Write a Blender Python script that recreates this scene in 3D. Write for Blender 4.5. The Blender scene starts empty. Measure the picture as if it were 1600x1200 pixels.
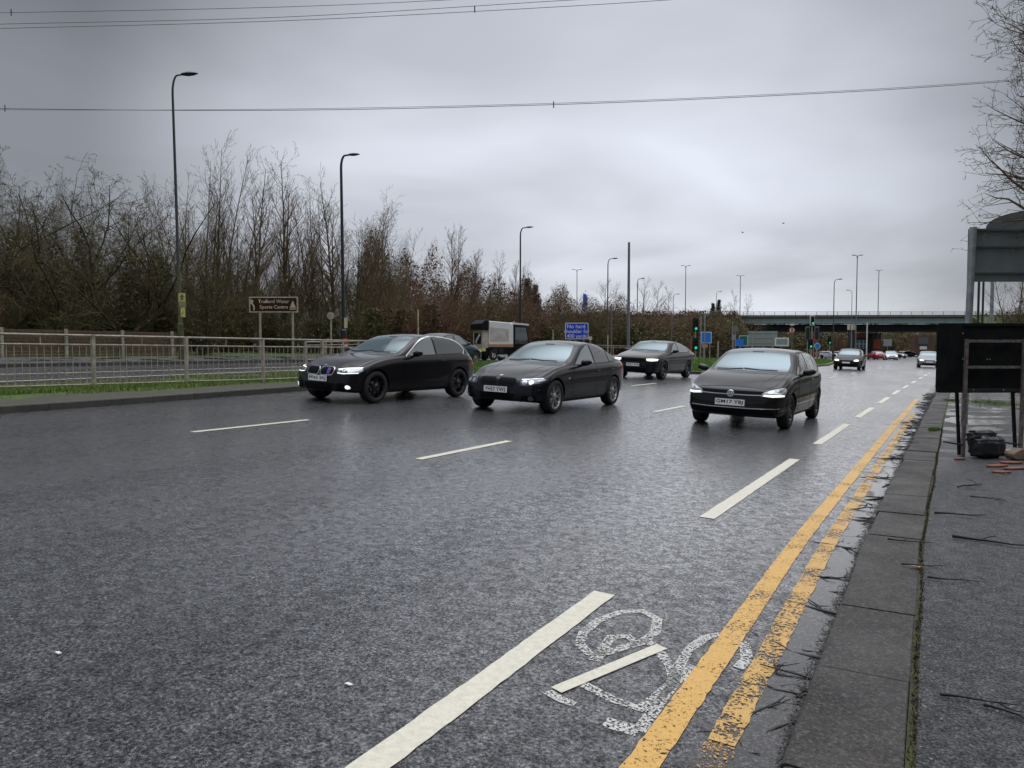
import bpy, bmesh, math, random
import numpy as np
from mathutils import Vector, Matrix
from mathutils.bvhtree import BVHTree

# ------------------------------------------------------------------ camera, sky, light
R = math.radians
SC = bpy.context.scene
COL = SC.collection
CAMH = 1.5
FPX = 1155.0
YAW = math.atan(655.0 / FPX)
PITCH = math.atan(52.0 / FPX)
cam_d = bpy.data.cameras.new('camera')
cam_d.sensor_width = 36.0
cam_d.lens = FPX / 1600.0 * 36.0
cam_d.clip_start = 0.05
cam_d.clip_end = 5000
cam = bpy.data.objects.new('camera', cam_d)
cam.location = (0, 0, CAMH)
cam.rotation_euler = (R(90) - PITCH, 0, YAW)
COL.objects.link(cam)
SC.camera = cam
SC.view_settings.view_transform = 'Standard'
SC.view_settings.look = 'None'
SC.view_settings.exposure = 0.24
SC.view_settings.gamma = 1.0

SUN_EL, SUN_AZ = 50.0, 20.0
w = bpy.data.worlds.new('World')
SC.world = w
w.use_nodes = True
nt = w.node_tree
nt.nodes.clear()
wo = nt.nodes.new('ShaderNodeOutputWorld')
bg = nt.nodes.new('ShaderNodeBackground')
bg.inputs['Strength'].default_value = 0.1
sky = nt.nodes.new('ShaderNodeTexSky')
sky.sky_type = 'NISHITA'
sky.sun_disc = False
sky.sun_elevation = R(SUN_EL)
sky.sun_rotation = R(SUN_AZ)
tc = nt.nodes.new('ShaderNodeTexCoord')
sep = nt.nodes.new('ShaderNodeSeparateXYZ')
nt.links.new(tc.outputs['Generated'], sep.inputs[0])
# flat cloud layer coordinates: direction / (z + k)
addz = nt.nodes.new('ShaderNodeMath'); addz.operation = 'ADD'; addz.inputs[1].default_value = 0.16
mxz = nt.nodes.new('ShaderNodeMath'); mxz.operation = 'MAXIMUM'; mxz.inputs[1].default_value = 0.0
nt.links.new(sep.outputs['Z'], mxz.inputs[0]); nt.links.new(mxz.outputs[0], addz.inputs[0])
dv = nt.nodes.new('ShaderNodeVectorMath'); dv.operation = 'DIVIDE'
cmb = nt.nodes.new('ShaderNodeCombineXYZ')
for i in range(3): nt.links.new(addz.outputs[0], cmb.inputs[i])
nt.links.new(tc.outputs['Generated'], dv.inputs[0]); nt.links.new(cmb.outputs[0], dv.inputs[1])
n1 = nt.nodes.new('ShaderNodeTexNoise'); n1.inputs['Scale'].default_value = 0.85; n1.inputs['Detail'].default_value = 4; n1.inputs['Roughness'].default_value = 0.42; n1.inputs['Distortion'].default_value = 0.3
mp = nt.nodes.new('ShaderNodeMapping'); mp.inputs['Location'].default_value = (3.1, 1.7, 0.4); mp.inputs['Rotation'].default_value = (0, 0, 0.5); mp.inputs['Scale'].default_value = (1.0, 1.0, 1.0)
nt.links.new(dv.outputs[0], mp.inputs[0]); nt.links.new(mp.outputs[0], n1.inputs['Vector'])
cr = nt.nodes.new('ShaderNodeValToRGB')
cr.color_ramp.elements[0].position = 0.35; cr.color_ramp.elements[0].color = (0.46, 0.48, 0.53, 1)
cr.color_ramp.elements[1].position = 0.64; cr.color_ramp.elements[1].color = (0.70, 0.735, 0.81, 1)
e = cr.color_ramp.elements.new(0.5); e.color = (0.585, 0.61, 0.675, 1)
nt.links.new(n1.outputs['Fac'], cr.inputs[0])
# broad brightness of the cloud deck: thin bright part ahead, thick dark parts to the sides
dot = nt.nodes.new('ShaderNodeVectorMath'); dot.operation = 'DOT_PRODUCT'
dot.inputs[1].default_value = (-0.423, 0.882, 0.207)
nt.links.new(tc.outputs['Generated'], dot.inputs[0])
mr = nt.nodes.new('ShaderNodeMapRange'); mr.inputs['From Min'].default_value = 0.83; mr.inputs['From Max'].default_value = 0.99
mr.inputs['To Min'].default_value = 0.34; mr.inputs['To Max'].default_value = 1.10
mr.interpolation_type = 'SMOOTHSTEP'
nt.links.new(dot.outputs['Value'], mr.inputs[0])
zen = nt.nodes.new('ShaderNodeMapRange'); zen.inputs['From Min'].default_value = 0.66; zen.inputs['From Max'].default_value = 0.95
zen.inputs['To Min'].default_value = 0.0; zen.inputs['To Max'].default_value = 4.4
nt.links.new(sep.outputs['Z'], zen.inputs[0])
hz = nt.nodes.new('ShaderNodeMapRange'); hz.inputs['From Min'].default_value = 0.0; hz.inputs['From Max'].default_value = 0.13
hz.inputs['To Min'].default_value = 0.12; hz.inputs['To Max'].default_value = 0.0
nt.links.new(sep.outputs['Z'], hz.inputs[0])
sm = nt.nodes.new('ShaderNodeMath'); sm.operation = 'ADD'
nt.links.new(mr.outputs[0], sm.inputs[0]); nt.links.new(zen.outputs[0], sm.inputs[1])
sm2 = nt.nodes.new('ShaderNodeMath'); sm2.operation = 'ADD'
nt.links.new(sm.outputs[0], sm2.inputs[0]); nt.links.new(hz.outputs[0], sm2.inputs[1])
m10 = nt.nodes.new('ShaderNodeMath'); m10.operation = 'MULTIPLY'; m10.inputs[1].default_value = 9.1
nt.links.new(sm2.outputs[0], m10.inputs[0])
vm = nt.nodes.new('ShaderNodeVectorMath'); vm.operation = 'SCALE'
nt.links.new(cr.outputs[0], vm.inputs[0]); nt.links.new(m10.outputs[0], vm.inputs['Scale'])
mxs = nt.nodes.new('ShaderNodeMix'); mxs.data_type = 'RGBA'; mxs.inputs['Factor'].default_value = 0.94
nt.links.new(sky.outputs[0], mxs.inputs[6]); nt.links.new(vm.outputs[0], mxs.inputs[7])
nt.links.new(mxs.outputs[2], bg.inputs[0]); nt.links.new(bg.outputs[0], wo.inputs[0])

sun_d = bpy.data.lights.new('sun', 'SUN')
sun_d.energy = 0.65; sun_d.angle = R(100); sun_d.color = (1.0, 0.97, 0.93)
sun = bpy.data.objects.new('sun', sun_d)
sv = Vector((math.sin(R(SUN_AZ)) * math.cos(R(SUN_EL)), math.cos(R(SUN_AZ)) * math.cos(R(SUN_EL)), math.sin(R(SUN_EL))))
sun.rotation_euler = sv.to_track_quat('Z', 'Y').to_euler()
sun.location = (0, 0, 40)
COL.objects.link(sun)

# ------------------------------------------------------------------ places
def lerp_tab(t, x):
    if x <= t[0][0]: return t[0][1]
    for (a, va), (b, vb) in zip(t, t[1:]):
        if x <= b: return va + (vb - va) * (x - a) / (b - a)
    return t[-1][1]
def smooth(t):
    t = min(1, max(0, t)); return t * t * (3 - 2 * t)
SLOPE = 0.038
def G(x, y):
    """height of the carriageway plane (the road is banked up to the far side)"""
    s = SLOPE * (1 - smooth((y - 60) / 80.0)) if y > 60 else SLOPE
    return s * min(40.0, max(0.0, -x))
KERB_H = 0.10
def GF(x, y): return G(x, y) + (KERB_H if x > kerb_x(y) else 0)
SHIFT = [(0, 0), (6, 0), (11, .12), (16, .24), (21, .38), (30, .62), (45, 1.15), (70, 2.0), (120, 2.6), (200, 3.0)]
def shift(y): return lerp_tab(SHIFT, y)
def kerb_x(y): return -0.41 + shift(y)
MED = [(-60, -11.5), (6, -12.85), (13, -13.45), (22, -14.1), (40, -15.0)]
def med_x(y): return lerp_tab(MED, y)
FW = Vector((-math.sin(YAW), math.cos(YAW), 0)); RT = Vector((math.cos(YAW), math.sin(YAW), 0))
def at(px, d):
    p = FW * d + RT * ((px - 800) / FPX * d); return p.x, p.y
def zt(py, d): return CAMH + (548 - py) * d / FPX
def hit(px, py, z0=0.0):
    """where the line of sight through a pixel meets the banked ground"""
    a = (px - 800) / FPX; b = (600 - py) / FPX
    f = Vector((FW.x * math.cos(PITCH), FW.y * math.cos(PITCH), -math.sin(PITCH)))
    u = Vector((FW.x * math.sin(PITCH), FW.y * math.sin(PITCH), math.cos(PITCH)))
    dd = f + RT * a + u * b
    s = SLOPE if dd.x < 0 else 0
    t = (CAMH - z0) / (-dd.z - s * dd.x)
    return dd.x * t, dd.y * t

# ------------------------------------------------------------------ materials
def mat(name, col, rough=0.6, metal=0.0, spec=0.5, noise=None, bump=None, coat=0.0, emit=None, emit_s=0.0, grime=None, rough2=None):
    m = bpy.data.materials.new(name); m.use_nodes = True
    t = m.node_tree; p = t.nodes['Principled BSDF']
    p.inputs['Base Color'].default_value = (*col, 1)
    p.inputs['Roughness'].default_value = rough
    p.inputs['Metallic'].default_value = metal
    p.inputs['Specular IOR Level'].default_value = spec
    p.inputs['Coat Weight'].default_value = coat
    p.inputs['Coat Roughness'].default_value = 0.04
    if emit: 
        p.inputs['Emission Color'].default_value = (*emit, 1); p.inputs['Emission Strength'].default_value = emit_s
    geo = None
    def coords():
        nonlocal geo
        if geo is None:
            geo = t.nodes.new('ShaderNodeTexCoord')
        return geo.outputs['Object']
    if noise:          # (scale, second colour, contrast lo, hi)
        n = t.nodes.new('ShaderNodeTexNoise'); n.inputs['Scale'].default_value = noise[0]; n.inputs['Detail'].default_value = 6; n.inputs['Roughness'].default_value = 0.65
        t.links.new(coords(), n.inputs['Vector'])
        r = t.nodes.new('ShaderNodeMapRange'); r.inputs['From Min'].default_value = noise[2]; r.inputs['From Max'].default_value = noise[3]
        t.links.new(n.outputs['Fac'], r.inputs[0])
        mx = t.nodes.new('ShaderNodeMix'); mx.data_type = 'RGBA'
        mx.inputs[6].default_value = (*col, 1); mx.inputs[7].default_value = (*noise[1], 1)
        t.links.new(r.outputs[0], mx.inputs['Factor']); t.links.new(mx.outputs[2], p.inputs['Base Color'])
        if rough2 is not None:
            rr = t.nodes.new('ShaderNodeMapRange'); rr.inputs['From Min'].default_value = noise[2]; rr.inputs['From Max'].default_value = noise[3]
            rr.inputs['To Min'].default_value = rough; rr.inputs['To Max'].default_value = rough2
            t.links.new(n.outputs['Fac'], rr.inputs[0]); t.links.new(rr.outputs[0], p.inputs['Roughness'])
    if bump:           # (scale, distance)
        n = t.nodes.new('ShaderNodeTexNoise'); n.inputs['Scale'].default_value = bump[0]; n.inputs['Detail'].default_value = 5
        t.links.new(coords(), n.inputs['Vector'])
        b = t.nodes.new('ShaderNodeBump'); b.inputs['Distance'].default_value = bump[1]; b.inputs['Strength'].default_value = 1.0
        t.links.new(n.outputs['Fac'], b.inputs['Height']); t.links.new(b.outputs[0], p.inputs['Normal'])
    return m

class NT:
    """small helper for node graphs"""
    def __init__(s, name):
        s.m = bpy.data.materials.new(name); s.m.use_nodes = True; s.t = s.m.node_tree
        s.p = s.t.nodes['Principled BSDF']; s.out = s.t.nodes['Material Output']
        s.tc = s.t.nodes.new('ShaderNodeTexCoord').outputs['Object']
    def link(s, a, b): s.t.links.new(a, b)
    def noise(s, scale, detail=5, rough=0.6, vec=None, sc=None, dist=0):
        n = s.t.nodes.new('ShaderNodeTexNoise'); n.inputs['Scale'].default_value = scale; n.inputs['Detail'].default_value = detail
        n.inputs['Roughness'].default_value = rough; n.inputs['Distortion'].default_value = dist
        v = vec or s.tc
        if sc:
            mp = s.t.nodes.new('ShaderNodeMapping'); mp.inputs['Scale'].default_value = sc; s.link(v, mp.inputs[0]); v = mp.outputs[0]
        s.link(v, n.inputs['Vector']); return n.outputs['Fac']
    def voro(s, scale, feature='F1', out='Distance'):
        n = s.t.nodes.new('ShaderNodeTexVoronoi'); n.inputs['Scale'].default_value = scale; n.feature = feature
        s.link(s.tc, n.inputs['Vector']); return n.outputs[out]
    def rng(s, v, a, b, c=0.0, d=1.0):
        r = s.t.nodes.new('ShaderNodeMapRange'); s.link(v, r.inputs[0])
        for k, x in zip(('From Min', 'From Max', 'To Min', 'To Max'), (a, b, c, d)): r.inputs[k].default_value = x
        return r.outputs[0]
    def math(s, op, a, b=None):
        n = s.t.nodes.new('ShaderNodeMath'); n.operation = op
        for i, v in enumerate((a, b)):
            if v is None: continue
            if isinstance(v, (int, float)): n.inputs[i].default_value = v
            else: s.link(v, n.inputs[i])
        return n.outputs[0]
    def mix(s, f, a, b):
        n = s.t.nodes.new('ShaderNodeMix'); n.data_type = 'RGBA'
        if isinstance(f, (int, float)): n.inputs['Factor'].default_value = f
        else: s.link(f, n.inputs['Factor'])
        for i, v in ((6, a), (7, b)):
            if isinstance(v, tuple): n.inputs[i].default_value = (*v, 1)
            else: s.link(v, n.inputs[i])
        return n.outputs[2]
    def bump(s, h, dist, strength=1.0):
        b = s.t.nodes.new('ShaderNodeBump'); b.inputs['Distance'].default_value = dist
        if isinstance(strength, (int, float)): b.inputs['Strength'].default_value = strength
        else: s.link(strength, b.inputs['Strength'])
        s.link(h, b.inputs['Height']); s.link(b.outputs[0], s.p.inputs['Normal'])
    def xyz(s):
        n = s.t.nodes.new('ShaderNodeSeparateXYZ'); s.link(s.tc, n.inputs[0]); return n.outputs

def asphalt(name, base=(0.044, 0.044, 0.047), light=(0.19, 0.19, 0.195), gutter=True, r0=0.20, r1=0.34, bd=0.010, puddle=None, spec=1.0, coarse=0.009, track=True, film=0.85, grain=62.0):
    n = NT(name)
    agg = n.voro(90.0)                      # chippings about 1 cm across
    fine = n.noise(160.0, 3)
    big = n.noise(0.55, 4, 0.6, sc=(1.0, 0.22, 1.0))
    mid = n.noise(7.0, 5, 0.65)
    cellc = n.t.nodes.new('ShaderNodeTexVoronoi'); cellc.inputs['Scale'].default_value = 90.0; n.link(n.tc, cellc.inputs['Vector'])
    sp = n.t.nodes.new('ShaderNodeSeparateColor'); n.link(cellc.outputs['Color'], sp.inputs[0])
    f = n.rng(sp.outputs[0], 0.45, 1.0)
    f = n.math('MULTIPLY', f, n.rng(mid, 0.3, 0.7, 0.35, 1.0))
    col = n.mix(f, base, light)
    rare = n.rng(sp.outputs[1], 0.985, 0.99)
    col = n.mix(n.math('MULTIPLY', rare, n.rng(fine, .5, .52)), col, (0.34, 0.33, 0.31))
    x = n.xyz()
    gr = n.noise(grain, 3, 0.8)
    gr2 = n.noise(14.0, 3, 0.7)
    col = n.mix(n.rng(gr, 0.38, 0.56, 0.85, 0.0), col, (0.003, 0.003, 0.004))
    col = n.mix(n.math('MULTIPLY', n.rng(gr, 0.54, 0.70, 0.0, 0.8), n.rng(gr2, 0.35, 0.65, 0.3, 1.0)), col, tuple(min(1.0, q * 2.7) for q in light))
    col = n.mix(n.rng(big, 0.42, 0.62, 0.0, 0.35), col, (0.022, 0.023, 0.026))
    rough = n.math('ADD', n.rng(big, 0.35, 0.65, r1, r0), n.rng(mid, 0.3, 0.7, -0.04, 0.08))
    if track:
        # wheel tracks worn smooth, two to a lane of 3.7 m
        tw_ = n.math('SINE', n.math('MULTIPLY', n.math('ADD', x['X'], 1.55), 2 * math.pi / 1.87))
        tr_ = n.math('MULTIPLY', n.rng(tw_, -0.2, 0.9), n.rng(n.noise(0.35, 3, 0.5, sc=(1.0, 0.25, 1.0)), 0.35, 0.6))
        rough = n.math('ADD', rough, n.math('MULTIPLY', tr_, -0.06))
        col = n.mix(n.math('MULTIPLY', tr_, 0.35), col, (0.024, 0.024, 0.027))
    h = n.math('ADD', n.rng(agg, 0.0, 0.6, 1.0, 0.0), n.math('MULTIPLY', fine, 0.35))
    h = n.math('ADD', h, n.math('MULTIPLY', gr, coarse / bd * 1.6))
    bs = 1.0
    wet = None
    if gutter:
        # standing water in the channel beside the kerb (the kerb line drifts slowly with distance)
        yk = n.math('MAXIMUM', n.math('SUBTRACT', x['Y'], 7.0), 0.0)
        kx = n.math('ADD', n.math('MULTIPLY', yk, 0.0262), -0.41)
        dist = n.math('SUBTRACT', kx, x['X'])
        wob = n.math('MULTIPLY', n.math('SUBTRACT', n.noise(1.6, 4, 0.6), 0.5), 0.75)
        dist = n.math('ADD', dist, wob)
        wet = n.rng(dist, 0.20, 0.30, 1.0, 0.0)
    if puddle:
        pn = n.noise(puddle[0], 4, 0.55, sc=(1.0, 1.0, 1.0))
        wp = n.rng(pn, puddle[1], puddle[1] + 0.03)
        if len(puddle) > 2:
            wp = n.math('MULTIPLY', wp, n.rng(x['Y'], puddle[2], puddle[3]))
        wet = wp if wet is None else n.math('MAXIMUM', wet, wp)
    if wet is not None:
        rough = n.math('ADD', n.math('MULTIPLY', rough, n.math('SUBTRACT', 1.0, wet)), n.math('MULTIPLY', wet, 0.06))
        bs = n.rng(wet, 0.0, 1.0, 1.0, 0.05)
        col = n.mix(n.math('MULTIPLY', wet, 0.6), col, (0.022, 0.020, 0.018))
    n.link(col, n.p.inputs['Base Color']); n.link(rough, n.p.inputs['Roughness'])
    # chips stand proud of the water film: the mirror part is broken up grain by grain
    pat = n.math('MULTIPLY', n.rng(gr, 0.38, 0.62, 0.32, 1.65), n.rng(gr2, 0.36, 0.64, 0.55, 1.35))
    pat = n.math('MULTIPLY', pat, n.rng(big, 0.38, 0.64, 0.86, 1.10))
    sp_ = n.math('MULTIPLY', pat, spec * 0.55)
    if wet is not None:
        dry = n.math('SUBTRACT', 1.0, wet); sp_ = n.math('ADD', n.math('MULTIPLY', sp_, dry), n.math('MULTIPLY', wet, 0.5)); pat = n.math('MULTIPLY', pat, dry)
    n.link(sp_, n.p.inputs['Specular IOR Level'])
    if film:
        n.link(n.math('MULTIPLY', pat, film), n.p.inputs['Coat Weight']); n.p.inputs['Coat Roughness'].default_value = 0.22
    n.bump(h, bd, bs)
    return n.m

def paint_worn(name, col, thr, soft=0.05, scale=70.0, dirt=(0.10, 0.10, 0.10), patch=0.35):
    n = NT(name)
    a = n.noise(scale, 4, 0.7); b = n.noise(3.2, 4, 0.6)
    v = n.math('ADD', n.math('MULTIPLY', a, 1 - patch), n.math('MULTIPLY', b, patch))
    al = n.rng(v, thr, thr + soft)
    c = n.mix(n.rng(n.noise(28.0, 5), 0.35, 0.75, 0.0, 0.5), col, tuple(0.55 * q for q in col))
    n.link(c, n.p.inputs['Base Color']); n.p.inputs['Roughness'].default_value = 0.45
    n.bump(n.voro(90.0), 0.004, 0.7)
    n.link(al, n.p.inputs['Alpha'])
    return n.m

M = {}
M['road'] = asphalt('wet_asphalt')
M['road2'] = asphalt('wet_asphalt_far', gutter=False)
M['foot'] = asphalt('footway_asphalt', (0.026, 0.026, 0.026), (0.075, 0.073, 0.070), gutter=False, r0=0.50, r1=0.68, bd=0.006, spec=1.3, coarse=0.006, track=False, film=0.0, grain=85.0, puddle=(0.9, 0.52, 9.0, 17.0))
n = NT('kerb_slab')
sp = n.rng(n.noise(120, 4), 0.3, 0.7)
c = n.mix(sp, (0.016, 0.015, 0.014), (0.055, 0.051, 0.046))
c = n.mix(n.rng(n.noise(3.0, 5), 0.45, 0.7, 0, 0.8), c, (0.012, 0.011, 0.010))
n.p.inputs['Specular IOR Level'].default_value = 0.4
c = n.mix(n.rng(n.noise(9.0, 4), 0.5, 0.66, 0, 0.4), c, (0.060, 0.045, 0.028))
c = n.mix(n.rng(n.noise(55.0, 4, 0.8), 0.50, 0.66, 0.0, 1.0), c, (0.115, 0.105, 0.095))
c = n.mix(n.rng(n.noise(48.0, 4, 0.8), 0.36, 0.48, 0.9, 0.0), c, (0.006, 0.006, 0.005))
c = n.mix(n.rng(n.voro(38.0), 0.0, 0.14, 0.9, 0.0), c, (0.26, 0.24, 0.21))
n.link(c, n.p.inputs['Base Color']); n.link(n.rng(n.noise(2.2, 4), 0.35, 0.65, 0.55, 0.8), n.p.inputs['Roughness']); n.bump(n.noise(90, 5), 0.006)
M['slab'] = n.m
M['moss'] = mat('moss', (0.050, 0.052, 0.012), 0.9, noise=(9, (0.022, 0.017, 0.010), 0.4, 0.6), bump=(90, 0.01))
M['kerb'] = mat('kerb_concrete', (0.075, 0.070, 0.060), 0.7, noise=(6, (0.03, 0.03, 0.024), 0.35, 0.7), bump=(60, 0.003))
M['white_line'] = paint_worn('white_road_paint', (0.66, 0.62, 0.49), 0.32, 0.05, 60)
M['white_line_worn'] = paint_worn('worn_white_road_paint', (0.56, 0.55, 0.50), 0.478, 0.02, 75, patch=0.12)
M['yellow_line'] = paint_worn('yellow_road_paint', (0.64, 0.37, 0.085), 0.405, 0.05, 60, patch=0.35)
M['yellow_line_worn'] = paint_worn('worn_yellow_road_paint', (0.58, 0.34, 0.09), 0.455, 0.04, 60, patch=0.45)
M['grass_ground'] = mat('grass_ground', (0.045, 0.060, 0.014), 0.9, noise=(5, (0.075, 0.125, 0.018), 0.4, 0.65), bump=(40, 0.03))
M['grass_bright'] = mat('grass_bright', (0.060, 0.125, 0.010), 0.85, noise=(3, (0.10, 0.17, 0.018), 0.4, 0.65), bump=(30, 0.03))
M['soil'] = mat('soil', (0.045, 0.035, 0.022), 0.9, noise=(1.2, (0.035, 0.045, 0.014), 0.4, 0.6), bump=(12, 0.05))
M['verge_dirt'] = mat('verge_dirt', (0.060, 0.052, 0.038), 0.85, noise=(4, (0.040, 0.046, 0.018), 0.35, 0.65), bump=(50, 0.02))
M['blade'] = mat('grass_blade', (0.11, 0.20, 0.022), 0.7, noise=(2.0, (0.17, 0.19, 0.05), 0.4, 0.7))
M['galv'] = mat('galvanised_steel', (0.45, 0.40, 0.315), 0.6, 0.0, noise=(7, (0.20, 0.18, 0.145), 0.35, 0.7))
M['galvblue'] = mat('galvanised_post', (0.42, 0.44, 0.46), 0.4, 0.5, noise=(5, (0.24, 0.26, 0.27), 0.4, 0.7))
M['blackpole'] = mat('black_lamp_paint', (0.018, 0.018, 0.024), 0.45, noise=(8, (0.035, 0.035, 0.04), 0.4, 0.7))
M['mosspole'] = mat('mossy_lamp_paint', (0.10, 0.10, 0.035), 0.7, noise=(6, (0.045, 0.05, 0.022), 0.4, 0.6))
M['black'] = mat('black_plastic', (0.012, 0.012, 0.013), 0.55)
M['rubber'] = mat('tyre_rubber', (0.016, 0.016, 0.017), 0.75, bump=(60, 0.002))
M['rust'] = mat('rusty_steel', (0.10, 0.075, 0.062), 0.6, 0.2, noise=(25, (0.22, 0.20, 0.19), 0.4, 0.65))
M['signback'] = mat('grey_sign_back', (0.24, 0.27, 0.285), 0.5, 0.2, noise=(2.5, (0.17, 0.20, 0.21), 0.35, 0.7), bump=(3, 0.01))
M['signrib'] = mat('grey_sign_rib', (0.12, 0.14, 0.15), 0.5, 0.3)
M['boardback'] = mat('black_board', (0.005, 0.006, 0.0065), 0.9, spec=0.15, noise=(4, (0.015, 0.015, 0.014), 0.4, 0.7))
M['white'] = mat('white_paint', (0.72, 0.72, 0.70), 0.4)
M['brown'] = mat('brown_sign_face', (0.045, 0.017, 0.007), 0.6, spec=0.12, noise=(12, (0.04, 0.035, 0.012), 0.5, 0.7))
M['blue'] = mat('blue_sign_face', (0.008, 0.06, 0.58), 0.4)
M['bluel'] = mat('bright_blue_sign_face', (0.02, 0.20, 0.80), 0.4)
M['green_sign'] = mat('green_sign_face', (0.01, 0.13, 0.075), 0.4)
M['red'] = mat('red_paint', (0.50, 0.03, 0.02), 0.45)
M['yellow'] = mat('yellow_plate', (0.62, 0.62, 0.20), 0.5, noise=(9, (0.25, 0.26, 0.06), 0.52, 0.6))
M['cream'] = mat('cream_plate', (0.62, 0.55, 0.30), 0.5)
M['greenlamp'] = mat('green_signal_light', (0.02, 0.3, 0.2), 0.4, emit=(0.02, 0.85, 0.55), emit_s=0.65)
M['redlamp'] = mat('red_signal_light', (0.4, 0.02, 0.02), 0.4, emit=(0.9, 0.05, 0.04), emit_s=0.35)
M['bridge_green'] = mat('painted_girder', (0.34, 0.47, 0.46), 0.5, noise=(0.5, (0.40, 0.53, 0.52), 0.4, 0.6))
M['bridge_dk'] = mat('girder_flange', (0.03, 0.055, 0.052), 0.6)
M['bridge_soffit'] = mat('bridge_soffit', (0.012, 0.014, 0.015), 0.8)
M['concrete'] = mat('concrete', (0.17, 0.14, 0.11), 0.75, noise=(1.5, (0.09, 0.08, 0.065), 0.4, 0.65))
M['brick'] = mat('brick_wall', (0.14, 0.085, 0.05), 0.8, noise=(9, (0.06, 0.05, 0.03), 0.4, 0.6), bump=(30, 0.01))
M['orange'] = mat('orange_brick', (0.42, 0.09, 0.03), 0.6, noise=(4, (0.25, 0.06, 0.03), 0.45, 0.6))
M['orange_pl'] = mat('wet_orange_clay', (0.26, 0.085, 0.045), 0.5, noise=(9, (0.14, 0.05, 0.03), 0.4, 0.6), bump=(20, 0.01))
M['rubbish'] = mat('black_sack', (0.012, 0.014, 0.016), 0.32, bump=(9, 0.03), spec=0.6)
M['card'] = mat('wet_cardboard', (0.20, 0.14, 0.09), 0.7, noise=(8, (0.10, 0.07, 0.05), 0.4, 0.7))
M['twig'] = mat('wet_twig', (0.018, 0.014, 0.011), 0.55, bump=(70, 0.004))
M['bark_dk'] = mat('dark_bark', (0.032, 0.027, 0.016), 0.85, noise=(3, (0.045, 0.048, 0.018), 0.4, 0.65))
M['bark_dk2'] = mat('olive_dark_twigs', (0.120, 0.082, 0.026), 0.85, noise=(.8, (0.055, 0.058, 0.020), 0.4, 0.6))
M['bark_gr'] = mat('grey_brown_bark', (0.150, 0.096, 0.042), 0.85, noise=(2, (0.045, 0.04, 0.022), 0.4, 0.65))
M['bark_red'] = mat('reddish_twigs', (0.19, 0.085, 0.050), 0.85, noise=(1, (0.12, 0.085, 0.045), 0.4, 0.65))
M['bark_pale'] = mat('pale_birch_bark', (0.17, 0.12, 0.105), 0.85, noise=(1, (0.13, 0.085, 0.072), 0.4, 0.65))
M['bark_grn'] = mat('mossy_twigs', (0.115, 0.105, 0.034), 0.85, noise=(1, (0.085, 0.062, 0.030), 0.4, 0.65))
M['leaf_dk'] = mat('dark_ivy_leaf', (0.030, 0.042, 0.010), 0.6, noise=(1.2, (0.095, 0.066, 0.018), 0.4, 0.6))
M['leaf_br'] = mat('brown_leaf', (0.105, 0.062, 0.028), 0.8, noise=(0.8, (0.065, 0.068, 0.020), 0.4, 0.6))
M['leaf_ol'] = mat('olive_leaf', (0.105, 0.115, 0.026), 0.8, noise=(0.8, (0.10, 0.062, 0.03), 0.4, 0.6))
M['fir'] = mat('fir_needle', (0.012, 0.028, 0.014), 0.7)
M['wire'] = mat('power_line_metal', (0.10, 0.10, 0.11), 0.5, 0.3)

# ------------------------------------------------------------------ object helpers
def tag(o, label=None, cat=None, group=None, kind=None):
    if label: o['label'] = label
    if cat: o['category'] = cat
    if group: o['group'] = group
    if kind: o['kind'] = kind
    return o
def empty(name, loc=(0, 0, 0), rz=0.0, parent=None):
    o = bpy.data.objects.new(name, None); o.location = loc; o.rotation_euler = (0, 0, rz); o.empty_display_size = 0.2
    COL.objects.link(o)
    if parent: o.parent = parent
    return o
def link(name, me, m, parent=None, smooth_=False):
    o = bpy.data.objects.new(name, me)
    if m is not None:
        for q in (m if isinstance(m, (list, tuple)) else [m]): me.materials.append(q)
    COL.objects.link(o)
    if parent: o.parent = parent
    if smooth_:
        for p in me.polygons: p.use_smooth = True
    return o
def copy_tree(o, parent=None):
    c = o.copy(); COL.objects.link(c); c.parent = parent
    for ch in list(o.children): copy_tree(ch, c)
    return c

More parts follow.
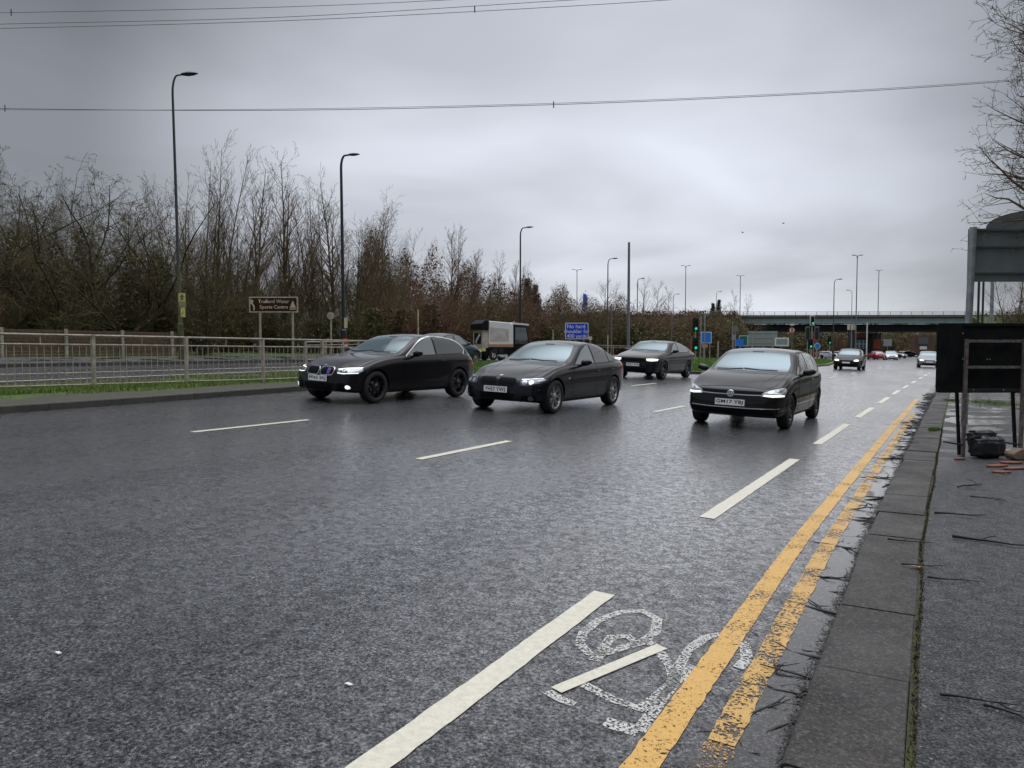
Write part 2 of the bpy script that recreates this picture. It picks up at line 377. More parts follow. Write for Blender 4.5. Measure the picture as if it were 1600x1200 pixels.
class MB:
    """collects boxes, tubes and sheets and links them as one mesh"""
    def __init__(s): s.v = []; s.f = []; s.mi = []
    def add(s, vs, fs, mi=0):
        b = len(s.v); s.v.extend([tuple(q) for q in vs]); s.f.extend([tuple(i + b for i in f) for f in fs]); s.mi.extend([mi] * len(fs)); return s
    def box(s, c, size, rz=0.0, mi=0, rot=None):
        hx, hy, hz = size[0] / 2, size[1] / 2, size[2] / 2
        m = rot if rot is not None else Matrix.Rotation(rz, 3, 'Z')
        vs = [Vector(c) + m @ Vector((x * hx, y * hy, z * hz)) for x in (-1, 1) for y in (-1, 1) for z in (-1, 1)]
        return s.add(vs, [(0, 1, 3, 2), (4, 6, 7, 5), (0, 4, 5, 1), (2, 3, 7, 6), (0, 2, 6, 4), (1, 5, 7, 3)], mi)
    def bbox(s, lo, hi, mi=0):
        return s.box([(a + b) / 2 for a, b in zip(lo, hi)], [abs(b - a) for a, b in zip(lo, hi)], 0, mi)
    def tube(s, pts, rad, n=8, mi=0, caps=True):
        pts = [Vector(p) for p in pts]
        if isinstance(rad, (int, float)): rad = [rad] * len(pts)
        vs = []; fs = []
        up = Vector((0, 0, 1))
        pu = None
        for i, p in enumerate(pts):
            t = (pts[min(i + 1, len(pts) - 1)] - pts[max(i - 1, 0)]).normalized()
            if pu is None:
                a = t.cross(up if abs(t.z) < 0.95 else Vector((1, 0, 0))).normalized()
            else:
                a = (pu - t * pu.dot(t)).normalized()
            pu = a; b = t.cross(a)
            for k in range(n):
                an = 2 * math.pi * k / n
                vs.append(p + (a * math.cos(an) + b * math.sin(an)) * rad[i])
        for i in range(len(pts) - 1):
            for k in range(n):
                k2 = (k + 1) % n
                fs.append((i * n + k, i * n + k2, (i + 1) * n + k2, (i + 1) * n + k))
        if caps:
            fs.append(tuple(range(n - 1, -1, -1))); fs.append(tuple((len(pts) - 1) * n + k for k in range(n)))
        return s.add(vs, fs, mi)
    def lathe(s, prof, n=24, axis='z', c=(0, 0, 0), mi=0):
        vs = []; fs = []
        for r, h in prof:
            for k in range(n):
                a = 2 * math.pi * k / n; x, y = r * math.cos(a), r * math.sin(a)
                if axis == 'z': p = (x, y, h)
                elif axis == 'y': p = (x, h, y)
                else: p = (h, x, y)
                vs.append((p[0] + c[0], p[1] + c[1], p[2] + c[2]))
        for i in range(len(prof) - 1):
            for k in range(n):
                k2 = (k + 1) % n; fs.append((i * n + k, i * n + k2, (i + 1) * n + k2, (i + 1) * n + k))
        return s.add(vs, fs, mi)
    def prism(s, poly, z0, z1, frame=None, mi=0):
        """poly in (a,b), extruded along c; frame maps (a,b,c) to 3-D"""
        fr = frame or (lambda a, b, c: (a, b, c)); n = len(poly)
        vs = [fr(a, b, z0) for a, b in poly] + [fr(a, b, z1) for a, b in poly]
        fs = [tuple(range(n - 1, -1, -1)), tuple(range(n, 2 * n))] + [(i, (i + 1) % n, n + (i + 1) % n, n + i) for i in range(n)]
        return s.add(vs, fs, mi)
    def mesh(s, name='mesh'):
        me = bpy.data.meshes.new(name); me.from_pydata(s.v, [], s.f)
        for p, i in zip(me.polygons, s.mi): p.material_index = i
        return me
    def build(s, name, m, parent=None, smooth_=False, fixn=True, loc=None):
        me = s.mesh(name)
        if loc is not None:
            for v in me.vertices: v.co -= Vector(loc)
        if fixn:
            bm = bmesh.new(); bm.from_mesh(me); bmesh.ops.recalc_face_normals(bm, faces=bm.faces); bm.to_mesh(me); bm.free()
        o = link(name, me, m, parent, smooth_)
        if loc is not None: o.location = loc
        if smooth_: me.set_sharp_from_angle(angle=R(38))
        return o

def bevel(o, w, seg=2):
    md = o.modifiers.new('bevel', 'BEVEL'); md.width = w; md.segments = seg; md.limit_method = 'ANGLE'; md.angle_limit = R(40); return o

def text_mesh(txt, size, align='CENTER', space=1.0, offset=0.0):
    cu = bpy.data.curves.new('text', 'FONT'); cu.body = txt; cu.size = size; cu.align_x = align; cu.align_y = 'CENTER'
    cu.space_character = space; cu.resolution_u = 3; cu.offset = offset; cu.space_line = 0.95
    o = bpy.data.objects.new('text', cu); COL.objects.link(o)
    dg = bpy.context.evaluated_depsgraph_get(); dg.update()
    me = bpy.data.meshes.new_from_object(o.evaluated_get(dg))
    bpy.data.objects.remove(o); bpy.data.curves.remove(cu)
    return me

# ------------------------------------------------------------------ ground and roads
def sheet(name, xr, ys, zo, m, nx=10, zf=G):
    """ground sheet; xr(y) -> (x0,x1)"""
    b = MB(); vs = []; fs = []
    for y in ys:
        x0, x1 = xr(y)
        for i in range(nx + 1):
            x = x0 + (x1 - x0) * i / nx
            vs.append((x, y, zf(x, y) + zo))
    for j in range(len(ys) - 1):
        for i in range(nx):
            a = j * (nx + 1) + i; fs.append((a, a + 1, a + nx + 2, a + nx + 1))
    b.add(vs, fs)
    o = b.build(name, m, fixn=False, smooth_=True); return tag(o, kind='structure')
YS = [-30, -20, -10, -5, 0] + [2 * k for k in range(1, 24)] + [50 + 5 * k for k in range(0, 22)] + [170, 200, 260, 340]
gx = [-1500, -600, -250, -120, -80, -60, -50, -40, -35, -30, -25, -20, -15, -10, -5, -2, 0, 3, 6, 12, 25, 50, 120, 300, 800]
gy = [-600, -200, -60, -30, -10, 0, 10, 20, 30, 40, 50, 60, 70, 80, 90, 100, 110, 120, 130, 140, 160, 200, 300, 600, 1200, 3000]
b = MB()
for y in gy:
    for x in gx: b.v.append((x, y, G(x, y) - 0.06))
for j in range(len(gy) - 1):
    for i in range(len(gx) - 1):
        a = j * len(gx) + i; b.f.append((a, a + 1, a + len(gx) + 1, a + len(gx))); b.mi.append(0)
tag(b.build('ground', M['soil'], fixn=False, smooth_=True), kind='structure')
sheet('road', lambda y: (-26.0 if y > -40 else -26, kerb_x(y)), YS, 0.0, M['road'], 26)
# wide junction beyond the bridge and the junction mouth on the far left
sheet('junction_road', lambda y: (-60, -26.0), [44, 50, 55, 60, 65, 70, 80, 90, 100, 110, 120, 130, 140, 150, 200, 260], 0.004, M['road2'], 12)
# footway: kerb slabs, mossy joint, asphalt
JX = 0.37
def foot_z(x, y): return KERB_H
sheet('footway', lambda y: (kerb_x(y) + JX + 0.024, kerb_x(y) + 4.6), YS, KERB_H - 0.004, M['foot'], 6, lambda x, y: 0.0)
sheet('footway_joint', lambda y: (kerb_x(y) + JX - 0.008, kerb_x(y) + JX + 0.032), YS, KERB_H - 0.018 + 0.012, M['moss'], 1, lambda x, y: 0.0)
rnd = random.Random(5)
y = -2.0; kb = MB(); slabs = []
sheet('kerb_bed', lambda y: (kerb_x(y) + 0.02, kerb_x(y) + JX), YS, KERB_H - 0.022, M['moss'], 1, lambda x, y: 0.0)
while y < 60:
    L = 0.915
    a0, a1 = y + 0.009, y + L - 0.009
    dz = rnd.uniform(-0.006, 0.005); dx = rnd.uniform(-0.009, 0.009)
    x0, x1 = kerb_x(a0) + dx, kerb_x(a1) + dx
    r = 0.018
    prof = [(0.0, -0.05), (0.0, KERB_H - r), (r * 0.3, KERB_H - r * 0.3), (r, KERB_H), (JX - 0.008, KERB_H), (JX - 0.004, KERB_H - 0.004), (JX - 0.004, -0.05)]
    n0 = len(kb.v)
    vs = [(x0 + px_, a0, pz + dz) for px_, pz in prof] + [(x1 + px_, a1, pz + dz) for px_, pz in prof]
    k = len(prof)
    kb.add(vs, [(i, i + 1, k + i + 1, k + i) for i in range(k - 1)] + [tuple(range(k)), tuple(range(2 * k - 1, k - 1, -1))])
    y += L
tag(kb.build('kerb', M['slab']), kind='structure')

def grid_poly(poly, zf, step=1.5):
    """bmesh of a polygon cut into a grid so that it can follow the ground"""
    bm = bmesh.new(); vs = [bm.verts.new((x, y, 0)) for x, y in poly]; bm.faces.new(vs)
    xs = [p[0] for p in poly]; ys_ = [p[1] for p in poly]
    for ax, lo, hi in ((0, min(xs), max(xs)), (1, min(ys_), max(ys_))):
        k = math.ceil(lo / step)
        while k * step < hi:
            no = Vector((1, 0, 0)) if ax == 0 else Vector((0, 1, 0))
            bmesh.ops.bisect_plane(bm, geom=bm.verts[:] + bm.edges[:] + bm.faces[:], plane_co=no * (k * step), plane_no=no, dist=1e-5)
            k += 1
    bmesh.ops.recalc_face_normals(bm, faces=bm.faces)
    for f in bm.faces:
        if f.normal.z < 0: f.normal_flip()
    for v in bm.verts: v.co.z = zf(v.co.x, v.co.y)
    return bm
def island(name, poly, h, m, step=1.5):
    bm = grid_poly(poly, lambda x, y: G(x, y) + h, step)
    me = bpy.data.meshes.new(name); bm.to_mesh(me); bm.free()
    return tag(link(name, me, m, None, True), kind='structure')
def kerb_strip(name, pts, h, m, wdt=0.13, closed=False):
    """kerb stones along a line; the stones stand to the left of the walking direction"""
    b = MB()
    dense = []
    P = pts + ([pts[0]] if closed else [])
    for (ax, ay), (bx_, by_) in zip(P, P[1:]):
        L = math.hypot(bx_ - ax, by_ - ay); n_ = max(1, int(L / 0.915))
        for k in range(n_): dense.append((ax + (bx_ - ax) * k / n_, ay + (by_ - ay) * k / n_))
    dense.append(P[-1])
    for (ax, ay), (bx_, by_) in zip(dense, dense[1:]):
        d = Vector((bx_ - ax, by_ - ay, 0)); L = d.length; d /= L; nn = Vector((-d.y, d.x, 0))
        q0 = Vector((ax, ay, 0)) + d * 0.004; q1 = Vector((bx_, by_, 0)) - d * 0.004
        vs = []
        for q in (q0, q1):
            g = G(q.x, q.y)
            for off, z in ((0, -0.05), (0.0, h - 0.02), (0.015, h), (wdt, h), (wdt, -0.05)):
                p = q + nn * off; vs.append((p.x, p.y, g + z))
        b.add(vs, [(i, i + 1, i + 6, i + 5) for i in range(4)] + [(0, 1, 2, 3, 4), (9, 8, 7, 6, 5)])
    return tag(b.build(name, m), kind='structure')

def inner_x(y): return lerp_tab([(-60, -17.3), (12, -17.6), (20, -18.6), (30, -20.2), (40, -21.2)], y)
my = [-30, -15, -6, 0, 4, 8, 12, 16, 20, 24, 28, 32, 36]
med_poly = [(med_x(y), y) for y in my] + [(-16.0, 39.0), (-18.5, 41.0), (-20.6, 40.0)] + [(inner_x(y), y) for y in reversed(my)]
kerb_strip('median_kerb', [(med_x(y), y) for y in my] + [(-16.0, 39.0), (-18.5, 41.0), (-20.6, 40.0)] + [(inner_x(y), y) for y in reversed(my)], 0.13, M['kerb'])
island('median_verge', [(x - 0.1 * (1 if i < len(my) else -1), y) for i, (x, y) in enumerate(med_poly)], 0.11, M['grass_ground'])
# dirty asphalt strip behind the near kerb
sheet('median_hardstrip', lambda y: (med_x(y) - 1.15 - 0.25 * math.sin(y * 1.7) - 0.12 * math.sin(y * 5.1), med_x(y) - 0.13), [-30 + 0.5 * k for k in range(0, 108)], 0.125, M['verge_dirt'], 6)
sheet('median_walkway', lambda y: (inner_x(y) + 0.13, -16.95), [-30, -10, 0, 4, 8, 10, 11, 12, 12.3], 0.116, M['verge_dirt'], 3)
isl = [(-9.6, 35.5), (-8.0, 50), (-7.3, 66), (-8.6, 85), (-11.5, 104), (-14.0, 106), (-17.5, 100), (-18.6, 80), (-18.2, 60), (-16.5, 46), (-13.5, 38), (-11.3, 35.0)]
kerb_strip('island_kerb', isl, 0.13, M['kerb'], closed=True)
cx = sum(p[0] for p in isl) / len(isl); cy = sum(p[1] for p in isl) / len(isl)
island('island_grass', [(x + (cx - x) * 0.015, y + (cy - y) * 0.003) for x, y in isl], 0.12, M['grass_bright'], 2.5)
# far footway and verge of the other carriageway
fy = [-30, -10, 0, 6, 12, 18, 24, 30, 36, 42]
kerb_strip('far_kerb', [(-25.6, y) for y in reversed(fy)][::-1], 0.13, M['kerb'])
sheet('far_footway', lambda y: (-29.2, -25.75), fy, 0.12, M['foot'], 3)
sheet('far_verge', lambda y: (-38, -29.2), fy + [50], 0.10, M['grass_ground'], 6)
sheet('right_verge', lambda y: (kerb_x(y) + 4.6, kerb_x(y) + 16), YS, KERB_H, M['grass_ground'], 4, lambda x, y: 0.0)

# road markings -------------------------------------------------------
jr = random.Random(77)
def marking(name, pts, wdt, m, zo=0.004, step=0.6, jit=0.004):
    """painted stripe of even width along a polyline on the road"""
    P = []
    for (ax, ay), (bx_, by_) in zip(pts, pts[1:]):
        L = math.hypot(bx_ - ax, by_ - ay); k_ = max(1, int(L / step))
        for k in range(k_): P.append(Vector((ax + (bx_ - ax) * k / k_, ay + (by_ - ay) * k / k_, 0)))
    P.append(Vector((*pts[-1], 0)))
    vs = []
    for i, p in enumerate(P):
        t = (P[min(i + 1, len(P) - 1)] - P[max(0, i - 1)]).normalized(); nn = Vector((-t.y, t.x, 0))
        for s_ in (-1, 1):
            q = p + nn * (wdt / 2 + jr.uniform(-jit, jit)) * s_; vs.append((q.x, q.y, G(q.x, q.y) + zo))
    b = MB(); b.add(vs, [(2 * i, 2 * i + 1, 2 * i + 3, 2 * i + 2) for i in range(len(P) - 1)])
    me = b.mesh(name)
    for p in me.polygons:
        if p.normal.z < 0: p.flip()
    return me
def stuffless(me_list, name, m):
    bm = bmesh.new()
    for me in me_list: bm.from_mesh(me)
    out = bpy.data.meshes.new(name); bm.to_mesh(out); bm.free()
    return tag(link(name, out, m), kind='structure')
def dash_seg(x, y0, y1, wdt, m, k=1):
    ys_ = np.linspace(y0, y1, 5)
    return marking('dash', [(x + shift(q), q) for q in ys_], wdt, m, 0.004, 0.07, .003)
cyc = [(-0.4, 4.03), (6.30, 10.35), (12.2, 15.9), (17.6, 20.9), (22.8, 25.9), (27.8, 30.8), (32.8, 35.6), (38, 41), (44, 47), (50, 53), (56, 59), (62, 65), (70, 73), (78, 81)]
stuffless([dash_seg(-1.655, a, b_, 0.13, None) for a, b_ in cyc], 'cycle_lane_dashes', M['white_line'])
l2 = [(-1.0, 1.0), (7.1, 9.2), (15.2, 17.2), (23.3, 25.4), (31.4, 33.5), (39.5, 41.5), (47.6, 49.6), (56, 58), (64, 66), (72, 74)]
l3 = [(-1.2, 0.8), (6.85, 9.05), (15, 17), (23.4, 25.7), (31.5, 33.7)]
stuffless([dash_seg(-5.34, a, b_, 0.11, None) for a, b_ in l2] + [dash_seg(-9.12, a, b_, 0.11, None) for a, b_ in l3], 'lane_dashes', M['white_line'])
ml = []
for x0_, sl in ((-19.6, 0.0), (-22.3, 0.0)):
    ml.append(marking('edge', [(x0_ - 0.07 * max(0, yy - 8), yy) for yy in (-30, 0, 8, 14, 20, 28, 36)] if x0_ > -20 else [(x0_, yy) for yy in (-30, 0, 10, 20, 30, 40)], 0.12, None))
stuffless(ml, 'far_lane_lines', M['white_line'])
stuffless([marking('y', [(-0.86 + shift(q), q) for q in np.linspace(0.5, 26, 26)], 0.118, None, 0.004, 0.05, 0.004)], 'outer_yellow_line', M['yellow_line'])
stuffless([marking('y', [(-0.655 + shift(q) * 0.9, q) for q in np.linspace(2.75, 20, 26)], 0.108, None, 0.004, 0.05, 0.005)], 'inner_yellow_line', M['yellow_line_worn'])
M['yellow_rest'] = paint_worn('almost_worn_off_yellow_paint', (0.60, 0.31, 0.055), 0.53, 0.03, 70, patch=0.3)
stuffless([marking('y', [(-0.655 + shift(q) * 0.9, q) for q in np.linspace(1.2, 2.745, 8)], 0.115, None, 0.004, 0.06, 0.006)], 'faded_yellow_line_end', M['yellow_rest'])
def cp(x, y): return hit(540 + x / 2.2857, 880 + y / 2.2857)
strokes = [([(835, 290), (850, 250), (900, 205), (980, 176), (1060, 172), (1112, 200), (1105, 245), (1060, 285), (1000, 300), (930, 322), (870, 325), (835, 290)], 0.054),
           ([(890, 350), (950, 265), (1010, 262), (1040, 290)], 0.054),
           ([(1060, 270), (1110, 300), (1160, 370), (1175, 420)], 0.054), ([(840, 430), (960, 490), (1050, 520), (1110, 480), (1180, 420), (1250, 370)], 0.054),
           ([(925, 568), (1045, 603)], 0.075), ([(1045, 600), (1090, 540), (1160, 450), (1185, 380), (1225, 310), (1290, 265), (1360, 250), (1425, 290), (1435, 345), (1400, 375)], 0.054),
           ([(720, 460), (770, 490), (820, 505)], 0.05)]
stuffless([marking('bike', [cp(*q) for q in s_], w_, None, 0.003, 0.1) for s_, w_ in strokes], 'worn_cycle_symbol', M['white_line_worn'])
stuffless([marking('bar', [cp(750, 455), cp(1130, 300)], 0.065, None, 0.005)], 'cycle_symbol_bar', M['white_line'])

# ------------------------------------------------------------------ vehicles
def paint(name, col, rough=0.22, metal=0.0, coat=0.62):
    m = mat(name, col, 0.45, metal, 0.15, coat=coat); return m
def glassy(name, col, refl, rough=0.03, tint=(0.86, 0.95, 1.0)):
    """tinted pane: a dark body under a strongly reflecting surface"""
    n = NT(name)
    n.p.inputs['Base Color'].default_value = (*col, 1); n.p.inputs['Roughness'].default_value = rough
    n.p.inputs['Specular IOR Level'].default_value = 0.5
    g = n.t.nodes.new('ShaderNodeBsdfGlossy'); g.inputs['Color'].default_value = (*tint, 1); g.inputs['Roughness'].default_value = rough
    mx = n.t.nodes.new('ShaderNodeMixShader'); mx.inputs[0].default_value = refl
    n.link(n.p.outputs[0], mx.inputs[1]); n.link(g.outputs[0], mx.inputs[2]); n.link(mx.outputs[0], n.out.inputs[0])
    return n.m
M['screen'] = glassy('windscreen_glass', (0.06, 0.085, 0.09), 0.27, tint=(0.54,0.69,0.73))
M['sidegl'] = glassy('side_window_glass', (0.02, 0.026, 0.028), 0.20)
M['privgl'] = glassy('dark_side_window_glass', (0.012, 0.012, 0.014), 0.08)
M['chrome'] = mat('chrome', (0.75, 0.76, 0.78), 0.12, 1.0)
M['trim'] = mat('black_trim', (0.007, 0.007, 0.008), 0.4, spec=0.25)
M['grille'] = mat('grille_black', (0.004, 0.004, 0.005), 0.6, spec=0.1)
M['plate'] = mat('white_number_plate', (0.86, 0.86, 0.84), 0.4)
M['ink'] = mat('plate_lettering', (0.02, 0.02, 0.02), 0.5)
M['lens'] = glassy('headlight_lens', (0.30, 0.32, 0.33), 0.22)
M['lensdk'] = glassy('dark_headlight_lens', (0.035, 0.037, 0.04), 0.12)
M['led'] = mat('lit_headlamp', (0.8, 0.8, 0.75), 0.3, emit=(1.0, 0.98, 0.86), emit_s=0.9)
M['leddim'] = mat('running_light', (0.8, 0.8, 0.78), 0.3, emit=(1.0, 1.0, 0.93), emit_s=0.75)
M['tail'] = mat('tail_light', (0.42, 0.02, 0.03), 0.2, coat=1.0, emit=(0.9, 0.05, 0.06), emit_s=0.25)
M['amber'] = mat('amber_lens', (0.5, 0.16, 0.02), 0.3)
M['rim_black'] = mat('black_alloy', (0.012, 0.012, 0.013), 0.3, 0.3, coat=0.5)
M['rim_silver'] = mat('silver_alloy', (0.40, 0.40, 0.40), 0.38, 0.75)
M['rim_grey'] = mat('grey_alloy', (0.10, 0.10, 0.105), 0.38, 0.7)
M['well'] = mat('wheel_well', (0.006, 0.006, 0.006), 0.9)

def pchip(tab, x):
    """monotone cubic through the table"""
    xs = [p[0] for p in tab]; ys = [p[1] for p in tab]
    if x <= xs[0]: return ys[0]
    if x >= xs[-1]: return ys[-1]
    n_ = len(xs); d = [(ys[i + 1] - ys[i]) / (xs[i + 1] - xs[i]) for i in range(n_ - 1)]
    mm = [d[0]] + [0 if d[i - 1] * d[i] <= 0 else 2 / (1 / d[i - 1] + 1 / d[i]) for i in range(1, n_ - 1)] + [d[-1]]
    for i in range(n_ - 1):
        if x <= xs[i + 1]:
            h = xs[i + 1] - xs[i]; t = (x - xs[i]) / h
            return ((1 + 2 * t) * (1 - t) ** 2 * ys[i] + t * (1 - t) ** 2 * h * mm[i] + t * t * (3 - 2 * t) * ys[i + 1] + t * t * (t - 1) * h * mm[i + 1])

def car_cage(c):
    """closed cage of the body: rings along x (0 = front) with caps front and rear"""
    top, bz, by, L = c['top'], c['belt'], c['plan'], c['L']
    W = c['W'] / 2
    st = c['stations']
    zb = c.get('zb', 0.19)
    def zb_at(x):
        e = min(x, L - x); return zb + max(0, 0.06 * (1 - e / 0.5)) if e < 0.5 else zb
    rings = []
    for x in st:
        Z = pchip(top, x); B = pchip(bz, x); Y = pchip(by, x)
        ze = min(pchip(top, max(0, x - 0.11)) if x < c['roofx'] else 9, pchip(top, min(L, x + 0.09)) if x >= c['roofx'] else 9)
        cab = smooth((Z - B - 0.10) / 0.25)
        ze = min(ze, Z - (0.02 + 0.030 * cab)); ze = max(ze, B + 0.012)
        lean = c['lean']
        ya = Y - 0.055 - lean * max(0, ze - B - 0.02)
        zlow = zb_at(x)
        ring = [(0, zlow - 0.0), (Y * .2, zlow), (Y * .4, zlow), (Y * .58, zlow), (Y * .74, zlow), (Y * .86, zlow), (Y * 0.945, zlow + 0.012)]
        hb = B - zlow
        tuck = c.get('tuck', 0.03)
        ring += [(Y + 0.000, zlow + 0.16 * hb), (Y + 0.034, zlow + 0.38 * hb), (Y + 0.018, zlow + 0.68 * hb), (Y + 0.034, zlow + 0.83 * hb), (Y + .004, B - 0.004)]
        g1 = (Y - 0.035, B + 0.010); g3 = (ya, ze)
        g2 = ((g1[0] + g3[0]) / 2 + 0.022 * cab, (g1[1] + g3[1]) / 2)
        ring += [g1, g2, g3]
        for f in (0.86, 0.48, 0.0):
            ring.append((ya * f, ze + (Z - ze) * (1 - f ** 2.2)))
        rings.append([(x, y_, z_) for y_, z_ in ring])
    nB = 6; nS = 11; nT = len(rings[0]) - 1      # indices: bottom 0..6, side 6..11, top 11..17
    verts = []; faces = []
    n_ = len(st)
    idx = {}
    def V(p): verts.append(p); return len(verts) - 1
    for i, ring in enumerate(rings):
        for j, (x, y_, z_) in enumerate(ring):
            idx[(i, j, 1)] = V((x, y_, z_))
            idx[(i, j, -1)] = idx[(i, j, 1)] if y_ == 0 else V((x, -y_, z_))
    for i in range(n_ - 1):
        for j in range(nT):
            for s_ in (1, -1):
                q = [idx[(i, j, s_)], idx[(i, j + 1, s_)], idx[(i + 1, j + 1, s_)], idx[(i + 1, j, s_)]]
                if s_ == 1: q.reverse()
                faces.append(q)
    for i in (0, n_ - 1):
        ring = rings[i]
        cap = {}
        for s_ in (1, -1):
            for r in range(0, 6):                  # side rows 6..11
                for k in range(0, 7):              # k=0 centre .. 6 side
                    if r == 0: cap[(r, k, s_)] = idx[(i, k, s_)]
                    elif r == 5: cap[(r, k, s_)] = idx[(i, nT - k, s_)]
                    elif k == 6: cap[(r, k, s_)] = idx[(i, 6 + r, s_)]
                    elif k == 0 and s_ == -1: cap[(r, k, s_)] = cap[(r, 0, 1)]
                    else:
                        fr_ = r / 5.0
                        yb = ring[k][1]; yt = ring[nT - k][1]
                        y_ = (yb * (1 - fr_) + yt * fr_) * (ring[6 + r][1] / (ring[6][1] * (1 - fr_) + ring[11][1] * fr_))
                        z_ = ring[6 + r][2] if False else (ring[k][2] * (1 - fr_) + ring[nT - k][2] * fr_) * 0.35 + ring[6 + r][2] * 0.65
                        cap[(r, k, s_)] = V((ring[0][0], y_ * s_, z_))
            for r in range(5):
                for k in range(6):
                    q = [cap[(r, k, s_)], cap[(r, k + 1, s_)], cap[(r + 1, k + 1, s_)], cap[(r + 1, k, s_)]]
                    if (s_ == -1) == (i == 0): q.reverse()
                    faces.append(q)
    # curve the ends in plan and give the nose and tail their side profile
    out = []
    for x, y_, z_ in verts:
        a = abs(y_) / W
        ff = max(0.0, 1 - x / c.get('nose_fade', 0.95)); rf = max(0.0, 1 - (L - x) / 0.7)
        ff = ff * ff * (3 - 2 * ff); rf = rf * rf * (3 - 2 * rf)
        dx = ff * (c['bow_f'] * a ** 2.6 + pchip(c['nose'], z_)) - rf * (c['bow_r'] * a ** 2.6 + pchip(c['tailp'], z_))
        out.append((x + dx, y_, z_))
    return out, faces

class CarBody:
    def __init__(s, c, lvl=2):
        s.c = c
        vs, fs = car_cage(c)
        me = bpy.data.meshes.new('cage'); me.from_pydata(vs, [], [tuple(f) for f in fs])
        bm = bmesh.new(); bm.from_mesh(me); bmesh.ops.remove_doubles(bm, verts=bm.verts, dist=1e-5); bmesh.ops.recalc_face_normals(bm, faces=bm.faces); bm.to_mesh(me); bm.free()
        o = bpy.data.objects.new('cage', me); COL.objects.link(o)
        md = o.modifiers.new('s', 'SUBSURF'); md.levels = lvl; md.render_levels = lvl
        dg = bpy.context.evaluated_depsgraph_get(); dg.update()
        s.me = bpy.data.meshes.new_from_object(o.evaluated_get(dg))
        bpy.data.objects.remove(o)
        bm = bmesh.new(); bm.from_mesh(s.me); bm.normal_update()
        s.bvh = BVHTree.FromBMesh(bm)
        bm.faces.ensure_lookup_table(); bm.verts.ensure_lookup_table()
        s.fv = [[(v.co.copy(), v.normal.copy()) for v in f.verts] for f in bm.faces]
        bm.free()
    def nrm(s, p, fi):
        vs = s.fv[fi]; ws = []
        for co, no in vs:
            ws.append(1.0 / ((co - p).length_squared + 1e-7))
        # bilinear-like weights: solve by inverse distance on the four corners of the quad
        if len(vs) == 4:
            a, b_, c_, d = [q[0] for q in vs]
            e1 = b_ - a; e2 = d - a; u = (p - a).dot(e1) / max(1e-9, e1.length_squared); v = (p - a).dot(e2) / max(1e-9, e2.length_squared)
            for _ in range(3):
                q = a * (1 - u) * (1 - v) + b_ * u * (1 - v) + c_ * u * v + d * (1 - u) * v
                r_ = p - q; du = (b_ - a) * (1 - v) + (c_ - d) * v; dw = (d - a) * (1 - u) + (c_ - b_) * u
                u += r_.dot(du) / max(1e-9, du.length_squared) * .8; v += r_.dot(dw) / max(1e-9, dw.length_squared) * .8
            u = min(1, max(0, u)); v = min(1, max(0, v))
            ws = [(1 - u) * (1 - v), u * (1 - v), u * v, (1 - u) * v]
        n_ = Vector((0, 0, 0))
        for (co, no), w_ in zip(vs, ws): n_ += no * w_
        return n_.normalized()
    def cast(s, mode, a, b_, sgn=1):
        if mode == 'side': o = Vector((a, sgn * 3.0, b_)); d = Vector((0, -sgn, 0))
        elif mode == 'front': o = Vector((-3, a * sgn, b_)); d = Vector((1, 0, 0))
        elif mode == 'rear': o = Vector((9, a * sgn, b_)); d = Vector((-1, 0, 0))
        elif mode == 'top': o = Vector((a, b_ * sgn, 4)); d = Vector((0, 0, -1))
        h = s.bvh.ray_cast(o, d, 12)
        if h[0] is None:
            if mode == 'side': q = Vector((a, sgn * 0.8, b_))
            elif mode in ('front', 'rear'): q = Vector((0.3 if mode == 'front' else s.c['L'] - 0.3, a * sgn, b_))
            else: q = Vector((a, b_ * sgn, 1.0))
            h = s.bvh.find_nearest(q)
        return h[0], s.nrm(h[0], h[2])
    def patch(s, name, mode, poly, m, parent, sgn=1, off=0.003, step=0.06, thick=0.0, mirror=False):
        bm = bmesh.new()
        f = bm.faces.new([bm.verts.new((a, b_, 0)) for a, b_ in poly])
        xs = [p[0] for p in poly]; ys_ = [p[1] for p in poly]
        for ax, lo, hi in ((0, min(xs), max(xs)), (1, min(ys_), max(ys_))):
            k = math.ceil(lo / step)
            while k * step < hi:
                no = Vector((1, 0, 0)) if ax == 0 else Vector((0, 1, 0))
                bmesh.ops.bisect_plane(bm, geom=bm.verts[:] + bm.edges[:] + bm.faces[:], plane_co=no * (k * step), plane_no=no, dist=1e-5); k += 1
        bmesh.ops.triangulate(bm, faces=[f for f in bm.faces if len(f.verts) > 4])
        bm.verts.index_update()
        N = []; 
        for v in bm.verts:
            p, n_ = s.cast(mode, v.co.x, v.co.y, sgn)
            N.append(n_); v.co = p + n_ * off
        bm.normal_update()
        for f in list(bm.faces):
            a = Vector((0, 0, 0))
            for v in f.verts: a += N[v.index]
            if f.normal.dot(a) < 0: f.normal_flip()
        # a small rim turned down into the body, so that the panel has an edge
        if thick > 0:
            be = [e for e in bm.edges if e.is_boundary]
            r_ = bmesh.ops.extrude_edge_only(bm, edges=be)
            newv = [g for g in r_['geom'] if isinstance(g, bmesh.types.BMVert)]
            bm.verts.index_update()
            for v in newv:
                nn = None
                for e in v.link_edges:
                    ov = e.other_vert(v)
                    if ov not in newv: nn = N[ov.index]; break
                if nn: v.co -= nn * thick
                N.append(nn or Vector((0, 0, 1)))
        me = bpy.data.meshes.new(name); bm.to_mesh(me); bm.free()
        o = link(name, me, m, parent, True)
        me.normals_split_custom_set_from_vertices([tuple(q) for q in N])
        return o
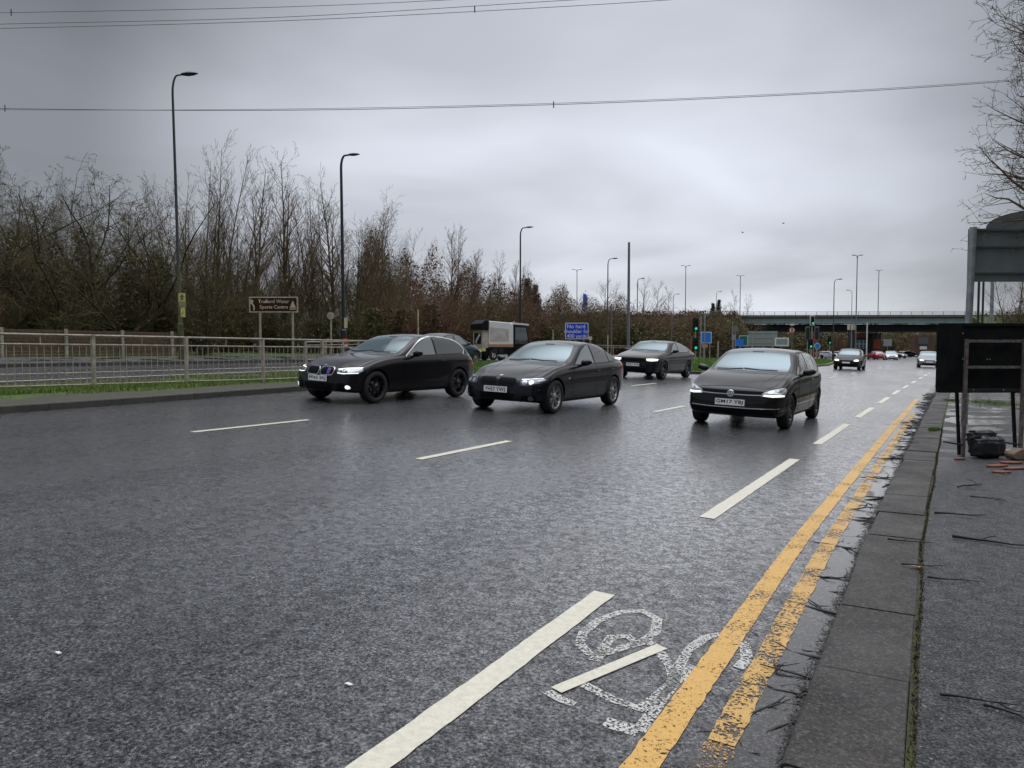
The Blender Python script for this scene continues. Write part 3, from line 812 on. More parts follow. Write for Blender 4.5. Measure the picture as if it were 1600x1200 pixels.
    def body(s, name, m, parent, wheels, Rw):
        """body shell with wheel arches cut out"""
        o = link(name, s.me, [m, M['well']], parent, True)
        tmp = []
        for x in wheels:
            for sg in (1, -1):
                b = MB(); b.lathe([(0.0, 0), (Rw, 0), (Rw, 0.6), (0.0, 0.6)], 48, 'y', (x, sg * (s.c['W'] / 2 - 0.27) - (0.6 if sg < 0 else 0), 0.0 + s.c['R'] + 0.005))
                q = b.build('cut', M['well']); tmp.append(q)
                bmq = bmesh.new(); bmq.from_mesh(q.data); bmesh.ops.remove_doubles(bmq, verts=bmq.verts, dist=1e-6); bmesh.ops.recalc_face_normals(bmq, faces=bmq.faces); bmq.to_mesh(q.data); bmq.free()
                md = o.modifiers.new('b', 'BOOLEAN'); md.operation = 'DIFFERENCE'; md.solver = 'EXACT'; md.object = q
        dg = bpy.context.evaluated_depsgraph_get(); dg.update()
        me = bpy.data.meshes.new_from_object(o.evaluated_get(dg))
        o.modifiers.clear()
        for q in tmp: bpy.data.objects.remove(q)
        o.data = me
        me.materials.clear(); me.materials.append(m); me.materials.append(M['well'])
        ln = [None] * len(me.loops)
        for p in me.polygons:
            h = s.bvh.find_nearest(p.center)
            on = (h[0] - p.center).length < 0.006 and abs(h[1].dot(p.normal)) > 0.8
            p.material_index = 0 if on else 1; p.use_smooth = True
            for li in p.loop_indices:
                if on:
                    co = me.vertices[me.loops[li].vertex_index].co
                    h2 = s.bvh.find_nearest(co); ln[li] = tuple(s.nrm(h2[0], h2[2]))
                else: ln[li] = tuple(p.normal)
        me.normals_split_custom_set(ln)
        return o

def arc(cx, cz, r, a0, a1, n=10):
    return [(cx + r * math.cos(R(a0 + (a1 - a0) * i / n)), cz + r * math.sin(R(a0 + (a1 - a0) * i / n))) for i in range(n + 1)]
def rounded(poly, r, n=3):
    """round the corners of a 2-D polygon"""
    out = []
    m_ = len(poly)
    for i in range(m_):
        p0, p1, p2 = Vector(poly[i - 1]), Vector(poly[i]), Vector(poly[(i + 1) % m_])
        d0 = (p0 - p1); d2 = (p2 - p1); r_ = min(r, d0.length * .45, d2.length * .45)
        a = p1 + d0.normalized() * r_; b_ = p1 + d2.normalized() * r_
        for k in range(n + 1):
            t = k / n; q = a * (1 - t) ** 2 + p1 * 2 * t * (1 - t) + b_ * t * t; out.append((q.x, q.y))
    return out
def curve(pts, n=6):
    """catmull-rom through open points"""
    P = [Vector(p) for p in pts]; out = []
    for i in range(len(P) - 1):
        p0 = P[max(0, i - 1)]; p1 = P[i]; p2 = P[i + 1]; p3 = P[min(len(P) - 1, i + 2)]
        for k in range(n):
            t = k / n
            q = 0.5 * ((2 * p1) + (p2 - p0) * t + (2 * p0 - 5 * p1 + 4 * p2 - p3) * t * t + (3 * p1 - p0 - 3 * p2 + p3) * t ** 3)
            out.append(tuple(q))
    out.append(tuple(P[-1])); return out
def grow(poly, d):
    """offset a polygon outwards"""
    n_ = len(poly); A = sum(poly[i][0] * poly[(i + 1) % n_][1] - poly[(i + 1) % n_][0] * poly[i][1] for i in range(n_))
    s_ = 1 if A > 0 else -1; out = []
    for i in range(n_):
        p0, p1, p2 = Vector(poly[i - 1]), Vector(poly[i]), Vector(poly[(i + 1) % n_])
        a = (p1 - p0); b_ = (p2 - p1)
        if a.length < 1e-6 or b_.length < 1e-6: out.append(tuple(p1)); continue
        na = Vector((a.y, -a.x)).normalized() * s_; nb = Vector((b_.y, -b_.x)).normalized() * s_
        nn = (na + nb); nn = nn.normalized() if nn.length > 1e-6 else na
        out.append(tuple(p1 + nn * d / max(0.5, nn.dot(na))))
    return out
def ribbon(pts, w_):
    """closed outline of a stroke"""
    P = [Vector(p) for p in pts]; a = []; b_ = []
    for i, p in enumerate(P):
        t = (P[min(i + 1, len(P) - 1)] - P[max(0, i - 1)]).normalized(); nn = Vector((-t.y, t.x)) * w_ / 2
        a.append(tuple(p + nn)); b_.append(tuple(p - nn))
    return a + b_[::-1]

def wheel_parts(parent, x, y, Rt, wid, rimR, style, m_rim, sgn):
    wl = empty('wheel', (x, y, Rt), 0, parent)
    b = MB(); h = wid / 2
    prof = [(rimR - 0.004, -h * .80), (rimR + 0.012, -h * .96), (Rt - 0.045, -h), (Rt - 0.012, -h * .88), (Rt, -h * .66), (Rt, h * .66), (Rt - 0.012, h * .88), (Rt - 0.045, h), (rimR + 0.012, h * .96), (rimR - 0.004, h * .80)]
    b.lathe(prof, 40, 'y')
    b.build('tyre', M['rubber'], wl, True)
    r = MB(); o_ = sgn * (h * .80); f_ = sgn
    r.lathe([(rimR, -o_ * .9), (rimR - 0.015, -o_ * .5), (rimR - 0.030, 0), (rimR - 0.022, o_ * .6), (rimR - 0.006, o_ * .96), (rimR + 0.006, o_ * 1.02), (rimR + 0.008, o_ * .9)], 40, 'y')
    # dark disc with brake behind the spokes
    r.lathe([(0.0, o_ * .15), (rimR - 0.03, o_ * .15)], 32, 'y', mi=1)
    r.lathe([(0.0, o_ * .50), (0.13, o_ * .50), (0.135, o_ * .3)], 24, 'y', mi=2)
    r.lathe([(0.0, o_ * 1.0), (0.030, o_ * 1.0), (0.036, o_ * .94), (0.075, o_ * .80), (0.080, o_ * .5)], 20, 'y')
    def spoke(a, w0, w1, r0=0.05, r1=None, skew=0.0):
        r1 = r1 or rimR - 0.008
        pts = []
        for k in range(5):
            t = k / 4; rr = r0 + (r1 - r0) * t; ww = w0 + (w1 - w0) * t; aa = a + skew * t
            yy = o_ * (0.86 - 0.28 * math.sin(math.pi * t) * 0.6 + 0.10 * t)
            ca, sa = math.cos(aa), math.sin(aa)
            for s_, dz in ((-1, -0.028), (-.7, 0), (.7, 0), (1, -0.028)):
                pts.append((rr * ca - s_ * ww / 2 * sa, yy + f_ * dz, rr * sa + s_ * ww / 2 * ca))
        fs = []
        for k in range(4):
            for q in range(3): a_ = k * 4 + q; fs.append((a_, a_ + 1, a_ + 5, a_ + 4))
        r.add(pts, fs)
    if style == 'y5':
        for i in range(5):
            a = 2 * math.pi * i / 5 + .3
            spoke(a - 0.10, 0.040, 0.030, skew=-0.13); spoke(a + 0.10, 0.040, 0.030, skew=0.13)
    elif style == 'v10':
        for i in range(7):
            a = 2 * math.pi * i / 7
            spoke(a, 0.032, 0.020, skew=-0.18); spoke(a, 0.032, 0.020, skew=0.18)
    elif style == 'm10':
        for i in range(10): spoke(2 * math.pi * i / 10, 0.030, 0.040)
    else:
        for i in range(5): spoke(2 * math.pi * i / 5 + .2, 0.085, 0.055)
    ro = r.build('rim', [m_rim, M['well'], M['rust']], wl, False, fixn=False)
    for p in ro.data.polygons: p.use_smooth = True
    ro.data.set_sharp_from_angle(angle=R(35))
    return wl

def build_car(c, label, cat, name, group=None, lvl=2):
    root = empty(name); tag(root, label, cat, group)
    B = CarBody(c, lvl); L = c['L']; W = c['W'] / 2; pm = c['paint']
    body = B.body('body', pm, root, c['wheels'], c['R'] + c.get('arch', 0.045))
    P = B.patch
    # dark shut lines lie under the raised panels
    def panel(nm, mode, poly, m_, sgn=1, off=0.004, gap=0.006, sm_=0.06):
        if gap: P('panel_gap', mode, grow(poly, gap), M['trim'], body, sgn, 0.0015, sm_)
        return P(nm, mode, poly, m_, root, sgn, off, sm_, thick=0.004)
    for sg in (1, -1):
        for nm, poly, key in c['side']:
            if key == 'gl': P(nm, 'side', poly, M['sidegl'], root, sg, 0.006, 0.08)
            elif key == 'pv': P(nm, 'side', poly, M['privgl'], root, sg, 0.006, 0.08)
            elif key == 'trim': P(nm, 'side', poly, M['trim'], root, sg, 0.0035, 0.08)
            elif key == 'chrome': P(nm, 'side', poly, M['chrome'], root, sg, 0.0048, 0.08)
            elif key == 'door':
                d = panel(nm, 'side', poly, pm, sg)
                if lvl > 1 and c.get('handles'):
                    hx, hz = c['handles'].pop(0) if sg == 1 else (None, None)
                    c.setdefault('_h', []).append((hx, hz)) if sg == 1 else None
            elif key == 'lip': P(nm, 'side', poly, pm, body, sg, 0.010, 0.08, thick=0.012)
            else: P(nm, 'side', poly, M[key], root, sg, 0.006, 0.06, thick=0.006)
    for nm, mode, poly, key, both, off in c['front']:
        for sg in ((1, -1) if both else (1,)):
            m_ = pm if key == 'paint' else M[key]
            if key == 'paint': panel(nm, mode, poly, m_, sg)
            else: P(nm, mode, poly, m_, root, sg, off, 0.04, thick=0.008)
    if lvl > 1:
        wx = min(p[0] for p in [q for q in c['front'] if q[0] == 'windscreen'][0][2])
        for y0_w, y1_w in ((-.52, .10), (.12, .62)):
            P('wiper', 'top', ribbon([(wx + .075, y0_w), (wx + .045, (y0_w + y1_w) / 2), (wx + .085, y1_w)], .024), M['trim'], root, 1, .014, .05, thick=.006)
    if lvl > 1:
        wt = max(p[0] for p in [q for q in c['front'] if q[0] == 'windscreen'][0][2]) - .13
        P('rear_view_mirror', 'top', rounded([(wt, -.11), (wt, .11), (wt + .05, .11), (wt + .05, -.11)], .02), M['trim'], root, 1, .008, .05, thick=.004)
    # door handles
    for hx, hz in c.get('hand', []):
        for sg in (1, -1):
            p, n_ = B.cast('side', hx, hz, sg)
            b = MB(); b.tube([p + n_ * .004 - Vector((.09, 0, 0)), p + n_ * .03 - Vector((.07, 0, 0)), p + n_ * .034, p + n_ * .03 + Vector((.07, 0, 0)), p + n_ * .004 + Vector((.09, 0, 0))], 0.010, 6)
            b.build('door_handle', pm, root, True)
    # mirrors
    if c.get('mirror'):
        mx_, mz_ = c['mirror']
        for sg in (1, -1):
            p, n_ = B.cast('side', mx_, mz_ - 0.06, sg)
            b = MB(); yc = abs(p.y) + 0.13
            prof = [(0.0, 0.012), (0.03, 0.058), (0.09, 0.078), (0.17, 0.070), (0.215, 0.040), (0.235, 0.010)]
            vs = []; fs = []; n_ = 12
            for t, r_ in prof:
                for k in range(n_):
                    a = 2 * math.pi * k / n_
                    vs.append((mx_ + 0.02 + math.cos(a) * r_ * 0.95 + t * 0.12, sg * (yc - 0.085 + t), mz_ + 0.01 + math.sin(a) * r_ * 0.88 + (0.015 if t > .1 else 0)))
            for i in range(len(prof) - 1):
                for k in range(n_): fs.append((i * n_ + k, i * n_ + (k + 1) % n_, (i + 1) * n_ + (k + 1) % n_, (i + 1) * n_ + k))
            fs.append(tuple(range(n_))); fs.append(tuple(range(len(vs) - n_, len(vs))))
            b.add(vs, fs)
            b.tube([(mx_ + .02, sg * (abs(p.y) - 0.03), mz_ - .07), (mx_ + .02, sg * (yc - .03), mz_ - .03)], [.035, .028], 8)
            b.build('wing_mirror', pm, root, True)
    # wheels
    for i, x in enumerate(c['wheels']):
        for sg in (1, -1):
            wheel_parts(root, x, sg * (c['track'] / 2), c['R'], c.get('tw', 0.215), c['rimR'], c['rim'][0], c['rim'][1], sg)
    # number plate with its lettering
    if c.get('reg'):
        zc = c['regz']; p, n_ = B.cast('front', 0.0, zc, 1)
        p2, _ = B.cast('front', 0.24, zc, 1); x0 = p.x - 0.018
        b = MB(); poly = rounded([(-0.26, -0.056), (0.26, -0.056), (0.26, 0.056), (-0.26, 0.056)], 0.012)
        b.prism(poly, 0.0, 0.008, lambda a, b_, c_: (x0 - c_, a, zc + b_))
        pl = b.build('number_plate', M['plate'], root)
        b = MB(); b.box((x0 + 0.035, 0, zc), (0.07, 0.42, 0.08)); b.build('plate_mount', M['trim'], pl)
        me = text_mesh(c['reg'], 0.098, offset=0.0022, space=1.06)
        xs = [v.co.x for v in me.vertices]; sc_ = 0.47 / (max(xs) - min(xs))
        zs = [v.co.y for v in me.vertices]; zc2 = (max(zs) + min(zs)) / 2; sz_ = 0.079 / (max(zs) - min(zs))
        for v in me.vertices: v.co = Vector((x0 - 0.0100, -(v.co.x) * sc_, zc + (v.co.y - zc2) * sz_))
        link('lettering', me, M['ink'], pl)
    for fn in c.get('extra', []): fn(root, B, c)
    # put the origin at the middle of the car's footprint
    for ch in root.children:
        ch.location.x -= L / 2
    return root

def place_car(root, x, y, rz=0.0, size=1.0):
    """nose towards the camera: local x runs away along the road"""
    root.location = (x, y, G(x, y)); root.scale = (size, size, size)
    sl = SLOPE * (1 - smooth((y - 60) / 80.0)) if y > 60 else SLOPE
    m_ = Matrix.Rotation(math.atan(sl), 3, 'Y') @ Matrix.Rotation(R(90) + rz, 3, 'Z')
    root.rotation_euler = m_.to_euler()

def arch_lip(x, R_, w_=0.035): 
    return ribbon(arc(x, R_[1], R_[0], -8, 188, 22), w_)

def spec_hatch3():
    L, Rr = 4.33, 0.325
    w1, w2 = 0.765, 3.455
    c = dict(L=L, W=1.765, R=Rr, track=1.53, tw=0.225, wheels=(w1, w2), rimR=0.232, zb=0.185, lean=0.36, roofx=2.7, bow_f=0.20, bow_r=0.20,
        stations=[0, .05, .16, .36, .62, .95, 1.25, 1.45, 1.62, 1.85, 2.05, 2.25, 2.5, 2.85, 3.2, 3.5, 3.72, 3.9, 4.06, 4.2, 4.28, 4.33],
        top=[(0, .70), (.10, .745), (.36, .825), (.8, .905), (1.2, .955), (1.42, .985), (1.62, 1.09), (1.95, 1.265), (2.25, 1.375), (2.55, 1.412), (2.9, 1.415), (3.3, 1.385), (3.6, 1.335), (3.8, 1.25), (4.0, 1.10), (4.14, .985), (4.25, .90), (4.33, .83)],
        belt=[(0, .645), (.2, .70), (.6, .80), (1.2, .895), (1.8, .935), (2.6, .955), (3.4, .975), (3.9, .965), (4.2, .88), (4.33, .80)],
        plan=[(0, .70), (.08, .76), (.3, .825), (.7, .850), (1.3, .852), (2.2, .855), (3.2, .850), (3.8, .835), (4.15, .79), (4.33, .70)],
        nose=[(.18, .07), (.30, .0), (.45, .0), (.58, .03), (.68, .075), (.80, .13), (1.0, .1)],
        tailp=[(.18, .12), (.35, .0), (.6, .0), (.8, .03), (1.0, .0)],
        rim=('y5', M['rim_black']), paint=M['p_black'], mirror=(1.80, 0.99), reg='PF65 SKJ', regz=0.485,
        hand=[(2.83, .845)])
    gl = [(1.72, .955), (1.95, 1.10), (2.2, 1.235), (2.45, 1.315), (2.62, 1.335), (2.62, .975)]
    gl2 = [(2.68, .978), (2.68, 1.338), (2.95, 1.335), (3.25, 1.30), (3.5, 1.225), (3.62, 1.14), (3.66, 1.06), (3.60, 1.005)]
    out = [(1.66, .945)] + curve([(1.68, .955), (2.2, 1.262), (2.62, 1.36), (3.0, 1.357), (3.35, 1.312), (3.58, 1.22), (3.70, 1.09), (3.64, .985)], 5)
    c['side'] = [('window_surround', ribbon(out, .026), 'chrome'), ('window_seal', out, 'trim'), ('window', gl, 'gl'), ('window', gl2, 'pv'),
        ('door', rounded([(1.55, .34), (1.50, .60), (1.56, .86), (1.66, .935), (2.80, .955), (2.98, .95), (2.98, .60), (2.86, .36), (2.80, .30), (1.60, .30)], .04), 'door'),
        ('wheel_arch', arch_lip(w1, (.385, .33)), 'lip'), ('wheel_arch', arch_lip(w2, (.385, .33)), 'lip'),
        ('sill', [(1.20, .20), (3.05, .20), (3.05, .262), (1.20, .262)], 'trim'),
        ('tail_light', rounded([(4.02, .72), (4.0, .88), (4.12, .90), (4.24, .86), (4.24, .74)], .03), 'tail')]
    kid = rounded([(.045, .555), (.345, .565), (.36, .675), (.30, .705), (.07, .70), (.03, .66)], .04)
    kid2 = grow(kid, .016)
    hl = rounded([(.44, .600), (.60, .585), (.80, .600), (.83, .655), (.80, .70), (.62, .675), (.46, .655)], .03)
    c['front'] = [('bonnet', 'top', rounded([(.17, -.55), (.17, .55), (.45, .70), (1.38, .735), (1.40, -.735), (.45, -.70)][::1], .08), 'paint', False, .004),
        ('windscreen', 'top', rounded([(1.50, -.66), (1.44, -.30), (1.42, 0), (1.44, .30), (1.50, .66), (1.80, .655), (2.22, .535), (2.26, 0), (2.22, -.535), (1.80, -.655)], .04), 'screen', False, .005),
        ('roof_strip', 'top', [(2.27, -.60), (2.27, -.585), (3.5, -.56), (3.5, -.575)], 'trim', False, .003),
        ('roof_strip', 'top', [(2.27, .585), (2.27, .60), (3.5, .575), (3.5, .56)], 'trim', False, .003),
        ('grille_surround', 'front', kid2, 'chrome', True, .010), ('grille', 'front', kid, 'grille', True, .014),
        ('headlight', 'front', grow(hl, .012), 'trim', True, .003), ('headlight_lens', 'front', hl, 'lens', True, .007),
        ('lower_grille', 'front', rounded([(-.36, .25), (.36, .25), (.42, .40), (-.42, .40)], .03), 'grille', False, .004),
        ('air_intake', 'front', rounded([(.47, .25), (.72, .27), (.74, .38), (.50, .42)], .03), 'grille', True, .004),
        ('fog_light', 'front', arc(.70, .335, .038, 0, 345, 14), 'leddim', True, .012),
        ('splitter_trim', 'front', [(-.62, .205), (.62, .205), (.64, .222), (-.64, .222)], 'chrome', False, .006)]
    def lamps(root, B, c):
        for sg in (1, -1):
            for cx_, r_ in ((.535, .040), (.645, .045)):
                B.patch('headlamp_ring', 'front', arc(cx_, .635, r_, 0, 345, 16), M['chrome'], root, sg, .010, .05)
                B.patch('headlamp', 'front', arc(cx_, .635, r_ * .6, 0, 345, 14), M['lensdk'], root, sg, .012, .05)
            B.patch('daytime_light', 'front', ribbon([(.455, .668), (.60, .688), (.80, .705)], .016), M['led'], root, sg, .012, .05)
            B.patch('daytime_light', 'front', ribbon([(.47, .60), (.60, .590), (.80, .608)], .016), M['leddim'], root, sg, .012, .05)
        p, n_ = B.cast('front', 0, .735)
        b = MB(); b.lathe([(0, .006), (.036, .006), (.038, 0)], 20, 'z', (0, 0, 0)); o = b.build('badge', M['chrome'], root, True)
        o.location = p + n_ * .004; o.rotation_euler = n_.to_track_quat('Z', 'Y').to_euler()
        b = MB()
        for k in (0, 2): b.prism([(0, 0)] + arc(0, 0, .024, 90 * k, 90 * k + 90, 5), 0, .0085)
        q = b.build('badge_quarter', M['bluel'], o)
        # coloured stripes in the nearer kidney
        for k, cn in enumerate(('bluel', 'blue', 'red')):
            B.patch('grille_stripe', 'front', [(-.235 - .026 * k, .575), (-.215 - .026 * k, .575), (-.215 - .026 * k, .685), (-.235 - .026 * k, .685)], M[cn], root, 1, .018, .05)
    c['extra'] = [lamps]
    return c

def spec_saloon():
    L, Rr = 4.52, 0.325
    w1, w2 = 0.79, 3.55
    c = dict(L=L, W=1.817, R=Rr, track=1.57, tw=0.23, wheels=(w1, w2), rimR=0.236, zb=0.185, lean=0.40, roofx=2.7, bow_f=0.22, bow_r=0.18,
        stations=[0, .05, .16, .36, .62, .95, 1.25, 1.42, 1.60, 1.85, 2.05, 2.25, 2.5, 2.85, 3.15, 3.4, 3.65, 3.85, 4.02, 4.2, 4.38, 4.46, 4.52],
        top=[(0, .665), (.10, .715), (.36, .80), (.8, .88), (1.2, .935), (1.40, .965), (1.60, 1.075), (1.93, 1.25), (2.2, 1.37), (2.5, 1.415), (2.85, 1.415), (3.15, 1.37), (3.45, 1.26), (3.72, 1.12), (3.88, 1.055), (4.1, 1.045), (4.35, 1.02), (4.46, .97), (4.52, .88)],
        belt=[(0, .615), (.2, .665), (.6, .775), (1.2, .875), (1.8, .915), (2.6, .935), (3.4, .955), (4.0, .955), (4.35, .93), (4.52, .82)],
        plan=[(0, .72), (.08, .775), (.3, .84), (.7, .868), (1.3, .87), (2.2, .872), (3.2, .868), (3.8, .855), (4.25, .81), (4.52, .72)],
        nose=[(.18, .06), (.30, .0), (.45, .0), (.56, .025), (.66, .07), (.78, .12), (1.0, .1)],
        tailp=[(.18, .12), (.35, .0), (.6, .0), (.8, .03), (1.0, .0)],
        rim=('v10', M['rim_silver']), paint=M['p_navy'], mirror=(1.76, 0.965), reg='YH57 YWS', regz=0.455,
        hand=[(2.62, .80), (3.38, .82)])
    gl = [(1.66, .935), (1.9, 1.085), (2.15, 1.22), (2.38, 1.30), (2.52, 1.325), (2.54, .955)]
    gl2 = [(2.61, .957), (2.59, 1.33), (2.85, 1.335), (3.08, 1.305), (3.26, 1.235), (3.30, .975)]
    gl3 = [(3.35, .977), (3.31, 1.21), (3.48, 1.11), (3.60, 1.00), (3.58, .98)]
    out = [(1.60, .925)] + curve([(1.62, .935), (2.15, 1.25), (2.5, 1.35), (2.85, 1.362), (3.12, 1.325), (3.38, 1.205), (3.62, 1.03), (3.62, .965)], 5)
    c['side'] = [('window_seal', out, 'trim'), ('window', gl, 'gl'), ('window', gl2, 'pv'), ('window', gl3, 'pv'),
        ('door', rounded([(1.50, .34), (1.46, .60), (1.52, .83), (1.60, .915), (2.56, .935), (2.58, .60), (2.56, .34), (2.52, .30), (1.54, .30)], .03), 'door'),
        ('door', rounded([(2.62, .34), (2.60, .60), (2.60, .935), (3.55, .955), (3.42, .76), (3.24, .62), (3.10, .42), (3.02, .30), (2.64, .30)], .03), 'door'),
        ('wheel_arch', arch_lip(w1, (.385, .33)), 'lip'), ('wheel_arch', arch_lip(w2, (.385, .33)), 'lip'),
        ('sill', [(1.22, .20), (3.15, .20), (3.15, .255), (1.22, .255)], 'trim'),
        ('side_repeater', rounded([(1.28, .655), (1.36, .66), (1.36, .685), (1.28, .68)], .01), 'chrome'),
        ('tail_light', rounded([(4.18, .74), (4.14, .90), (4.40, .90), (4.42, .76)], .03), 'tail')]
    kid = rounded([(.035, .545), (.37, .550), (.40, .63), (.36, .668), (.06, .672), (.02, .63)], .04)
    hl = rounded([(.475, .545), (.62, .535), (.82, .60), (.865, .665), (.80, .672), (.62, .655), (.50, .645)], .03)
    c['front'] = [('bonnet', 'top', rounded([(.15, -.50), (.15, .50), (.45, .68), (1.34, .745), (1.34, -.745), (.45, -.68)], .08), 'paint', False, .004),
        ('windscreen', 'top', rounded([(1.47, -.68), (1.41, -.30), (1.39, 0), (1.41, .30), (1.47, .68), (1.75, .665), (2.17, .535), (2.21, 0), (2.17, -.535), (1.75, -.665)], .04), 'screen', False, .005),
        ('rear_screen', 'top', rounded([(3.22, -.52), (3.19, 0), (3.22, .52), (3.72, .64), (3.80, 0), (3.72, -.64)], .05), 'screen', False, .005),
        ('bonnet_crease', 'top', ribbon([(.32, .40), (.8, .50), (1.33, .60)], .012), 'p_navy', True, .008),
        ('grille_surround', 'front', grow(kid, .014), 'trim', True, .010), ('grille', 'front', kid, 'grille', True, .014),
        ('headlight', 'front', grow(hl, .012), 'trim', True, .003), ('headlight_lens', 'front', hl, 'lensdk', True, .007),
        ('lower_grille', 'front', rounded([(-.35, .245), (.35, .245), (.40, .385), (-.40, .385)], .03), 'grille', False, .004),
        ('plate_recess', 'front', rounded([(-.30, .385), (.30, .385), (.32, .525), (-.32, .525)], .03), 'trim', False, .004),
        ('air_intake', 'front', rounded([(.50, .25), (.76, .27), (.78, .36), (.55, .36)], .03), 'grille', True, .004),
        ('fog_light', 'front', arc(.70, .31, .040, 0, 345, 14), 'lensdk', True, .012)]
    def lamps(root, B, c):
        for sg in (1, -1):
            for cx_, r_, mm in ((.570, .043, 'leddim'), (.685, .043, 'led')):
                B.patch('headlamp_ring', 'front', arc(cx_, .598, r_, 0, 345, 16), M['chrome'], root, sg, .010, .05)
                B.patch('headlamp', 'front', arc(cx_, .598, r_ * .62, 0, 345, 14), M['lens'] if (mm == 'leddim' or sg == 1) else M['led'], root, sg, .012, .05)
            B.patch('indicator', 'front', ribbon([(.76, .63), (.83, .655)], .03), M['lens'], root, sg, .010, .05)
            B.patch('light_brow', 'front', ribbon([(.50, .652), (.62, .660), (.80, .678)], .010), M['chrome'], root, sg, .012, .05)
        p, n_ = B.cast('front', 0, .71)
        b = MB(); b.lathe([(0, .006), (.036, .006), (.038, 0)], 20, 'z'); o = b.build('badge', M['chrome'], root, True)
        o.location = p + n_ * .004; o.rotation_euler = n_.to_track_quat('Z', 'Y').to_euler()
    c['extra'] = [lamps]
    return c

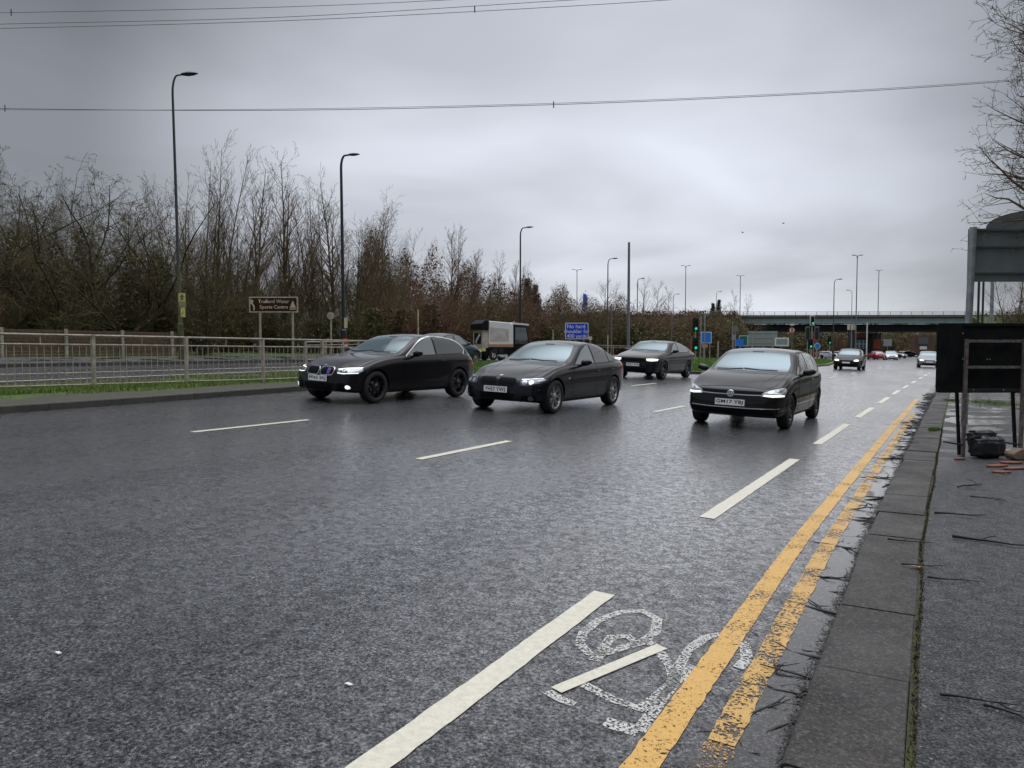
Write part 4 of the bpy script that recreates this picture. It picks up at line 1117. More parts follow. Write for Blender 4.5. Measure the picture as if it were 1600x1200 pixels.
def spec_hatch5():
    L, Rr = 4.255, 0.316
    w1, w2 = 0.86, 3.48
    c = dict(L=L, W=1.80, R=Rr, track=1.55, tw=0.205, wheels=(w1, w2), rimR=0.215, zb=0.185, lean=0.33, roofx=2.6, bow_f=0.23, bow_r=0.16,
        stations=[0, .05, .16, .36, .62, .90, 1.10, 1.26, 1.45, 1.68, 1.88, 2.08, 2.4, 2.8, 3.2, 3.5, 3.72, 3.88, 4.0, 4.12, 4.2, 4.255],
        top=[(0, .715), (.10, .765), (.36, .855), (.7, .925), (1.0, .975), (1.16, 1.0), (1.40, 1.13), (1.70, 1.29), (1.95, 1.40), (2.25, 1.445), (2.7, 1.45), (3.2, 1.425), (3.62, 1.385), (3.78, 1.335), (3.95, 1.16), (4.08, 1.0), (4.18, .92), (4.255, .84)],
        belt=[(0, .665), (.2, .735), (.6, .845), (1.1, .92), (1.8, .945), (2.6, .955), (3.4, .965), (3.9, .965), (4.15, .90), (4.255, .82)],
        plan=[(0, .74), (.08, .79), (.3, .845), (.7, .866), (1.3, .868), (2.2, .87), (3.2, .866), (3.8, .852), (4.1, .81), (4.255, .73)],
        nose=[(.18, .07), (.30, .0), (.50, .0), (.62, .02), (.72, .06), (.84, .12), (1.0, .1)],
        tailp=[(.18, .12), (.35, .0), (.6, .0), (.8, .03), (1.0, .0)],
        rim=('m10', M['rim_grey']), paint=M['p_grey'], mirror=(1.56, 1.00), reg='GM17 YBJ', regz=0.475,
        hand=[(2.50, .86), (3.33, .88)])
    gl = [(1.62, .975), (1.78, 1.10), (1.98, 1.245), (2.15, 1.325), (2.42, 1.36), (2.42, .985)]
    gl0 = [(1.40, .965), (1.57, .970), (1.72, 1.09), (1.70, 1.13)]
    gl2 = [(2.50, .987), (2.50, 1.362), (2.9, 1.355), (3.17, 1.33), (3.22, .995)]
    gl3 = [(3.27, .998), (3.24, 1.318), (3.42, 1.28), (3.56, 1.05), (3.54, 1.01)]
    out = [(1.32, .955)] + curve([(1.34, .96), (1.85, 1.27), (2.12, 1.37), (2.5, 1.392), (2.95, 1.385), (3.3, 1.345), (3.47, 1.29), (3.60, 1.03), (3.56, .985)], 5)
    c['side'] = [('window_seal', out, 'trim'), ('window', gl0, 'gl'), ('window', gl, 'gl'), ('window', gl2, 'gl'), ('window', gl3, 'pv'),
        ('door', rounded([(1.40, .34), (1.36, .60), (1.40, .86), (1.52, .950), (2.45, .965), (2.48, .60), (2.46, .34), (2.42, .30), (1.44, .30)], .03), 'door'),
        ('door', rounded([(2.52, .34), (2.50, .60), (2.50, .965), (3.46, .975), (3.36, .78), (3.16, .62), (3.02, .42), (2.96, .30), (2.54, .30)], .03), 'door'),
        ('wheel_arch', arch_lip(w1, (.372, .32)), 'lip'), ('wheel_arch', arch_lip(w2, (.372, .32)), 'lip'),
        ('sill', [(1.28, .20), (3.06, .20), (3.06, .25), (1.28, .25)], 'trim'),
        ('side_crease', ribbon([(1.30, .80), (2.4, .815), (3.9, .83)], .008), 'trim'),
        ('tail_light', rounded([(3.98, .74), (3.94, .92), (4.12, .91), (4.16, .76)], .03), 'tail')]
    hl = rounded([(.50, .602), (.70, .588), (.845, .60), (.86, .70), (.835, .755), (.70, .722), (.54, .665)], .025)
    c['front'] = [('bonnet', 'top', rounded([(.17, -.56), (.17, .56), (.45, .70), (1.10, .745), (1.10, -.745), (.45, -.70)], .08), 'paint', False, .004),
        ('windscreen', 'top', rounded([(1.24, -.70), (1.18, -.30), (1.16, 0), (1.18, .30), (1.24, .70), (1.5, .69), (1.95, .565), (1.98, 0), (1.95, -.565), (1.5, -.69)], .04), 'screen', False, .005),
        ('bonnet_crease', 'top', ribbon([(.30, .44), (.8, .56), (1.09, .64)], .012), 'p_grey', True, .008),
        ('grille', 'front', rounded([(-.52, .612), (.52, .612), (.55, .682), (-.55, .682)], .02), 'grille', False, .006),
        ('grille_chrome_bar', 'front', ribbon([(-.52, .618), (-.3, .612), (.3, .612), (.52, .618)], .016), 'chrome', False, .014),
        ('headlight', 'front', grow(hl, .010), 'trim', True, .003), ('headlight_lens', 'front', hl, 'lens', True, .007),
        ('plate_panel', 'front', rounded([(-.36, .40), (.36, .40), (.38, .56), (-.38, .56)], .03), 'p_grey', False, .004),
        ('lower_grille', 'front', rounded([(-.74, .245), (.74, .245), (.80, .385), (-.80, .385)], .04), 'grille', False, .004),
        ('bumper_chrome_bar', 'front', ribbon([(-.80, .405), (-.74, .392), (-.4, .382), (.4, .382), (.74, .392), (.80, .405)], .016), 'chrome', False, .014),
        ('bumper_groove', 'front', ribbon([(.60, .50), (.82, .52)], .016), 'trim', True, .006),
        ('splitter_trim', 'front', ribbon([(-.70, .225), (.70, .225)], .012), 'rim_grey', False, .010)]
    def lamps(root, B, c):
        for sg in (1, -1):
            B.patch('headlamp_unit', 'front', rounded([(.60, .640), (.70, .635), (.70, .705), (.62, .682)], .012), M['chrome'], root, sg, .010, .05)
            B.patch('headlamp_unit', 'front', rounded([(.72, .635), (.83, .635), (.83, .735), (.72, .712)], .012), M['chrome'], root, sg, .010, .05)
            B.patch('running_light', 'front', rounded([(.54, .605), (.70, .592), (.84, .603), (.84, .632), (.56, .632)], .008), M['led'], root, sg, .012, .05)
        p, n_ = B.cast('front', 0, .628)
        b = MB(); b.lathe([(0, .010), (.055, .010), (.064, .006), (.066, 0)], 28, 'z'); b.lathe([(.048, .012), (.056, .014), (.064, .010)], 28, 'z')
        o = b.build('badge', M['chrome'], root, True)
        o.location = p + Vector((-.010, 0, .0)); o.rotation_euler = Vector((-1, 0, 0.12)).to_track_quat('Z', 'Y').to_euler()
        # V over W in a ring (read from in front)
        b = MB()
        def bar(p0, p1):
            b.tube([(*p0, .012), (*p1, .012)], .0045, 6)
        q = .048
        for s_ in (-1, 1):
            bar((s_ * .020, .042), (0, .006)); bar((s_ * .044, .020), (s_ * .020, -.040)); bar((s_ * .020, -.040), (0, -.004))
        ob = b.build('badge_letters', M['ink'], o); ob.rotation_euler = (0, 0, c.get('badge_rot', 0))
    c['extra'] = [lamps]
    return c

def spec_fastback():
    L, Rr = 4.606, 0.345
    w1, w2 = 0.875, 3.61
    c = dict(L=L, W=1.859, R=Rr, track=1.60, tw=0.245, wheels=(w1, w2), rimR=0.245, zb=0.20, lean=0.38, roofx=2.6, bow_f=0.14, bow_r=0.14,
        stations=[0, .05, .16, .36, .62, .95, 1.16, 1.32, 1.5, 1.75, 1.98, 2.2, 2.5, 2.9, 3.3, 3.6, 3.9, 4.15, 4.32, 4.45, 4.55, 4.606],
        top=[(0, .83), (.10, .87), (.36, .92), (.8, .985), (1.1, 1.03), (1.24, 1.06), (1.5, 1.19), (1.8, 1.34), (2.05, 1.44), (2.4, 1.482), (2.75, 1.48), (3.1, 1.445), (3.5, 1.36), (3.9, 1.235), (4.2, 1.13), (4.42, 1.075), (4.54, 1.05), (4.606, .98)],
        belt=[(0, .775), (.2, .83), (.6, .90), (1.2, .96), (1.8, .985), (2.6, 1.0), (3.4, 1.015), (4.0, 1.02), (4.4, 1.0), (4.606, .93)],
        plan=[(0, .78), (.08, .83), (.3, .875), (.7, .895), (1.3, .895), (2.2, .90), (3.2, .90), (3.9, .885), (4.35, .84), (4.606, .77)],
        nose=[(.18, .05), (.30, .0), (.60, .0), (.78, .02), (.86, .06), (.95, .1)],
        tailp=[(.18, .12), (.35, .0), (.6, .0), (.8, .03), (1.0, .0)],
        rim=('star', M['rim_grey']), paint=M['p_dark'], mirror=(1.66, 1.06), reg='OE23 WHJ', regz=0.545, hand=[])
    gl = [(1.62, 1.0), (1.85, 1.155), (2.05, 1.28), (2.25, 1.36), (2.45, 1.385), (2.47, 1.03)]
    gl2 = [(2.54, 1.032), (2.52, 1.39), (2.8, 1.39), (3.1, 1.35), (3.42, 1.26), (3.66, 1.14), (3.60, 1.05)]
    out = [(1.55, .99)] + curve([(1.57, 1.0), (2.05, 1.31), (2.4, 1.405), (2.8, 1.415), (3.15, 1.372), (3.5, 1.265), (3.74, 1.13), (3.66, 1.035)], 5)
    c['side'] = [('window_seal', out, 'trim'), ('window', gl, 'gl'), ('window', gl2, 'gl'),
        ('door', rounded([(1.52, .38), (1.48, .64), (1.53, .89), (1.60, .980), (2.47, 1.0), (2.50, .64), (2.48, .38), (2.44, .33), (1.56, .33)], .03), 'door'),
        ('door', rounded([(2.54, .38), (2.53, .64), (2.53, 1.0), (3.50, 1.015), (3.44, .82), (3.24, .66), (3.12, .46), (3.06, .33), (2.56, .33)], .03), 'door'),
        ('wheel_arch', arch_lip(w1, (.40, .35)), 'lip'), ('wheel_arch', arch_lip(w2, (.40, .35)), 'lip'),
        ('sill', [(1.32, .21), (3.2, .21), (3.2, .30), (1.32, .30)], 'trim'),
        ('tail_light', rounded([(4.38, .86), (4.36, .95), (4.52, .95), (4.54, .88)], .02), 'tail')]
    hl = rounded([(.52, .70), (.70, .685), (.87, .705), (.88, .775), (.70, .785), (.50, .78)], .02)
    c['front'] = [('bonnet', 'top', rounded([(.13, -.58), (.13, .58), (.45, .74), (1.16, .77), (1.16, -.77), (.45, -.74)], .08), 'paint', False, .004),
        ('windscreen', 'top', rounded([(1.32, -.71), (1.25, -.30), (1.23, 0), (1.25, .30), (1.32, .71), (1.6, .70), (2.06, .57), (2.10, 0), (2.06, -.57), (1.6, -.70)], .04), 'screen', False, .005),
        ('grille', 'front', rounded([(-.50, .66), (.50, .66), (.50, .79), (-.50, .79)], .03), 'grille', False, .006),
        ('headlight', 'front', grow(hl, .010), 'trim', True, .003), ('headlight_lens', 'front', hl, 'led', True, .007),
        ('lower_grille', 'front', rounded([(-.52, .27), (.52, .27), (.56, .42), (-.56, .42)], .04), 'grille', False, .004),
        ('plate_stripe', 'front', [(.215, .492), (.258, .492), (.258, .598), (.215, .598)], 'green_sign', False, .028)]
    return c

M['p_black'] = paint('black_car_paint', (0.003, 0.003, 0.005))
M['p_navy'] = paint('dark_sapphire_car_paint', (0.003, 0.0035, 0.008))
M['p_grey'] = paint('deep_black_car_paint', (0.004, 0.0045, 0.006))
M['p_dark'] = paint('charcoal_car_paint', (0.005, 0.005, 0.007))
M['p_teal'] = paint('dark_teal_car_paint', (0.012, 0.035, 0.045))
M['p_red'] = paint('red_car_paint', (0.35, 0.02, 0.03))
M['p_white'] = paint('white_car_paint', (0.62, 0.63, 0.65))
M['p_silver'] = paint('silver_car_paint', (0.30, 0.31, 0.33), metal=0.4)

car1 = build_car(spec_hatch3(), 'black three-door hatchback with black alloys and plate PF65 SKJ, beside the median kerb', 'car', 'black_hatchback_car')
car2 = build_car(spec_saloon(), 'black saloon with silver multi-spoke alloys and number plate YH57 YWS, in the middle lane', 'car', 'black_saloon_car')
car3 = build_car(spec_hatch5(), 'black five-door hatchback with two chrome nose bars, plate GM17 YBJ, nearest the footway', 'car', 'black_hatchback_car')
car4 = build_car(spec_fastback(), 'black fastback electric car following behind the black saloon', 'car', 'black_fastback_car')
GR_CAR = 'cars driving towards the camera'
for q in (car1, car2, car3, car4): q['group'] = GR_CAR
place_car(car1, -11.02, 13.72, R(-4), 1.055)
place_car(car2, -7.38, 14.80, R(-2), 1.03)
place_car(car3, -3.02, 15.42, R(-2.5), 1.0)
place_car(car4, -10.16, 30.2, R(-3), 1.05)

# ------------------------------------------------------------------ small hatchbacks further off
def spec_small(nm, paintm, rim, reg=None):
    L = 4.05; w1, w2 = .78, 3.28
    c = dict(L=L, W=1.75, R=0.32, track=1.49, tw=0.21, wheels=(w1, w2), rimR=0.215, zb=0.19, lean=0.34, roofx=2.4, bow_f=0.22, bow_r=0.2,
        stations=[0, .05, .2, .5, .9, 1.15, 1.4, 1.7, 1.95, 2.3, 2.8, 3.2, 3.5, 3.75, 3.92, 4.0, 4.05],
        top=[(0, .68), (.10, .74), (.36, .84), (.8, .92), (1.1, .98), (1.4, 1.15), (1.7, 1.32), (2.0, 1.43), (2.4, 1.475), (2.8, 1.45), (3.2, 1.36), (3.55, 1.2), (3.8, 1.02), (3.95, .93), (4.05, .82)],
        belt=[(0, .64), (.2, .71), (.6, .82), (1.1, .90), (1.8, .93), (2.6, .945), (3.4, .95), (3.8, .92), (4.05, .78)],
        plan=[(0, .70), (.08, .76), (.3, .82), (.7, .845), (1.3, .848), (2.2, .85), (3.2, .845), (3.7, .81), (4.05, .68)],
        nose=[(.18, .07), (.30, .0), (.50, .0), (.62, .03), (.72, .07), (1.0, .1)], tailp=[(.18, .12), (.35, .0), (.6, .0), (.8, .03), (1.0, .0)],
        rim=('m10', rim), paint=paintm, mirror=(1.6, .98))
    out = [(1.32, .945)] + curve([(1.34, .95), (1.75, 1.26), (2.1, 1.38), (2.5, 1.405), (2.9, 1.365), (3.3, 1.22), (3.55, 1.0), (3.5, .97)], 4)
    gl = [(1.50, .965), (1.75, 1.17), (2.0, 1.31), (2.3, 1.37), (2.42, 1.372), (2.42, .97)]
    gl2 = [(2.50, .972), (2.50, 1.372), (2.85, 1.34), (3.2, 1.23), (3.42, 1.07), (3.40, .985)]
    c['side'] = [('window_seal', out, 'trim'), ('window', gl, 'gl'), ('window', gl2, 'gl'), ('wheel_arch', arch_lip(w1, (.38, .32)), 'lip'), ('wheel_arch', arch_lip(w2, (.38, .32)), 'lip'),
        ('door', rounded([(1.36, .34), (1.34, .86), (1.45, .93), (2.44, .945), (2.46, .34)], .04), 'door'),
        ('tail_light', rounded([(3.80, .72), (3.76, .88), (3.94, .88), (3.96, .74)], .02), 'tail')]
    hl = rounded([(.46, .60), (.74, .60), (.76, .70), (.60, .72), (.46, .68)], .04)
    c['front'] = [('bonnet', 'top', rounded([(.17, -.5), (.17, .5), (.45, .66), (1.04, .70), (1.04, -.70), (.45, -.66)], .08), 'paint', False, .004),
        ('windscreen', 'top', rounded([(1.20, -.66), (1.12, 0), (1.20, .66), (1.5, .65), (1.92, .53), (1.96, 0), (1.92, -.53), (1.5, -.65)], .04), 'screen', False, .005),
        ('rear_screen', 'top', rounded([(3.28, -.48), (3.25, 0), (3.28, .48), (3.72, .56), (3.76, 0), (3.72, -.56)], .05), 'screen', False, .005),
        ('headlight', 'front', hl, 'led', True, .007), ('number_plate', 'front', [(-.24, .45), (.24, .45), (.24, .55), (-.24, .55)], 'plate', False, .012),
        ('lower_grille', 'front', rounded([(-.6, .26), (.6, .26), (.62, .40), (-.62, .40)], .04), 'grille', False, .004),
        ('grille', 'front', rounded([(-.40, .60), (.40, .60), (.42, .66), (-.42, .66)], .02), 'grille', False, .006),
        ('rear_plate', 'rear', [(-.25, .62), (.25, .62), (.25, .73), (-.25, .73)], 'yellow', False, .012)]
    return c
GR_FAR = 'cars waiting and queueing beyond the bridge'
teal = build_car(spec_small('t', M['p_teal'], M['rim_silver']), 'dark teal hatchback driving away on the far carriageway behind the verge railing', 'car', 'teal_hatchback_car', None, 1)
tx, ty = hit(700, 567)
tx, ty = at(697, 37.5); place_car(teal, tx, ty, R(178), 1.08)
far1 = build_car(spec_small('f', M['p_black'], M['rim_grey']), 'small black car with bright headlights in the middle distance, beyond the green island', 'car', 'black_hatchback_car', GR_CAR, 1)
place_car(far1, -5.0, 57.0, R(-2), 1.0)
def recolour(root, m_old, m_new):
    for o in [root] + list(root.children):
        if o.type == 'MESH':
            for sl in o.material_slots:
                if sl.material == m_old: sl.link = 'OBJECT'; sl.material = m_new
def far_car(src, paintm, x, y, rz, label, name, group):
    c = copy_tree(src); c.name = name
    recolour(c, M['p_black'], paintm); tag(c, label, 'car', group); place_car(c, x, y, rz); return c
x_, y_ = at(1450, 66); far_car(far1, M['p_silver'], x_, y_, R(3), 'silver grey car approaching close beside the left edge of the black sign board', 'silver_car', GR_CAR)
for (px_, d_, rz_, pm_, lab, nm_) in ((1368, 125, 205, 'p_red', 'red car turning at the junction left of the white cars under the bridge', 'red_car'),
        (1391, 118, 10, 'p_white', 'white car with lit headlights turning under the bridge, beside the red car', 'white_car'),
        (1400, 150, 60, 'p_silver', 'silver car under the bridge just behind the white turning car', 'silver_car'),
        (1423, 160, 95, 'p_black', 'dark car crossing under the right part of the bridge', 'dark_car'),
        (1413, 172, 80, 'p_navy', 'dark blue car queueing under the bridge beyond the dark crossing car', 'dark_car'),
        (1297, 140, 70, 'p_white', 'white car waiting behind the green island, right of the blue arrow disc', 'white_car'),
        (1312, 150, 70, 'p_silver', 'pale grey car waiting directly behind the black car with bright headlights', 'grey_car'),
        (1283, 150, 250, 'p_red', 'red car with tail lights showing beside the island signals', 'red_car')):
    x_, y_ = at(px_, d_); far_car(far1, M[pm_], x_, y_, R(rz_), lab, nm_, GR_FAR)

def sweeper():
    """compact road sweeper seen from behind its near side; local +x is forward"""
    root = empty('sweeper_truck'); tag(root, 'white compact road sweeper truck with black rear hood on the far carriageway', 'truck')
    b = MB(); b.prism([(-1.0, .80), (1.25, .80), (1.25, 2.18), (.9, 2.30), (-1.0, 2.38)], -.85, .85, lambda a, c, y_: (a, y_, c))
    bevel(b.build('hopper', M['white'], root), .05)
    pm_ = mat('dirty_white_panel', (.55, .54, .50), .5, noise=(3, (.38, .34, .28), .4, .7))
    for s_ in (-1, 1):
        b = MB(); b.prism([(-.9, 1.15), (.8, 1.15), (.8, 1.9), (-.9, 2.0)], s_ * .8585 - .0065, s_ * .8585 + .0065, lambda a, c, y_: (a, y_, c)); b.build('side_panel', pm_, root)
    b = MB()
    for s_ in (-1, 1): b.bbox((-1.0, s_ * .87 - .01, .86), (1.2, s_ * .87 + .01, .98)); 
    b.build('orange_stripe', mat('orange_stripe', (.55, .20, .04), .5), root)
    b = MB(); b.prism([(-1.75, 1.85), (-1.02, 1.80), (-1.02, 2.42), (-1.35, 2.45), (-1.75, 2.20)], -.9, .9, lambda a, c, y_: (a, y_, c))
    bevel(b.build('rear_hood', M['trim'], root), .06)
    b = MB(); b.bbox((-1.55, -.8, .75), (-1.02, .8, 1.82)); b.build('rear_frame', mat('rear_door', (.50, .47, .38), .5, noise=(3, (.3, .25, .16), .4, .7)), root)
    b = MB(); b.bbox((-1.575, -.55, 1.0), (-1.552, .55, 1.65)); b.build('rear_opening', M['trim'], root)
    b = MB(); b.tube([(-1.60, -.42, 1.55), (-1.62, .05, 1.2), (-1.60, .15, 1.05)], .07, 8); b.build('hose', M['white'], root, True)
    b = MB(); b.bbox((-1.58, -.85, .55), (-1.3, .85, .74)); b.build('bumper', M['yellow'], root)
    b = MB(); b.prism([(1.32, .55), (2.75, .55), (2.85, 1.1), (2.55, 2.15), (1.32, 2.2)], -.82, .82, lambda a, c, y_: (a, y_, c))
    bevel(b.build('cab', M['trim'], root), .08)
    for s_ in (-1, 1):
        b = MB(); b.prism([(1.42, 1.0), (2.6, 1.0), (2.65, 1.15), (2.42, 2.0), (1.42, 2.02)], s_ * .835 - .006, s_ * .835 + .006, lambda a, c, y_: (a, y_, c)); b.build('cab_window', M['sidegl'], root)
    b = MB(); b.prism([(1.2, 2.2), (2.75, 2.14), (2.75, 2.24), (1.2, 2.32)], -.8, .8, lambda a, c, y_: (a, y_, c)); b.build('cab_roof', M['white'], root)
    b = MB(); b.bbox((-1.3, -.7, .35), (2.6, .7, .80)); b.build('chassis', M['trim'], root)
    b = MB()
    for k in (-.4, .1): b.box((k, -.86, .58), (.4, .05, .3))
    b.build('side_guard', M['black'], root)
    for x in (-.55, 2.05):
        for s_ in (-1, 1): wheel_parts(root, x, s_ * .72, .36, .24, .21, 'star', M['white'], s_)
    b = MB(); b.lathe([(.0, 2.42), (.07, 2.42), (.07, 2.30), (0, 2.30)], 12, 'z', (1.5, -.5, 0)); b.build('beacon', M['amber'], root, True)
    return root
sw = sweeper(); x_, y_ = at(773, 46.5); sw.location = (x_, y_, G(x_, y_)); sw.rotation_euler = (0, 0, R(58)); sw.scale = (.76, .85, 1.02)

# ------------------------------------------------------------------ street lamps
def lamp_post(px, d, ytop, label, arm=1.2, side=1, double=False, m=None, base=0.10, name='street_lamp', group='street lamps', moss=0, dpx=0):
    x, y = at(px, d); zb = G(x, y); z1 = zt(ytop, d); m = m or M['blackpole']
    root = empty(name, (x, y, zb)); tag(root, label, 'street lamp', group); H_ = z1 - zb; drop = max(arm * .75, .8)
    rt = RT * side
    lx = dpx * d / FPX                       # lean of the shaft, in metres at the top
    def p(a, z): q = RT * (lx * z / H_) + rt * a; return (q.x, q.y, z)
    b = MB(); b.tube([p(0, -.1), p(0, 1.55)], base * 1.0, 12); b.tube([p(0, 1.55), p(0, 1.62), p(0, H_ - drop)], [base, base * .62, base * .40], 10)
    sides = (1, -1) if double else (1,)
    for s_ in sides:
        pts = []
        for k in range(7):
            a = math.pi / 2 * k / 6; pts.append(p(s_ * arm * .55 * (1 - math.cos(a)), H_ - drop + (drop - .04) * math.sin(a)))
        pts.append(p(s_ * arm, H_ - .02)); b.tube(pts, [base * .40 - i * base * .02 for i in range(len(pts))], 8)
    b.build('pole', [m], root, True)
    if moss:
        b = MB(); b.tube([p(0, .0), p(0, 1.56)], base * 1.05, 12); b.tube([p(0, 1.56), p(0, 1.64), p(0, moss)], [base * 1.05, base * .68, base * .62], 10); b.build('mossy_base', M['mosspole'], root, True)
    for s_ in sides:
        bm = MB(); L_ = 0.72
        # flattened lantern tapering to its tip
        prof = [(0.0, .035, .03), (.10, .09, .06), (.30, .15, .085), (.50, .13, .07), (.66, .06, .035), (L_, .015, .012)]
        vs = []; fs = []
        for t, wy, wz in prof:
            for k in range(10):
                a = 2 * math.pi * k / 10
                c_ = Vector(p(s_ * (arm - .06 + t), H_ - .02 + t * .05)) + FW * (math.cos(a) * wy) + Vector((0, 0, math.sin(a) * wz + .02)); vs.append(tuple(c_))
        for i in range(len(prof) - 1):
            for k in range(10): fs.append((i * 10 + k, i * 10 + (k + 1) % 10, (i + 1) * 10 + (k + 1) % 10, (i + 1) * 10 + k))
        fs += [tuple(range(10)), tuple(range(50, 60))]
        bm.add(vs, fs); bm.build('lamp_head', m, root, True)
    return root
LB = M['blackpole']; LG = mat('grey_lamp_paint', (0.16, 0.17, 0.19), 0.5)
la = lamp_post(284, 31.0, 124, 'tall black street lamp with yellow notices on its mossy base, leftmost lamp', .42, base=.115, moss=3.9, dpx=-6)
lb = lamp_post(538, 43.5, 246, 'black street lamp with a red and white band low on its shaft', .45, base=.19, dpx=-2)
lamp_post(813, 69, 357, 'black street lamp rising behind the road sweeper', .55, base=.17)
lamp_post(949, 92, 405, 'slim street lamp left of the tall headless grey mast', .6, base=.15)
lamp_post(995, 118, 436, 'slim street lamp immediately right of the tall headless grey mast', .55, base=.15)
lamp_post(1051, 148, 460, 'small distant street lamp above the black fastback car', .7, base=.13, m=LG)
lamp_post(1118, 170, 456, 'small distant street lamp beside the little fir tree', .7, base=.13, m=LG)
lamp_post(1301, 112, 437, 'black street lamp left of the tall twin-headed mast, crossing the bridge girder', .6, base=.13)
lamp_post(1329, 150, 454, 'short distant street lamp with its arm pointing left, over the bridge', .6, side=-1, base=.13, m=LG)
lamp_post(1336, 120, 400, 'tallest twin-headed lamp mast standing over the bridge', .3, double=True, base=.16, m=LG)
lamp_post(1370, 190, 423, 'faint twin-headed lamp mast behind the bridge, right of the tallest one', .3, double=True, base=.2, m=LG)
lamp_post(1070, 185, 416, 'faint twin-headed lamp mast behind the embankment left of the signals', .6, double=True, base=.2, m=LG)
lamp_post(1155, 215, 431, 'faint twin-headed lamp mast above the left end of the bridge', .6, double=True, base=.22, m=LG)
lamp_post(901, 190, 422, 'faint twin-headed lamp mast left of the blue advertising flag', .7, double=True, base=.2, m=LG)
# notices and bands on the two nearest lamps
def wrap_sheet(name, root_, rad, z0, z1, half, m, label, cat, off=0.0):
    """sheet bent round a lamp shaft"""
    b = MB(); vs = []; n_ = 8
    base_a = math.atan2(-FW.y, -FW.x) + off
    for z in (z0, z1):
        for k in range(n_ + 1):
            a = base_a + half * (2 * k / n_ - 1); vs.append((math.cos(a) * rad, math.sin(a) * rad, z))
        for k in range(n_ + 1):
            a = base_a + half * (2 * k / n_ - 1); vs.append((math.cos(a) * (rad - .006), math.sin(a) * (rad - .006), z))
    q = n_ + 1
    fs = [(k, k + 1, 2 * q + k + 1, 2 * q + k) for k in range(n_)] + [(q + k, q + k + 1, 3 * q + k + 1, 3 * q + k) for k in range(n_)] + [(2 * q + k, 2 * q + k + 1, 3 * q + k + 1, 3 * q + k) for k in range(n_)] + [(k, k + 1, q + k + 1, q + k) for k in range(n_)]
    o = b.add(vs, fs).build(name, m, None); o.location = root_.location; return tag(o, label, cat, 'notices fixed to lamp posts')
mark = mat('notice_print', (.16, .15, .05), .6)
def notice(px, d, y0, y1, wpx, m, label, letters=None, dd=-.16):
    x, y = at(px, d + dd); h_ = (y1 - y0) * d / FPX; w_ = wpx * d / FPX; zc = zt((y0 + y1) / 2, d)
    root = empty('notice', (x, y, zc), YAW); tag(root, label, 'notice', 'notices fixed to lamp posts')
    b = MB(); b.box((0, 0, 0), (w_, .012, h_)); b.build('board', m, root)
    if letters == 'arrow':
        b = MB(); b.prism([(-.06, -.12), (.06, -.12), (.06, .02), (.12, .02), (0, .14), (-.12, .02), (-.06, .02)], -.012, -.008, lambda a, c, q: (a, q, c)); b.build('symbol', mark, root)
    elif letters:
        me = text_mesh(letters, h_ * .28); 
        for v in me.vertices: v.co = Vector((v.co.x, -.010, v.co.y))
        link('lettering', me, mark, root)
    return root
notice(286.5, 31, 459, 472, 10.5, M['yellow'], 'upper square yellow notice with an arrow on the leftmost lamp post', 'arrow')
notice(287.2, 31, 472.5, 481, 11, mat('faded_notice', (.33, .32, .17), .6, noise=(8, (.2, .2, .1), .4, .6)), 'middle faded notice on the leftmost lamp post', None, -.155)
notice(287.6, 31, 481.5, 496, 7, M['yellow'], 'lowest narrow yellow notice on the leftmost lamp post', 'A', -.16)
notice(541, 43.5, 497, 513, 5, M['cream'], 'narrow cream notice on the second lamp post above its red band', None, -.26)
wrap_sheet('red_band', lb, .200, (zt(537.5, 43.5) - lb.location.z), (zt(528.5, 43.5) - lb.location.z), 3.1, M['red'], 'red band round the second lamp post', 'band')
wrap_sheet('white_band', lb, .200, (zt(541, 43.5) - lb.location.z), (zt(538, 43.5) - lb.location.z), 3.1, M['white'], 'white band below the red one round the second lamp post', 'band')
# headless mast
x_, y_ = at(981.5, 84); b = MB(); b.tube([(0, 0, -.1), (0, 0, zt(380, 84) - G(x_, y_))], [.19, .13], 12)
o = b.build('steel_mast', LG, None, True); o.location = (x_, y_, G(x_, y_)); tag(o, 'tall plain grey steel mast without any lamp head', 'mast')
for px_, d_, yt_, r_, lab in ((653.5, 60, 484, .07, 'short white post standing up behind the black three-door hatchback'), (955, 78, 475, .055, 'slim grey post between the blue sign and the tall headless mast'), (1049, 110, 490, .07, 'slim grey post just above the roof of the black fastback car'),
        (864, 66, 515, .035, 'thin white marker post on the verge left of the blue sign'), (949.5, 70, 524, .04, 'thin white marker post beside the foot of the slim street lamp')):
    x_, y_ = at(px_, d_); b = MB(); b.tube([(0, 0, -.1), (0, 0, zt(yt_, d_) - G(x_, y_))], r_, 8); o = b.build('post', M['cream'] if 'white' in lab else LG, None, True); o.location = (x_, y_, G(x_, y_)); tag(o, lab, 'post')

